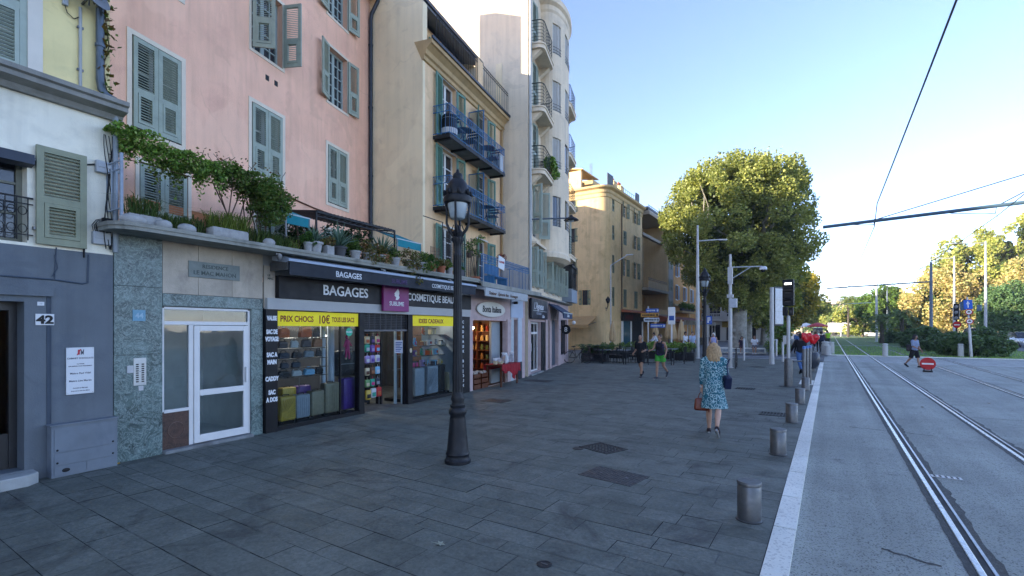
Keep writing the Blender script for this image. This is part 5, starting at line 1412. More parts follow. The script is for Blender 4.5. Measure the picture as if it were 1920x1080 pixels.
n = CR.thing('white_box', 'white laundry box at the far end of the upper blue balcony', 'box', 4.66, -.45, 8.12)
MB().box(-.14, -.16, 0, .14, .16, .62).build('body', WBOX, n, bevel=.02); MB().box(-.15, -.17, .62, .15, .17, .66).build('lid', WBOX, n)
# lowest terrace with spiked fence and blue railing
n = CR.thing('spiked_fence', 'black spiked iron fence with mesh dividing the terrace behind the street lamp', 'fence', .0, -.6, 3.5)
mb = MB()
for i in range(13): mb.bar((.25+.15*i, 0, 0), (.25+.15*i, 0, 1.45), .016); mb.add([(.25+.15*i-.02, 0, 1.43), (.25+.15*i+.02, 0, 1.43), (.25+.15*i, 0, 1.55), (.25+.15*i, .015, 1.45)], [(0, 1, 2), (0, 2, 3), (1, 2, 3)])
for z in (.1, 1.3): mb.bar((.2, 0, z), (2.1, 0, z), .022)
mb.build('bars', IRON, n)
mb = MB()
for i in range(26):
    mb.bar((.2+.075*i, .01, .1), (.2+.075*i+.0, .01, 1.3), .004)
for i in range(17): mb.bar((.2, .012, .1+.075*i), (2.1, .012, .1+.075*i), .004)
mb.build('mesh_panel', IRON, n)
mb = MB(); mb.bar((.2, 0, 0), (.2, .02, 1.75), .02); mb.bar((-.9, 0, 1.72), (.2, 0, 1.75), .02); mb.build('wire_frame', IRON, n)
n = CR.thing('lattice_screen', 'brown wooden lattice leaning between teal awning and spiked fence', 'lattice', -.35, -.5, 3.5)
mb = MB()
for i in range(9):
    mb.bar((.06*i, 0, 0), (.06*i+.0, 0, .95), .012); mb.bar((0, .012, .1*i), (.5, .012, .1*i+.06), .012)
mb.build('slats', M('lattice_wood', '#6e5445', .85, .2), n)
n = CG.thing('blue_railing', 'low blue iron railing along the terrace above the delicatessen', 'railing', 0, 0, 3.45)
mb = MB(); a_, b_ = .1, 4.3
for z in (.06, .72, .94): mb.bar((a_, -.35, z), (b_, -.35, z), .022)
mb.bar((b_, -.35, .94), (b_, .6, .94), .022); mb.bar((b_, -.35, .06), (b_, .6, .06), .022)
k = 38
for i in range(k+1):
    u = a_+(b_-a_)*i/k; mb.bar((u, -.35, 0), (u, -.35, .95), .014)
    if i < k: mb.tube([(u+.055+.045*math.cos(q), -.35, .83+.07*math.sin(q)) for q in [j*PI/3 for j in range(7)]], .008, 4)
for i in range(7): mb.bar((b_, -.35+.14*i, 0), (b_, -.35+.14*i, .95), .014)
mb.build('bars', BLUEI, n)
for u in (a_+.02, 1.6, 3.0, b_): pass
n = CG.thing('for_sale_board', 'tilted white board hung on the blue railing', 'board', 1.5, -.42, 4.05)
MB().obox((0, 0, .2), (.5, .02, .42), (0, R(8), 0)).build('board', PLATE, n)
lettering('A LOUER', .1, M('goods_red', 0) if 'goods_red' in MATS else RT, n, 0, -.014, .2, 'CENTER', .002)
n = CG.thing('terrace_bench', 'blue slatted bench behind the blue railing', 'bench', 2.6, .3, 3.45)
MB().box(-.6, -.2, .42, .6, .2, .46).build('seat', BLUEI, n); MB().box(-.6, .17, .55, .6, .2, .9).build('backrest', BLUEI, n)
for x in (-.55, .55): MB().box(x-.02, -.2, 0, x+.02, .2, .42).build('leg', BLUEI, n)
n = CG.thing('potted_plant', 'leggy dark plant in a pot at the lamp end of the blue railing', 'potted plant', .55, .1, 3.45); pot(n, (0, 0, 0), .16, .26, TERRA)
mb = MB()
for i in range(8):
    a = i*.8; mb.tube([(0, 0, .2), (.1*math.cos(a), .1*math.sin(a), .7), (.28*math.cos(a), .2*math.sin(a), 1.1+.08*i)], .01, 5)
mb.build('stem', STEM, n); leaf_cloud('leaves', clumps(350, [(.28*math.cos(i*.8), .2*math.sin(i*.8), 1.05+.07*i) for i in range(8)], [.14]*8, 2), .07, HEDGE2, n, 2)
n = CG.thing('potted_plant', 'red flowering plant on the blue railing', 'potted plant', 2.0, -.2, 4.2); pot(n, (0, 0, 0), .12, .18, TERRA); leaf_cloud('flowers', clumps(260, [(0, 0, .3)], [.18], 3), .05, leaf_mat('red_flower', ['#7a2230', '#94404a', '#3f5a2a']), n, 3)
# ================================================================== DELICATESSEN UNDER THE BEIGE HOUSE
PKST = M('pinkish_shop_stone', '#b9a3a0', .75, .1, 4, .1, 40, stain='#8d7a76', stain_amt=.5)
t = CG.thing('delicatessen', 'small delicatessen front of pinkish stone with oval sign and open doorway', 'shopfront')
mb = facade(MB(), -.35, 4.75, 0, 3.38, [(.12, 2.85, .02, 2.28, .15), (3.55, 3.95, .05, 2.35, .5)]); mb.build('wall', PKST, t)
for (a, b) in ((-.12, .10), (2.88, 3.20)): MB().box(a, -.05, 0, b, .0, 2.25).box(a-.03, -.06, 2.25, b+.03, .0, 2.34).build('pilaster', PKST, t)
MB().box(3.25, -.03, .0, 3.52, .0, 2.4).build('pale_pillar', M('goods_pale', 0), t)
MB().box(3.96, -.03, .68, 4.35, .0, 2.5).build('white_pilaster', M('white_pilaster', '#b4bcc6', .6, .06), t); MB().box(3.96, -.034, .0, 4.35, .0, .68).build('dark_base', M('slate_base', '#1b1f2b', .5, .1), t)
MB().box(3.55, .3, .05, 3.95, .34, 2.35).build('side_door', M('dark_door', '#10131b', .5, .1), t)
MB().box(3.25, -.04, 2.42, 4.45, .0, 3.2).build('pale_blue_panel', M('sky_panel', '#a9b6c9', .6, .06), t)
mb = MB(); mb.prism([(-.4, -.62, 3.40), (-.4, .1, 3.44), (-.4, .1, 3.50), (-.4, -.62, 3.46)], (5.3, 0, 0)); mb.prism([(-.4, -.66, 3.30), (-.4, -.6, 3.30), (-.4, -.6, 3.45), (-.4, -.66, 3.45)], (5.3, 0, 0)); mb.build('terrace_edge', SLAB, t, fix=True)
mb = MB(); mb.quad((-.3, 2.6, 0), (4.7, 2.6, 0), (4.7, 2.6, 3.2), (-.3, 2.6, 3.2)); mb.quad((-.1, .1, 0), (-.1, 2.6, 0), (-.1, 2.6, 2.6), (-.1, .1, 2.6)); mb.quad((3.0, .1, 0), (3.0, 2.6, 0), (3.0, 2.6, 2.6), (3.0, .1, 2.6)); mb.quad((-.1, .1, 2.6), (3.0, .1, 2.6), (3.0, 2.6, 2.6), (-.1, 2.6, 2.6)); mb.quad((-.1, 0, .02), (3, 0, .02), (3, 2.6, .02), (-.1, 2.6, .02))
mb.build('interior', M('deli_interior', (.09, .05, .03), .8, .3, 4), t)
MB().box(2.1, .25, .02, 2.84, .33, 2.26).build('sliding_door', M('pale_sliding_door', '#8f979b', .5, .08), t)
WOODW = M('warm_wood', '#5b3018', .6, .25, 8)
mb = MB()
for z in (.5, .85, 1.2, 1.55, 1.9): mb.box(2.62, .42, z-.03, 2.97, 2.4, z)
for y in (.42, 1.1, 1.75, 2.4): mb.box(2.60, y-.02, .02, 2.97, y+.02, 2.2)
mb.box(2.97, .40, .02, 2.99, 2.42, 2.2)
mb.build('shelves', WOODW, t)
jc = [M('jar_%d' % i, c, .4, .15, 10) for i, c in enumerate(('#a4702c', '#c09a58', '#8a2f18', '#d3c08c', '#55602a', '#b4531f'))]
rj = random.Random(2); k = 0
proto = {}
rown = {.5: 'bottom', .85: 'second', 1.2: 'middle', 1.55: 'fourth', 1.9: 'top'}
for z in (.5, .85, 1.2, 1.55, 1.9):
    for i in range(9):
        ci = rj.randrange(6)
        if ci not in proto:
            proto[ci] = MB().lathe([(.055, 0), (.06, .02), (.06, .13), (.045, .155), (.045, .17), (.05, .17), (.05, .195), (.001, .195)], n=10).mesh('jar', jc[ci])
        n = link(bpy.data.objects.new('jar', proto[ci])); n.location = CG.loc(2.74, .52+.215*i, z); n.scale = (1, 1, rj.uniform(.8, 1.15))
        tag(n, 'glass food jar on the %s shelf of the delicatessen' % rown[z], 'jar', 'jars on the %s shelf of the delicatessen' % rown[z])
o = MB().ball((0, 0, 0), .045, 10, 7).build('bulb', emit_mat('deli_bulb', (1, .75, .45), 25), None)
tag(o, 'lit bare bulb hanging in the delicatessen', 'light bulb'); o.location = CG.loc(1.9, .9, 2.02)
MB().tube([(0, 0, .03), (0, 0, .6)], .006, 5).build('flex', BLACK, o)
pl = bpy.data.lights.new('bulb_light', 'POINT'); plo = bpy.data.objects.new('bulb_light', pl); COL.objects.link(plo); plo.location = CG.loc(1.9, .95, 1.9); pl.energy = 7; pl.color = (1, .62, .3); pl.shadow_soft_size = .06
n = CG.thing('oval_sign', 'oval cream sign with old style lettering above the delicatessen doorway', 'sign', 1.5, -.03, 2.66)
mb = MB(); mb.lathe([(1.12, 0), (1.12, .03), (1.05, .04), (.001, .04)], n=32, sy=.235); mb.build('board', M('cream_sign', '#d5d2c8', .6, .05), n, smooth=True); n.children[0].rotation_euler = (R(90), 0, 0)
lettering('Bonta Italiana', .30, M('sign_dark', '#2c2b29', .6), n, 0, -.042, -.10, 'CENTER', .008, shear=.12, sx=.92)
n = CG.thing('awning', 'rolled white canvas awning with scalloped lettering over the delicatessen', 'awning', 0, 0, 0)
CANV = M('white_canvas', '#aaaeb0', .8, .06, 5, stain='#85898a', stain_amt=.4)
MB().prism([(-.35, -.72, 3.02), (-.35, -.74, 3.26), (-.35, -.5, 3.33), (-.35, -.1, 3.36), (-.35, -.1, 3.28), (-.35, -.68, 3.2), (-.35, -.70, 3.0)], (3.55, 0, 0)).build('canvas', CANV, n, fix=True)
lettering('Traiteur   Epicerie fine   Fromages', .14, M('valance_brown', '#5f4a3c', .7), n, -.15, -.745, 3.07, 'LEFT', .001, shear=.25, sx=1.2, rz=0)
n = CG.thing('camera_box', 'small dark security camera under the end of the white awning', 'camera', 3.35, -.1, 2.98); MB().box(-.05, -.16, -.05, .05, 0, .05).build('body', BLACK, n, bevel=.01); MB().box(-.02, 0, -.02, .02, .1, .02).build('arm', BLACK, n)
n = CG.thing('display_table', 'display table under a bright red cloth outside the delicatessen', 'table', 1.98, -.25, 0)
mb = MB(); mb.box(-.75, -.3, .72, .75, .3, .75); mb.build('table_top', WOODW, n)
for x in (-.7, .7):
    for y in (-.26, .26): MB().box(x-.025, y-.025, 0, x+.025, y+.025, .72).build('leg', WOODW, n)
o = CG.thing('red_cloth', 'bright red cloth hanging over the display table', 'tablecloth', 1.98, -.25, .755)
nx = 22; mb = MB(); V_ = []
for j in range(9):
    for i in range(nx+1):
        u = -.82+1.64*i/nx
        if j <= 4: y, z = -.34+.17*j, .012+.006*math.sin(i*1.7+j)
        else: y, z = .34, -.05*(j-4)
        V_.append((u, y, z))
F_ = [(j*(nx+1)+i, j*(nx+1)+i+1, (j+1)*(nx+1)+i+1, (j+1)*(nx+1)+i) for j in range(8) for i in range(nx)]
mb.add(V_, F_)
V2 = []
for j in range(7):
    for i in range(nx+1):
        u = -.82+1.64*i/nx; d = (.24+.26*math.exp(-((u-.25)/.35)**2)+.06*math.sin(u*9))*j/6
        V2.append((u, -.34-.018*j/6*(1+2*math.sin(i*1.9)), .012-d))
mb.add(V2, [(j*(nx+1)+i, j*(nx+1)+i+1, (j+1)*(nx+1)+i+1, (j+1)*(nx+1)+i) for j in range(6) for i in range(nx)])
V3 = [(.82+.02*math.sin(j*1.3+k_), -.34+.17*j, .012-(.3+.04*math.sin(j*2))*k_/3) for k_ in range(4) for j in range(5)]
mb.add(V3, [(k_*5+j, k_*5+j+1, (k_+1)*5+j+1, (k_+1)*5+j) for k_ in range(3) for j in range(4)])
mb.build('cloth', REDC, o, smooth=True)
PLAS = M('silver_wrap', (.5, .51, .54), .22, .2, 9, .4, 30, metal=.15)
for i in range(11):
    u, y = 1.35+.13*i+rj.uniform(-.03, .03), -.3+rj.uniform(-.14, .2); h = rj.uniform(.16, .34) if i > 3 else rj.uniform(.06, .12)
    n = CG.thing('wrapped_packet', 'crinkled silver wrapped packet on the red cloth', 'packet', u, y, .77, 'wrapped packets on the red cloth', rj.uniform(0, 3))
    mb = MB(); vs, fs = rbox(.15, .11, h, .03, 2)
    mb.add([(a+rj.uniform(-.02, .02), b+rj.uniform(-.02, .02), c+rj.uniform(-.02, .02)) for a, b, c in vs], fs); mb.build('wrap', PLAS if i > 2 else M('goods_cream', 0), n)
    MB().add([(-.05, 0, h-.02), (.05, 0, h-.02), (.08, .02, h+.09), (-.08, -.02, h+.09)], [(0, 1, 2, 3)]).build('twist', PLAS, n)
for i, (u, y) in enumerate(((.45, -.02), (.95, -.05))):
    n = CG.thing('wooden_crate', ('wooden crate of packets just inside the doorway pilaster', 'wooden crate of packets touching the red cloth table')[i], 'crate', u, y+.15, 0, 'crates in the delicatessen doorway')
    mb = MB(); mb.box(-.22, -.16, 0, .22, .16, .03)
    for z in (.03, .2, .38): 
        mb.box(-.23, -.17, z, .23, -.16, z+.13); mb.box(-.23, .16, z, .23, .17, z+.13); mb.box(-.23, -.16, z, -.22, .16, z+.13); mb.box(.22, -.16, z, .23, .16, z+.13)
    mb.build('crate', WOODW, n)
    mb = MB()
    for q in range(14): mb.ball((rj.uniform(-.17, .17), rj.uniform(-.12, .12), .5+rj.uniform(0, .05)), .05, 7, 5)
    mb.build('packets', M('packet_mix', (.42, .36, .3), .5, .6, 25), n)

# ================================================================== GREY APARTMENT TOWER WITH ROUNDED BAY
GREYW = M('grey_tower_stucco', '#e2d0b4', .88, .06, .7, .2, 40, crack=.22, streak=.3, stain='#9a968d', stain_amt=.3)
t = TW.thing('apartment_tower', 'tall pale grey apartment block with rounded bay and curved balconies', 'apartment block')
TWW, TH = 9.6, 17.2
FL = [5.95, 8.72, 11.35, 14.0]
DW_ = (.75, 1.85)
holes = [(*DW_, z+.05, z+2.25, .2) for z in FL]+[(.45, 1.05, 3.75, 5.5, .2), (1.35, 1.95, 3.75, 5.5, .2), (3.0, 3.9, 3.7, 5.2, .2), (4.5, 5.4, 3.7, 5.2, .2), (6.0, 6.9, 3.7, 5.2, .2)]
holes += [(6.6, 7.6, z+.05, z+2.25, .2) for z in FL]
mb = facade(MB(), 0, TWW, 3.45, TH, holes); shell(mb, 0, TWW, 0, TH, 26); mb.build('wall', GREYW, t)
# bow bay
bc, bw, bd = 4.05, 1.72, .95
def bayp(a, k=1.0): return (bc-bw*k*math.cos(a), -bd*k*math.sin(a)**.8)
NB = 20; angs = [PI*i/NB for i in range(NB+1)]
mb = MB()
def band(z0, z1, k=1.0, skip=()):
    for i in range(NB):
        if i in skip: continue
        p, q = bayp(angs[i], k), bayp(angs[i+1], k); mb.quad((p[0], p[1], z0), (q[0], q[1], z0), (q[0], q[1], z1), (p[0], p[1], z1))
win_i = (3, 4, 5, 8, 9, 10, 11, 14, 15, 16)
zs = [5.6]
for z in [6.0]+FL[1:]: zs += [z+.75, z+2.15]
zs += [TH-.6]
band(zs[0], zs[1])
for i in range(1, len(zs)-1, 2):
    band(zs[i], zs[i+1], 1.0, win_i); band(zs[i+1], zs[i+2])
    for wi in win_i:
        for s_ in ((wi,), ):
            p, q, p2, q2 = bayp(angs[wi]), bayp(angs[wi+1]), bayp(angs[wi], .93), bayp(angs[wi+1], .93)
            for z in (zs[i], zs[i+1]): mb.quad((p[0], p[1], z), (q[0], q[1], z), (q2[0], q2[1], z), (p2[0], p2[1], z))
            if wi-1 not in win_i: mb.quad((p[0], p[1], zs[i]), (p2[0], p2[1], zs[i]), (p2[0], p2[1], zs[i+1]), (p[0], p[1], zs[i+1]))
            if wi+1 not in win_i: mb.quad((q[0], q[1], zs[i]), (q2[0], q2[1], zs[i]), (q2[0], q2[1], zs[i+1]), (q[0], q[1], zs[i+1]))
for (ka, za, kb, zb) in ((1.0, 5.6, 1.08, 5.5), (1.08, 5.5, 1.08, 5.3), (1.08, 5.3, .8, 5.15), (.8, 5.15, .3, 5.1), (1.0, TH-.6, 1.04, TH-.5), (1.04, TH-.5, 1.04, TH-.3), (1.04, TH-.3, 1.14, TH-.2), (1.14, TH-.2, 1.14, TH+.05), (1.14, TH+.05, .0, TH+.06)):
    for i in range(NB):
        p, q, p2, q2 = bayp(angs[i], ka), bayp(angs[i+1], ka), bayp(angs[i], kb), bayp(angs[i+1], kb)
        mb.quad((p[0], p[1], za), (q[0], q[1], za), (q2[0], q2[1], zb), (p2[0], p2[1], zb))
mb.build('bay', GREYW, t, smooth=True)
BLIND = M('roller_blind', '#a5a39c', .7, .06, 3)
for i in range(1, len(zs)-1, 2):
    for grp, closed in (((3, 4, 5), i > 1), ((8, 9, 10, 11), i > 3), ((14, 15, 16), False)):
        m2 = MB()
        for wi in grp:
            p, q = bayp(angs[wi], .94), bayp(angs[wi+1], .94); m2.quad((p[0], p[1], zs[i]), (q[0], q[1], zs[i]), (q[0], q[1], zs[i+1]), (p[0], p[1], zs[i+1]))
            if closed:
                for zq in range(12):
                    z = zs[i]+(zs[i+1]-zs[i])*zq/12; m2.quad((p[0], p[1]-.006, z), (q[0], q[1]-.006, z), (q[0], q[1]-.001, z+.09), (p[0], p[1]-.001, z+.09))
        o = m2.build('bay_window', BLIND if closed else PANE, t)
        m3 = MB(); a0, a1 = bayp(angs[grp[0]], .99), bayp(angs[grp[-1]+1], .99)
        pts = [bayp(angs[wi], 1.0) for wi in list(grp)+[grp[-1]+1]]
        for z in (zs[i]+.03, zs[i]+.16, zs[i]+.30): m3.tube([(p[0], p[1]-.02, z) for p in pts], .010, 5)
        m3.build('window_rail', IRON, o)
        m3 = MB()
        for (p) in (pts[0], pts[len(pts)//2], pts[-1]):
            k_ = .955; m3.bar((bc+(p[0]-bc)*k_, p[1]*k_, zs[i]), (bc+(p[0]-bc)*k_, p[1]*k_, zs[i+1]), .05)
        m3.build('frame', WFRAME, o)
MB().prism([(-.02, .02, TH-.3), (-.02, -.18, TH-.22), (-.02, -.22, TH+.06), (-.02, .1, TH+.08)], (2.35, 0, 0)).build('cornice', GREYW, t, fix=True)
mb = MB(); mb.box(.0, -.02, TH+.08, TWW, 25.9, TH+.2); mb.build('roof_edge', CONC, t)
mb = MB(); mb.box(0, -.06, 3.35, TWW, .02, 3.47); mb.prism([(0, .0, 3.35), (0, -.28, 3.40), (0, -.28, 3.46), (0, .0, 3.5)], (TWW, 0, 0)); mb.build('ground_floor_ledge', SLAB, t, fix=True)
for zi, z in enumerate(FL):
    for (a, b) in (DW_, (6.6, 7.6)):
        w_ = window(t, a, b, z+.08, z+2.22, .18, 2, 4, name='balcony_door')
        if zi == 0: shutter(w_, a, z+.1, .52, 2.1, -120, SHUTB, -.03, .4); shutter(w_, b, z+.1, .52, 2.1, 300, SHUTB, -.03, .4)
        else: shutter(w_, a, z+.1, .54, 2.1, -8, SHUT, .02, .4); shutter(w_, b, z+.1, .54, 2.1, 190, SHUT, .02, .4)
for (a, b) in ((.45, 1.05), (1.35, 1.95)):
    w_ = window(t, a, b, 3.78, 5.48, .18, 1, 2)
    shutter(w_, a, 3.8, .32, 1.66, -100, SHUTB, -.03, .4); shutter(w_, b, 3.8, .32, 1.66, 285, SHUTB, -.03, .4)
for (a, b) in ((3.0, 3.9), (4.5, 5.4), (6.0, 6.9)):
    w_ = window(t, a, b, 3.72, 5.18, .18, 2, 3)
    shutter(w_, a, 3.74, .44, 1.42, -95, SHUTB, -.03, .4); shutter(w_, b, 3.74, .44, 1.42, 280, SHUTB, -.03, .4)
MB().box(.25, -.3, 5.58, 2.15, .0, 5.68).prism([(.3, 0, 5.4), (.3, -.26, 5.58), (.3, 0, 5.58)], (.12, 0, 0)).prism([(2.0, 0, 5.4), (2.0, -.26, 5.58), (2.0, 0, 5.58)], (.12, 0, 0)).build('ledge', GREYW, t, fix=True)
# stone balconies with curved iron rails
def tbal(u0, u1, z, dep, lab, nm='curved_balcony'):
    n = TW.thing(nm, lab, 'balcony', 0, 0, z, 'concrete balconies of the tower')
    def outline(k):
        r = .28; pts = [(u0-k, 0), (u0-k, -dep+r-k)]
        pts += [(u0+r-k-(r)*math.sin(a) if False else u0+r-(r+k)*math.cos(a), -dep+r-(r+k)*math.sin(a)) for a in [i*PI/12 for i in range(1, 7)]]
        pts += [(u1-r+(r+k)*math.sin(a), -dep+r-(r+k)*math.cos(a)) for a in [i*PI/12 for i in range(0, 6)]]
        pts += [(u1+k, -dep+r-k), (u1+k, 0)]
        return pts
    mb = MB(); mb.prism([(x, y, -.22) for x, y in outline(.0)], (0, 0, .16)); mb.prism([(x, y, -.058) for x, y in outline(.04)], (0, 0, .06))
    for u in (u0+.25, u1-.25): mb.prism([(u-.12, 0, -.62), (u-.12, -dep*.75, -.26), (u-.12, -dep*.75, -.225), (u-.12, 0, -.225)], (.24, 0, 0))
    mb.build('slab', GREYW, n, fix=True)
    mb = MB(); pts = outline(-.04)
    for zz in (.12, .26, .40, .54, .68, .82): mb.tube([(x, y, zz) for x, y in pts], .010, 5)
    mb.tube([(x, y, .96) for x, y in pts], .02, 6)
    for (x, y) in (pts[0], pts[1], pts[5], (u0+.75, -dep+.04), ((u0+u1)/2, -dep+.04), (u1-.75, -dep+.04), pts[-6], pts[-2], pts[-1]): mb.bar((x, y, 0), (x, y, .96), .02)
    mb.build('railing', M('dark_green_iron', '#26302f', .5, .2), n)
ord_ = ['lowest', 'middle', 'top']
for i, z in enumerate(FL[1:]):
    tbal(.25, 2.3, z, .62, '%s curved concrete balcony between the drainpipe and the rounded bay' % ord_[i])
    tbal(5.9, 8.0, z, .75, '%s concrete balcony beyond the rounded bay against the sky' % ord_[i])
tbal(5.9, 8.0, FL[0], .75, 'concrete balcony beyond the rounded bay at lamp height')
n = TW.thing('balcony_plant', 'bushy potted plant spilling over the lowest curved balcony', 'potted plant', 2.0, -.5, FL[1]); pot(n, (0, 0, .3), .16, .26, TERRA)
leaf_cloud('foliage', clumps(900, [(0, 0, .8), (.1, -.1, .55), (-.1, -.05, .6), (.15, -.2, .35), (0, -.25, .2)], [.3, .25, .25, .2, .2], 2), .12, HEDGE, n, 2)
n = TW.thing('drainpipe', 'pale drainpipe down the tower corner next to the beige house', 'drainpipe', .06, -.08, 3.5); drainpipe('', '', n, [(0, 0, 0), (0, 0, 13.6)], .06, [((0, 0, z), 0) for z in (1.5, 4.2, 7, 9.8, 12.5)], M('pale_grey_pipe', '#b0b2ae', .5, .08))
n = TW.thing('enclosed_balcony', 'dark glazed corner gallery above the far shop of the tower', 'gallery', 7.6, 0, 3.5)
mb = MB(); mb.box(0, -.55, 0, 1.95, 0, .75); mb.build('parapet', M('grey_parapet', '#8a95a0', .7, .1), n); mb = MB(); mb.box(.02, -.5, .75, 1.9, 0, 2.0); mb.build('glazing', PANE, n)
mb = MB()
for i in range(5): mb.box(-.02+.48*i, -.57, .75, .03+.48*i, -.52, 2.05)
mb.box(-.02, -.57, 2.0, 1.97, .0, 2.1); mb.box(-.02, -.57, .73, 1.97, -.5, .8); mb.build('frame', IRON, n)
# tower ground floor shops
g = TW.thing('tower_shops', 'row of dark ground floor shops under the grey tower', 'shopfront')
mb = facade(MB(), 0, TWW, 0, 3.36, [(.45, 2.35, .08, 2.3, .25), (2.4, 3.1, .05, 2.3, .3), (4.5, 6.2, .05, 2.45, .2), (7.1, 9.2, .5, 2.5, .2)]); mb.build('wall', PKST, g)
mb = MB(); mb.box(2.36, -.05, 0, 3.1, .2, 2.3); mb.build('dark_panel', M('dark_panel', '#12141c', .4, .2), g)
w_ = window(g, .5, 2.3, .1, 2.28, .2, 3, 1, DW, GLASS, .07, name='white_door'); MB().box(.95, .1, 1.0, 1.0, .14, 1.35).build('handle', DW, w_)
MB().box(1.1, .14, 1.75, 2.25, .19, 1.85).build('transom', DW, w_)
mb = MB(); mb.quad((.4, 2.0, 0), (2.4, 2.0, 0), (2.4, 2.0, 2.4), (.4, 2.0, 2.4)); mb.quad((.4, .25, .06), (2.4, .25, .06), (2.4, 2.0, .06), (.4, 2.0, .06)); mb.build('interior', M('shop_interior', 0), g)
MB().box(.2, -.12, 0, 2.4, .25, .07).build('doorstep', M('worn_sill', 0), g)
mb = MB()
for i in range(34): mb.prism([(4.5, .15, .06+.07*i), (4.5, .12, .075+.07*i), (4.5, .12, .115+.07*i), (4.5, .15, .128+.07*i)], (1.7, 0, 0))
mb.build('roller_shutter', M('grey_roller', '#5c6672', .5, .12, 4, metal=.3), g, fix=True)
for (a, b) in ((3.15, 3.6), (4.1, 4.48), (6.25, 6.9)): MB().box(a, -.06, 0, b, .0, 3.3).build('pilaster', PKST, g, bevel=.006)
MB().box(3.6, -.02, .05, 4.1, .02, 2.4).build('stone_panel', M('brown_stone', '#7d6a62', .6, .15, 4), g)
window(g, 7.1, 9.2, .5, 2.5, .18, 3, 1, BLACK, PANE, .06, name='shop_window')
n = TW.thing('shop_sign', 'dark blue shop sign with white script lettering above the narrow white door', 'sign', .02, -.06, 2.42)
SB = M('dark_blue_sign', '#151c2e', .4, .15)
MB().box(0, -.1, 0, 3.05, .0, .86).build('board', SB, n, bevel=.01)
lettering("L'Agneau", .42, FW, n, .35, -.104, .42, 'LEFT', .002, shear=.3, sx=1.15); lettering('RESTAURANT', .15, M('sign_grey', (.35, .36, .4), .6), n, .8, -.104, .18, 'LEFT', .001); lettering('& Bar', .2, FW, n, 1.9, -.104, .06, 'LEFT', .001, shear=.3)
MB().box(.2, -.106, .345, 2.8, -.1, .36).build('rule', FW, n)
n = TW.thing('awning', 'short folded dark blue awning over the closed roller shutter', 'awning', 3.8, -.05, 2.75)
MB().prism([(0, -.75, -.25), (0, -.75, .02), (0, 0, .5), (0, 0, .42), (0, -.68, -.02), (0, -.72, -.25)], (2.5, 0, 0)).build('canvas', M('blue_awning', '#39435a', .8, .1), n, fix=True); MB().box(0, -.77, .0, 2.5, -.70, .05).build('front_bar', M('awning_bar', 0), n)
lettering('Coiffure', .2, FW, n, .9, -.755, -.17, 'LEFT', .001, shear=.2)
n = TW.thing('blade_sign', 'round black and white sign sticking out beside the roller shutter', 'sign', 6.6, -.1, 1.95)
mb = MB(); mb.lathe([(.24, -.03), (.26, -.02), (.26, .02), (.24, .03)], n=20); mb.build('disc', BLACK, n); n.children[0].rotation_euler = (0, R(90), 0); n.children[0].location = (0, -.3, 0)
lettering('8', .36, FW, n, -.032, -.3, -.12, 'CENTER', .004, rz=R(-90)); MB().bar((0, .05, 0), (0, -.1, 0), .03).build('bracket', IRON, n)
n = TW.thing('globe_lamp', 'small white globe lamp at the far corner of the tower shops', 'lamp', 9.5, -.35, 2.35); MB().ball((0, 0, 0), .12, 12, 8).build('globe', WHITE, n, smooth=True); MB().bar((0, .4, .1), (0, 0, .12), .025).build('arm', IRON, n)
n = TW.thing('street_lantern', 'dark street lantern on a long arm fixed to the tower wall', 'wall lamp', .3, -.05, 6.6)
GALV2 = M('grey_arm', '#5d646d', .5, .1, metal=.4)
MB().tube([(0, 0, 0), (.6, -.7, .12), (1.2, -1.5, .22)], .035, 7).box(-.06, -.0, -.2, .06, .06, .2).build('arm', GALV2, n)
mb = MB(); mb.lathe([(.06, .16), (.09, .1), (.24, .02), (.33, -.06), (.30, -.06), (.05, -.03)], n=18); mb.build('hood', IRON, n, smooth=True); n.children[-1].location = (1.2, -1.5, .18)
MB().ball((1.2, -1.5, .1), (.13, .13, .07), 10, 6).build('lamp_glass', M('lamp_glass', (.35, .4, .42), .2), n, smooth=True)

# ================================================================== OCHRE HOUSE AND ITS NEIGHBOURS
OCH = M('ochre_stucco', '#dfbf8c', .9, .1, .5, .2, 30, crack=.22, streak=.45, stain='#9a7748', stain_amt=.4)
OC = Front(-17, 43, 0.5)
t = OC.thing('ochre_house', 'five storey ochre house with rounded corner, cornice and roof terrace', 'house')
OW, OH = 9.3, 15.0
rws = [(13.0, 14.5), (10.3, 11.7), (7.2, 8.9), (4.1, 5.9)]
cols_ = [(.35, .95), (3.4, 4.3), (6.7, 7.7)]
holes = [(a, b, z0, z1, .2) for (a, b) in cols_ for (z0, z1) in rws]
mb = facade(MB(), 0, OW, 0, OH, holes)
rc = .9; arc = [(-rc*math.sin(a), rc-rc*math.cos(a)) for a in [i*PI/16 for i in range(9)]]
for i in range(8): p, q = arc[i], arc[i+1]; mb.quad((p[0], p[1], 0), (q[0], q[1], 0), (q[0], q[1], OH), (p[0], p[1], OH))
sh_holes = [(1.9, 2.5, 4.2, 5.6), (3.2, 3.9, 7.1, 8.6), (4.4, 5.1, 7.1, 8.6), (3.2, 3.9, 10.2, 11.5), (4.4, 5.1, 10.2, 11.5), (3.2, 3.9, 13.0, 14.4), (6.5, 7.2, 7.1, 8.6)]
sub = facade(MB(), rc, 14, 0, OH, [(a, b, c, d, -.2) for a, b, c, d in sh_holes])
mb.add([(-rc-y, x, z) for x, y, z in sub.v], sub.f)
mb.quad((OW, 0, 0), (OW, 14, 0), (OW, 14, OH), (OW, 0, OH)); mb.quad((-rc, 14, 0), (OW, 14, 0), (OW, 14, OH), (-rc, 14, OH)); mb.quad((-rc, 0, OH), (OW, 0, OH), (OW, 14, OH), (-rc, 14, OH))
mb.build('wall', OCH, t)
mb = MB()
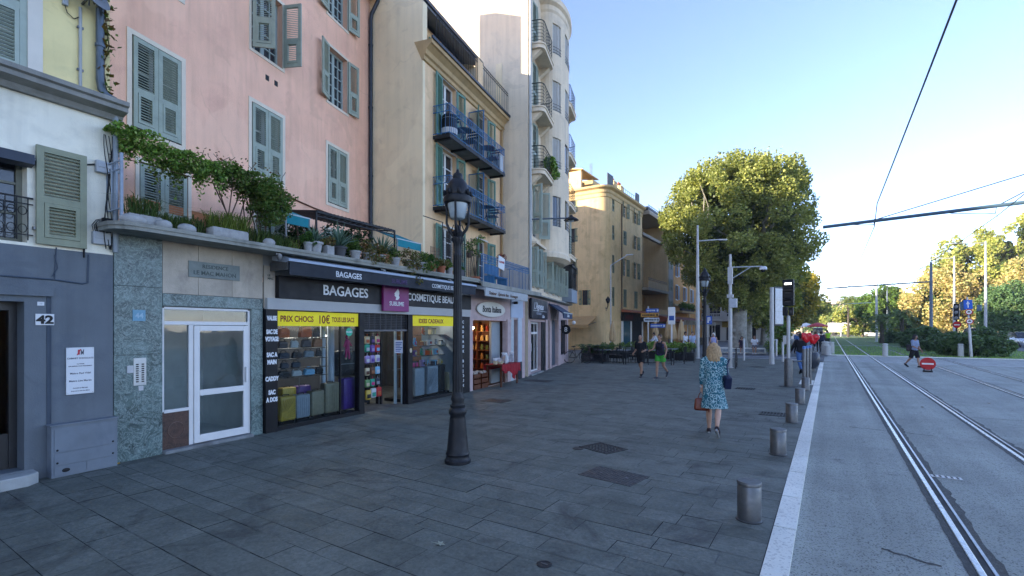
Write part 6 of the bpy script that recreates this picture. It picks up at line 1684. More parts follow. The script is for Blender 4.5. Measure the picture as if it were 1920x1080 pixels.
prof_ = [(.0, OH-.9), (.06, OH-.85), (.06, OH-.55), (.14, OH-.45), (.16, OH-.2), (.42, OH-.05), (.46, OH+.12), (.0, OH+.2)]
path = [(OW+.05, 0, 0, -1), (0, 0, 0, -1)]+[(p[0], p[1], -math.sin(a), -math.cos(a)) for p, a in zip(arc[1:-1], [i*PI/16 for i in range(1, 8)])]+[(-rc, rc, -1, 0), (-rc, 14, -1, 0)]
for i in range(len(path)-1):
    for j in range(len(prof_)-1):
        q = []
        for (pp, (d, z)) in ((path[i], prof_[j]), (path[i+1], prof_[j]), (path[i+1], prof_[j+1]), (path[i], prof_[j+1])): q.append((pp[0]+pp[2]*d, pp[1]+pp[3]*d, z))
        mb.quad(*q)
mb.build('cornice', M('cream_cornice', '#c7ab7c', .85, .1, 2, streak=.3), t, smooth=True)
GRS = M('faded_green_shutter', '#75806a', .7, .12)
for (z0, z1) in rws:
    for ci, (a, b) in enumerate(cols_):
        w_ = window(t, a, b, z0, z1, .18, 2, 3)
        if ci == 0: shutter(w_, a, z0+.02, (b-a)-.02, z1-z0-.04, 0, GRS, .03, .4)
        elif (z0 > 4.5 and ci == 2) or (z0 in (13.0, 7.2)): shutter(w_, a, z0+.02, .46, z1-z0-.04, -165, GRS, -.03, .4); shutter(w_, b, z0+.02, .46, z1-z0-.04, 345, GRS, -.03, .4)
        else: closed_pair(w_, a, b, z0, z1, .0, GRS, .4)
for (a, b, z0, z1) in sh_holes:
    mbw = MB(); mbw.quad((-rc+.15, a, z0), (-rc+.15, b, z0), (-rc+.15, b, z1), (-rc+.15, a, z1)); w_ = mbw.build('side_window', PANE, t)
    o = shutter(w_, 0, z0+.02, (b-a)*.5, z1-z0-.04, 0, GRS, 0, .4); o.location = (-rc-.03, a+.02, z0+.02); o.rotation_euler = (0, 0, R(-80))
    o = shutter(w_, 0, z0+.02, (b-a)*.5, z1-z0-.04, 0, GRS, 0, .4); o.location = (-rc-.03, b+.02, z0+.02); o.rotation_euler = (0, 0, R(80))
MB().box(-.9, 5.5, OH, OW, 5.6, OH+2.2).box(-rc, 2.6, OH, -rc+.3, 6.0, OH+1.9).build('attic_wall', OCH, t)
mb = MB(); mb.prism([(-rc-.15, 2.4, OH+1.9), (-rc-.15, 2.4, OH+2.0), (-rc-.15, 6.5, OH+2.75), (-rc-.15, 6.5, OH+2.65)], (4, 0, 0)); mb.box(1.4, 2.4, OH, 3.4, 5, OH+1.6); mb.build('attic_roof', M('cream_cornice', 0), t, fix=True)
mb = MB(); mb.box(-.1, .25, OH+.2, 1.3, .33, OH+1.5); mb.box(8.2, .3, OH+.2, OW, .4, OH+1.6); mb.build('roof_screen', M('dark_screen', '#2e333a', .6, .1), t)
mb = MB()
for z in (.5, 1.0): mb.bar((1.3, .3, OH+z+.1), (8.2, .3, OH+z+.1), .03)
for i in range(12): mb.bar((1.3+.6*i, .3, OH+.1), (1.3+.6*i, .3, OH+1.1), .025)
mb.build('roof_railing', IRON, t)
for (u, y) in ((4.0, 1.2), (6.0, 1.2)):
    c_ = MB().box(u, y, OH, u+.9, y+.7, OH+2.0).build('chimney', OCH, t)
    mb = MB()
    for k_ in range(3): mb.lathe([(.1, 2.0), (.1, 2.35), (.06, 2.4)], (u+.2+.27*k_, y+.35, OH), 8)
    mb.build('chimney_pot', TERRA, c_)
for (u, y, z) in ((2.4, 3.0, 1.6), (-.6, 5.2, 2.6)):
    mb = MB(); mb.bar((u, y, OH+z), (u, y, OH+z+1.9), .03)
    for k_, zz in enumerate((1.0, 1.4, 1.75)):
        mb.bar((u-.5, y-.25, OH+z+zz), (u+.5, y+.25, OH+z+zz), .02)
        for q in range(5): mb.bar((u-.4+.2*q-.08, y-.2+.1*q+.16, OH+z+zz), (u-.4+.2*q+.08, y-.2+.1*q-.16, OH+z+zz), .012)
    mb.build('aerial', STEEL, t)
n = OC.thing('drainpipe', 'dark drainpipe on the ochre front between two window columns', 'drainpipe', 2.75, -.08, 3.3); drainpipe('', '', n, [(0, 0, 0), (0, 0, 10.8)], .06, [((0, 0, z), 0) for z in (2, 5, 8)], M('brown_pipe', '#5d4c3a', .6))
n = OC.thing('wall_lantern', 'old lantern on a scrolled iron bracket at the ochre corner', 'wall lamp', -.75, .2, 3.9)
mb = MB(); mb.tube([(-.0, 0, 0), (-.7, -.4, -.1), (-1.0, -.6, .1), (-1.05, -.63, .35)], .04, 6); mb.tube([(-.2, -.1, -.05), (-.35, -.2, -.25), (-.15, -.08, -.3)], .025, 5); mb.build('bracket', IRON, n)
mb = MB(); mb.lathe([(.1, 0), (.22, .35), (.2, .37), (.1, .5), (.03, .62)], (-1.05, -.63, .35), 10); mb.build('lantern', IRON, n); MB().lathe([(.09, .02), (.2, .33)], (-1.05, -.63, .355), 6, a0=.3, sx=1.06, sy=1.06).build('lamp_glass', M('lamp_glass', 0), n)
# cafe ground floor
DKC = M('cafe_black', '#17181c', .5, .2)
g = OC.thing('cafe', 'cafe shopfront with dark fascia and red letters in the ochre house', 'shopfront', 0, -.05, 0)
mb = MB(); mb.box(2.6, -.25, 2.75, 9.2, 0, 3.6); mb.build('fascia', DKC, g); 
for (a, b) in ((2.6, 3.0), (5.2, 5.5), (8.9, 9.2)): MB().box(a, -.1, 0, b, 0, 2.75).build('pilaster', WHITE, g)
MB().box(3.0, -.04, .1, 5.2, 0, 2.75).build('shop_window', M('bluish_pane', (.04, .10, .13), .1, .3, 1), g); MB().box(5.5, -.04, .1, 8.9, 0, 2.75).build('doorway', DARK, g)
lettering('AVENUE', .62, M('cafe_red', '#6a2420', .6), g, 3.1, -.26, 2.92, 'LEFT', .01)
MB().prism([(2.4, -.1, 3.6), (2.4, -.1, 3.9), (2.4, -1.1, 3.65), (2.4, -1.1, 3.55)], (7, 0, 0)).build('shop_roof', TERRA, g, fix=True)
n = OC.thing('awning', 'beige canvas awning on the side wall of the ochre house', 'awning', -.95, 1.0, 2.2)
MB().prism([(0, 0, .95), (-1.9, 0, .15), (-1.9, 0, -.15), (-1.88, 0, -.15), (-1.88, 0, .12), (0, 0, .90)], (0, 4.6, 0)).build('canvas', M('beige_canvas', '#b08f62', .85, .08), n, fix=True)
mb = MB(); mb.bar((0, .05, .4), (-1.88, .05, .12), .04); mb.bar((0, 4.5, .4), (-1.88, 4.5, .12), .04); mb.build('arm', STEEL, n)
# annex with loggias
t = OC.thing('loggia_house', 'tan house with deep loggias beside the ochre house', 'house', 9.35, 0, 0)
TAN = M('tan_stucco', '#c4a980', .9, .1, .6, .2, 30, streak=.3)
for a, y0, y1, b in ((3.4, -.7, 5, 3.68), (6.2, -.7, 5, 6.48), (14.4, -.8, 5, 14.8), (12.2, -.1, .3, 12.5)): MB().box(0, y0, a, 8, y1, b).build('slab', M('grey_loggia_slab', '#9a9080', .8, .1), t)
mb = facade(MB(), 0, 8, 0, 14.4, [(.6, 1.8, 6.6, 8.4), (3, 4.2, 6.6, 8.4), (.6, 1.8, 9.4, 11.0), (3, 4.2, 9.4, 11.0), (5.5, 6.7, 6.6, 8.4), (.6, 1.8, 3.9, 5.6), (3.2, 4.4, 12.5, 14), (.6, 1.8, 12.5, 14)], y=2.2); mb.quad((8, -.7, 0), (8, 5, 0), (8, 5, 14.8), (8, -.7, 14.8)); mb.quad((7.7, -.6, 0), (7.7, 2.2, 0), (7.7, 2.2, 14.4), (7.7, -.6, 14.4)); mb.quad((7.7, -.6, 0), (8, -.6, 0), (8, -.6, 14.4), (7.7, -.6, 14.4)); mb.quad((0, 5, 0), (8, 5, 0), (8, 5, 14.8), (0, 5, 14.8))
mb.build('wall', TAN, t)
for (a, b, c, d) in ((.6, 1.8, 6.6, 8.4), (3, 4.2, 6.6, 8.4), (.6, 1.8, 9.4, 11.0), (3, 4.2, 9.4, 11.0), (5.5, 6.7, 6.6, 8.4), (.6, 1.8, 3.9, 5.6), (3.2, 4.4, 12.5, 14), (.6, 1.8, 12.5, 14)): window(t, a, b, c, d, 2.36, 2, 3)
mb = MB(); mb.box(0, -.68, 6.48, 7.7, -.62, 7.2); mb.box(0, -.68, 3.68, 7.7, -.62, 4.2); mb.build('parapet', TAN, t)
mb = MB()
for z in (7.35, 7.5, 15.1, 15.4): mb.bar((0, -.65, z), (7.7, -.65, z), .04)
for i in range(14): mb.bar((.05+.58*i, -.65, 14.8), (.05+.58*i, -.65, 15.5), .03)
mb.build('railing', IRON, t)
mb = MB(); mb.box(.2, -.6, 14.81, 7.5, 1.5, 15.3); mb.build('roof_glazing', PANE, t)
t = OC.thing('grey_house', 'narrow pale grey house with faded shutters next to the loggia house', 'house', 17.4, 0, 0)
mb = facade(MB(), 0, 5, 0, 13.2, [(a, a+.9, z, z+1.6) for a in (.6, 2.2, 3.7) for z in (4.0, 6.8, 9.6)]); shell(mb, 0, 5, 0, 13.2, 10); mb.build('wall', M('pale_grey_stucco', '#8e8a82', .9, .1, .6, streak=.3), t)
for a in (.6, 2.2, 3.7):
    for z in (4.0, 6.8, 9.6):
        w_ = window(t, a, a+.9, z, z+1.6, .18); closed_pair(w_, a, a+.9, z, z+1.6, .0, GRS, .4)
t = OC.thing('orange_house', 'warm orange house with pale blue shutters and a planted balcony', 'house', 22.5, 0, 0)
ORG = M('orange_stucco', '#cf9858', .9, .1, .5, .2, 30, streak=.2)
hz = [(a, a+1.1, z, z+1.9) for a in (1.2, 5.5, 9.8, 14) for z in (5.9, 9.0)]
mb = facade(MB(), 0, 18, 0, 13.5, hz); shell(mb, 0, 18, 0, 13.5, 12); mb.build('wall', ORG, t)
PBS = M('bluish_white_shutter', '#9fb4c4', .6, .08)
for (a, b, z0, z1) in hz:
    w_ = window(t, a, b, z0, z1, .18); shutter(w_, a, z0, .5, 1.86, -170, PBS, -.03, .4); shutter(w_, b, z0, .5, 1.86, 350, PBS, -.03, .4)
    surround(w_, a, b, z0, z1, .1, WFRAME)
MB().box(0, -.15, 5.0, 18, 0, 5.3).box(0, -.5, 13.5, 18, 12, 13.8).box(.2, -1.1, 4.1, 8, 0, 4.35).build('string_course', M('cream_cornice', 0), t)
MB().box(8.5, -.12, 0, 9.0, 0, 13.5).build('pilaster', M('cream_cornice', 0), t)
n = OC.thing('balcony_hedge', 'long dark green planter hedge on the orange house balcony', 'hedge', 22.7, -1.0, 4.35); MB().box(0, -.1, 0, 7.0, .25, .35).build('planter', M('dark_pot', 0), n); leaf_cloud('foliage', clumps(2200, [(.3*i, .05, .6+.2*math.sin(i)) for i in range(24)], [.4]*24, 7), .16, HEDGE2, n, 2)
n = OC.thing('restaurant_terrace', 'covered restaurant terrace with white posts and red roof along the orange house', 'terrace', 10.5, -.9, 0)
mb = MB(); mb.box(0, -3.2, 2.75, 18, 0, 2.85); mb.prism([(0, -3.3, 2.85), (0, 0, 3.5), (0, 0, 2.85)], (18, 0, 0)); mb.build('roof', M('rust_roof', '#7a4030', .8, .2), n, fix=True)
mb = MB()
for i in range(10): MB().box(2*i, -3.2, 0, 2*i+.1, -3.1, 2.75).build('post', WHITE, n)
mb = MB(); mb.box(0, -3.3, 2.4, 18, -3.22, 2.9); mb.build('valance', M('pale_valance', '#9a958a', .8, .2, 1.2, stain='#6b2a22', stain_amt=.9, stain_sc=.7), n)
MB().box(0, -3.25, 0, 18, -3.2, .9).build('screen', DKC, n)
WHITEB = M('white_villa_stucco', '#c4c4bf', .85, .06, .8, streak=.2)
t = thing('white_villa', 'low white building with columned upper gallery behind the plane tree', 'building', (-20, 84, 0), 0)
mb = facade(MB(), 0, 13, 0, 6.6, [(1+2.6*i, 2.7+2.6*i, 3.9, 5.8, .5) for i in range(4)]+[(1+2.6*i, 2.7+2.6*i, .1, 2.6, .5) for i in range(4)]); shell(mb, 0, 13, 0, 6.6, 9); mb.build('wall', WHITEB, t)
mb = MB(); mb.box(-.2, -.5, 6.5, 13, 0, 6.8); mb.box(-.1, -1.0, 3.2, 13, 0, 3.45); mb.build('cornice', WHITEB, t)
mb = MB()
for i in range(42): mb.bar((.2+.31*i, -.95, 3.45), (.2+.31*i, -.95, 4.3), .09)
mb.box(0, -1.02, 4.3, 13, -.86, 4.42); mb.build('balustrade', WHITEB, t)
for i in range(4):
    window(t, 1+2.6*i, 2.7+2.6*i, 3.9, 5.8, .4, 3, 2); MB().quad((1+2.6*i, .45, .1), (2.7+2.6*i, .45, .1), (2.7+2.6*i, .45, 2.6), (1+2.6*i, .45, 2.6)).build('doorway', DARK, t)
MB().box(7.4, -.06, .2, 8.7, .0, 2.7).build('red_banner', M('deep_red', '#5c1a22', .7), t); MB().box(5.6, -.06, 2.2, 7.4, .0, 3.1).build('yellow_board', M('dull_yellow', '#94803a', .7), t)
t = thing('rear_shade_block', 'unseen apartment block added behind the houses for the shade it casts', 'apartment block', (-27, 13, 0), frame_rot(0))  # out of view, added to shade the ochre side wall and plane tree
mb = facade(MB(), 0, 21, 0, 16.3, [(1.5+2.8*a, 2.7+2.8*a, 3+2.6*b, 4.4+2.6*b) for a in range(6) for b in range(5)]); shell(mb, 0, 21, 0, 16.3, 22); mb.build('wall', BEIG2, t)
for a in range(6):
    for b in range(5): window(t, 1.5+2.8*a, 2.7+2.8*a, 3+2.6*b, 4.4+2.6*b)
# houses standing behind the photographer on the same side: they throw the street into shade
for i, (y0, y1, h, k) in enumerate(((-10.5, -22.5, 15.5, BEIG2), (-22.6, -36, 17, PINK), (-36.1, -52, 16, OCH))):
    t = thing('townhouse', ('beige townhouse further back along the same row', 'pink townhouse further back along the same row', 'ochre townhouse at the far back of the row')[i], 'house', (-8.2, y1, 0), frame_rot(0), 'townhouses further back along the row')
    L = y0-y1; hl = [(1+2.6*a, 2.1+2.6*a, 4+3.1*b, 5.8+3.1*b) for a in range(int((L-1)/2.6)) for b in range(4)]
    mb = facade(MB(), 0, L, 0, h, hl); shell(mb, 0, L, 0, h, 11); mb.build('wall', k, t)
    for q in hl: window(t, *q, .18)
# ================================================================== STREET FURNITURE
CASTI = M('cast_iron_paint', (.009, .010, .013), .48, .3, 6, .12, 40, spec=.35)
LAMPG = M('milky_lamp_glass', '#aeb9bd', .25, .08, 4)
def heritage_lamp(x, y, lab, rz=0):
    n = thing('street_lamp', lab, 'street lamp', (x, y, .006), rz, 'old style lamp posts')
    XS = .72
    mb = MB(); mb.lathe([(.27, 0), (.27, .05), (.245, .07), (.235, .12), (.25, .14), (.225, .18), (.19, .45), (.165, .66), (.155, .70), (.185, .74), (.185, .78), (.15, .82), (.16, .86)], n=24, sx=XS, sy=XS); mb.build('base', CASTI, n, smooth=True)
    mb = MB(); mb.lathe([(.135, .86), (.12, .90), (.145, .95), (.12, 1.0), (.115, 1.02), (.10, 1.06)], n=24, sx=XS, sy=XS); mb.lathe([(.105, 1.05), (.10, 1.4), (.088, 2.2), (.075, 3.05), (.085, 3.07), (.085, 3.10), (.07, 3.12), (.075, 3.25), (.12, 3.30), (.12, 3.34), (.075, 3.37)], n=36, flute=.06, nf=12, sx=XS, sy=XS); mb.build('shaft', CASTI, n, smooth=True)
    mb = MB(); mb.lathe([(.07, 3.36), (.09, 3.42), (.05, 3.46), (.03, 3.52), (.001, 3.54)], n=16)
    for a in (0, PI/2, PI, 3*PI/2):
        c, s = math.cos(a+.5), math.sin(a+.5)
        mb.tube([(.05*c, .05*s, 3.36), (.13*c, .13*s, 3.47), (.165*c, .165*s, 3.56), (.16*c, .16*s, 3.72), (.185*c, .185*s, 3.86)], [.026, .024, .019, .016, .018], 7)
        mb.tube([(.09*c, .09*s, 3.46), (.06*c, .06*s, 3.54), (.03*c, .03*s, 3.5)], .008, 5)
    mb.build('bracket', CASTI, n, smooth=True)
    mb = MB(); mb.lathe([(.085, 3.62), (.11, 3.64), (.145, 3.80), (.15, 3.86)], n=20); mb.build('lamp_glass', LAMPG, n, smooth=True)
    mb = MB(); XS = .86; mb.lathe([(.14, 3.84), (.235, 3.86), (.245, 3.90), (.235, 3.95), (.20, 3.97), (.205, 4.0), (.195, 4.06), (.165, 4.14), (.12, 4.20), (.085, 4.22), (.09, 4.25), (.075, 4.29), (.03, 4.32), (.02, 4.36), (.001, 4.37)], n=28, sx=XS, sy=XS)
    for k in range(8):
        a = k*PI/4; c, s = math.cos(a), math.sin(a); mb.ball((.195*c, .195*s, 4.0), (.028, .028, .05), 6, 4)
    mb.build('hood', CASTI, n, smooth=True)
    return n
heritage_lamp(-4.64, 5.66, 'old style black cast iron street lamp standing alone in front of the luggage shop')
o = heritage_lamp(-4.08, 20.1, 'old style black street lamp partly hidden behind the woman in the blue dress')
def bollard(x, y, lab):
    n = thing('bollard', lab, 'bollard', (x, y, .006), rnd.uniform(0, 6), 'short steel bollards along the kerb')
    MB().lathe([(.122, 0), (.122, .012), (.115, .016), (.115, .355), (.111, .36), (.111, .368)], n=32).build('body', STEEL, n, smooth=True)
    MB().lathe([(.111, .366), (.119, .37), (.119, .40), (.114, .408), (.001, .412)], n=32).build('cap', STEEL, n, smooth=True)
    MB().lathe([(.135, -.004), (.13, .004), (.12, .006)], n=24).build('foot_ring', GRATE, n)
lab = ['steel bollard in the foreground corner, the largest of the kerb row', 'second steel bollard of the kerb row, behind the largest one', 'third steel bollard of the kerb row, beside the small drain grate', 'fourth steel bollard of the kerb row', 'steel bollard at the far end of the kerb row below the slim posts']
for i, (x, y) in enumerate(((-.70, 5.62), (-.68, 8.8), (-.67, 11.95), (-.65, 15.05), (-.64, 18.35))): bollard(x, y, lab[i])
# slim posts with blue caps
for i in range(3):
    n = thing('slim_post', ('slim steel post with blue cap, closest to the tram signal', 'slim steel post with blue cap in the middle of three', 'slim steel post with blue cap, farthest from the tram signal')[i], 'post', (-.72+.07*i, 19.35+.55*i, .006), 0, 'three slim posts with blue caps')
    MB().lathe([(.05, 0), (.05, 1.32), (.045, 1.34)], n=14).build('pole', STEEL, n, smooth=True); MB().lathe([(.053, 1.30), (.053, 1.38), (.001, 1.40)], n=14).build('cap', M('blue_cap', '#4f79b8', .4, .05), n, smooth=True)
n = thing('litter_bin', 'dark rounded litter bin with pale bars beside the kerb, beyond the slim posts', 'litter bin', (-.75, 27.2, .006), R(8))
mb = MB(); mb.lathe([(.24, .12), (.36, .3), (.40, .55), (.36, .8), (.30, .86), (.001, .86)], n=18, sy=1.5); mb.build('body', M('dark_bin', '#232a35', .45, .15), n, smooth=True)
mb = MB()
for i in range(4): mb.bar((-.25, -.4+.26*i, .87), (.25, -.36+.26*i, .9), .05, .03)
mb.build('bars', STEEL, n); MB().box(-.15, -.2, 0, .15, .2, .13).build('foot', STEEL, n)
# tram signal
n = thing('tram_signal', 'black tram signal with a lit white bar on a thick steel pole', 'signal', (-1.18, 19.3, .006), R(-3))
MB().lathe([(.13, 0), (.13, .9), (.12, .95), (.055, .97)], n=18).build('sleeve', STEEL, n, smooth=True); MB().lathe([(.055, .95), (.055, 2.45)], n=12).build('pole', GALV, n, smooth=True); MB().lathe([(.3, 0), (.3, .006)], n=20).build('base_plate', GRATE, n)
MB().box(-.17, -.12, 2.78, .17, .12, 3.68).build('housing', BLACK, n, bevel=.02)
mb = MB()
for z in (2.93, 3.22, 3.51): mb.lathe([(.11, 0), (.115, .16), (.10, .16), (.10, 0)], (0, 0, 0), 16); 
mb = MB()
for z in (2.80, 3.09, 3.38): mb.prism([(-.13, -.12, z+.22), (-.13, -.28, z+.18), (-.13, -.28, z+.20), (-.13, -.12, z+.245)], (.26, 0, 0))
mb.build('visor', BLACK, n, fix=True)
MB().box(-.105, -.128, 3.50, .105, -.121, 3.555).build('lit_bar', emit_mat('signal_white', (1, .97, .92), 2.2), n)
mb = MB(); mb.box(-.08, -.128, 3.2, .08, -.121, 3.23); mb.box(-.08, -.128, 2.9, .08, -.121, 2.93); mb.build('dark_lens', M('dark_lens', (.06, .06, .07), .2), n)
MB().box(-.17, -.09, 2.44, -.02, .1, 2.74).box(.02, -.09, 2.44, .15, .1, 2.72).build('pedestrian_lamp', BLACK, n, bevel=.01)
mb = MB(); mb.prism([(.05, -.095, 2.58), (.085, -.095, 2.64), (.12, -.095, 2.58), (.085, -.095, 2.52)], (0, .006, 0)); mb.build('lens', M('dark_lens', 0), n)
MB().box(-.16, -.06, 1.45, -.06, .06, 1.75).build('push_button', GALV, n, bevel=.01)
n = thing('hand_rail', 'short steel rail joining the tram signal and the slim posts', 'rail', (-1.05, 19.6, .006), 0); MB().tube([(0, 0, .85), (.35, .5, .85)], .03, 8).tube([(.35, .5, .0), (.35, .5, .86)], .03, 8).build('tube', STEEL, n, smooth=True)
n = thing('information_panel', 'tall slim information panel seen edge on, white face to the street', 'panel', (-2.7, 30.9, .006), R(62))
MB().lathe([(.13, 0), (.11, 1.2), (.10, 4.3)], n=12).build('mast', GALV, n, smooth=True)
mb = MB(); mb.box(.12, -.09, 2.15, .95, .09, 4.35); mb.build('casing', M('panel_dark', '#1c2230', .4), n, bevel=.03); MB().box(.17, -.10, 2.25, .90, -.092, 4.25).build('screen', M('panel_white', '#b4bac2', .3, .1, 2), n)
mb = MB()
for z in (2.25, 2.95, 3.6): mb.box(.17, -.104, z, .9, -.101, z+.03)
mb.build('rule', GALV, n)
# masts
def mast(name, x, y, h, r0, r1, mat, lab, cat, grp=None, rz=0):
    n = thing(name, lab, cat, (x, y, .006), rz, grp); MB().lathe([(r0*1.5, 0), (r0*1.5, .03), (r0, .05), (r0*.95, h*.4), (r1, h), (.001, h+.02)], n=14).build('mast', mat, n, smooth=True); return n
def lamp_arm(n, h, L, mat=GALV, head=.55, ang=0, two=False):
    c, s = math.cos(ang), math.sin(ang)
    MB().tube([(0, 0, h-.05), (L*c, L*s, h+.05)], .045, 8).build('arm', mat, n, smooth=True)
    mb = MB(); vs, fs = rbox(head, .2, .12, .05, 2); m_ = Matrix.Rotation(ang, 3, 'Z')
    mb.add([tuple((m_ @ Vector((v[0]+L+head*.35, v[1], v[2]+h-.03)))) for v in vs], fs); mb.build('lamp_head', mat, n, smooth=True)
n = mast('lamp_mast', -7.39, 34.2, 8.9, .13, .06, GALV, 'tall grey lamp mast with a single arm beside the woman\'s head', 'lamp mast'); lamp_arm(n, 7.9, 1.5, ang=R(33))
n = mast('camera_mast', -4.21, 26.8, 5.75, .10, .06, GALV, 'grey camera mast with dome camera arm and a bicycle at its foot', 'camera mast')
MB().tube([(0, 0, 5.1), (1.35, .9, 5.15)], .03, 7).tube([(0.05, 0, 4.5), (.85, .55, 5.1)], .022, 6).box(-.11, -.09, 4.25, .11, .09, 5.1).build('arm', GALV, n)
mb = MB(); mb.lathe([(.13, .16), (.17, .1), (.18, .0), (.001, .0)], (1.4, .92, 4.98), 14); mb.build('camera_housing', M('camera_white', (.6, .62, .64), .4), n, smooth=True); MB().ball((1.4, .92, 4.97), (.12, .12, .13), 12, 8).build('camera_dome', BLACK, n, smooth=True)
MB().box(-.02, -.16, 3.05, .32, .1, 3.5).build('control_box', M('panel_white', 0), n, bevel=.01); MB().box(-.14, -.14, 3.55, .14, .14, 3.72).build('collar', GALV, n)
n = mast('lamp_mast', -15.1, 38.2, 7.2, .06, .045, GALV, 'slim lamp mast with upward arm in front of the ochre corner', 'lamp mast'); MB().tube([(0, 0, 7.2), (1.2, .5, 8.0)], .04, 7).build('arm', GALV, n, smooth=True)
mb = MB(); vs, fs = rbox(.6, .2, .1, .04, 2); mb.add([(v[0]+1.4, v[1]+.55, v[2]+7.97) for v in vs], fs); mb.build('lamp_head', GALV, n, smooth=True)
# direction signs
n = thing('direction_sign', 'post with stacked blue, white and amber direction boards outside the cafe', 'direction sign', (-10.96, 34.9, .006), R(12))
MB().lathe([(.05, 0), (.05, 3.6)], n=10).build('post', GALV, n)
SBLU = M('sign_blue', '#1f4f9c', .45, .08)
for (x0, x1, z, mt, nm) in ((-.15, .75, 3.15, SBLU, 'blue_board'), (-.5, .72, 2.82, M('sign_amber', '#b07b25', .5, .1), 'amber_board'), (-.3, .78, 2.48, M('panel_white', 0), 'white_board'), (.15, 1.2, 2.05, SBLU, 'blue_board')):
    o = MB().box(x0, -.09, z, x1, -.05, z+.28).build(nm, mt, n, bevel=.01)
    mb = MB(); xx = x0+.08
    while xx < x1-.25: L = rnd.uniform(.06, .16); mb.box(xx, -.094, z+.09, xx+L*.8, -.091, z+.19); xx += L
    mb.box(x1-.14, -.095, z+.06, x1-.04, -.091, z+.22); mb.build('print', M('panel_white', 0) if mt is SBLU else BLACK, o)
n = thing('totem', 'white totem sign with small blue squares beside the direction boards', 'sign', (-9.9, 37.2, .006), R(10)); MB().box(-.25, -.1, 2.3, .25, .1, 3.6).box(-.06, -.06, 0, .06, .06, 2.3).build('body', WHITE, n, bevel=.03); MB().box(-.18, -.106, 2.6, .18, -.1, 2.95).build('blue_square', SBLU, n)
n = thing('parking_sign', 'small blue sign hanging between the grey mast and the black lamp', 'sign', (-7.3, 37.0, .006), R(20)); MB().lathe([(.04, 0), (.04, 2.6)], n=8).build('post', GALV, n); MB().box(-.28, -.06, 2.3, .28, -.03, 2.9).build('board', SBLU, n, bevel=.02)
mb = MB(); mb.box(-.03, -.066, 2.4, .05, -.061, 2.8); mb.box(-.03, -.066, 2.72, .15, -.061, 2.8); mb.box(.1, -.066, 2.6, .16, -.061, 2.8); mb.box(-.03, -.066, 2.56, .15, -.061, 2.63); mb.build('print', WHITE, n)
# road no-entry sign
RED = M('sign_red', '#b3161c', .45, .06)
n = thing('no_entry_sign', 'round red no entry sign on a dark foot standing on the tram road', 'road sign', (3.83, 29.5, -.02), R(-8))
mb = MB(); mb.lathe([(.37, -.02), (.39, -.01), (.39, .01), (.37, .02)], n=32); mb.build('disc', RED, n); n.children[0].rotation_euler = (R(90), 0, 0); n.children[0].location = (0, 0, .385); n.children[0].scale = (.74, .74, 1)
MB().box(-.21, -.028, .35, .21, -.021, .42).build('white_bar', WHITE, n); MB().box(-.18, -.06, .0, .18, .06, .08).box(-.15, -.02, .08, -.11, .01, .2).box(.11, -.02, .08, .15, .01, .2).build('stand', BLACK, n); 
# white stone bollards
WST = M('white_stone_bollard', '#b5b6b2', .7, .08, 8, .1, 60)
def stone_bollard(x, y, h, r, lab):
    n = thing('stone_bollard', lab, 'bollard', (x, y, .006), 0, 'white stone bollards at the lawn kerb'); MB().lathe([(r, 0), (r, h*.8), (r*.8, h*.82), (r*.8, h*.85), (r, h*.87), (r*.98, h*.97), (r*.7, h), (.001, h)], n=16).build('body', WST, n, smooth=True)
for (x, y, h, r, l) in ((3.39, 44.3, .92, .17, 'white stone bollard standing between the two tram tracks'), (7.79, 46.2, .92, .17, 'white stone bollard in front of the dark bushes'), (-.25, 44.6, 1.0, .26, 'broad white stone bollard at the kerb end of the lawn'), (.12, 45.8, .95, .22, 'white stone bollard just behind the broad one'), (-.1, 43.8, .7, .2, 'lower white stone bollard next to the broad one')): stone_bollard(x, y, h, r, l)
for i, (x, y) in enumerate(((-1.2, 41.0), (-.95, 43.2))):
    n = thing('steel_post', ('short steel post near the white stone bollards', 'short steel post just behind the other one, near the white stone bollards')[i], 'post', (x, y, .006), 0, 'short steel posts'); MB().lathe([(.09, 0), (.09, .6), (.07, .63)], n=12).build('body', STEEL, n, smooth=True)
for i, (x, y, h) in enumerate(((-4.47, 33.5, 1.35), (-3.19, 39.9, 1.2), (-2.35, 33.6, 1.15))):
    n = thing('steel_post', ('slim steel post on the zebra crossing near the seated couple', 'slim steel post behind the information panel', 'slim steel post between the information panel and the tram signal')[i], 'post', (x, y, .006), 0, 'slim steel posts by the zebra crossing'); MB().lathe([(.06, 0), (.06, h), (.04, h+.03)], n=12).build('body', GALV, n, smooth=True)
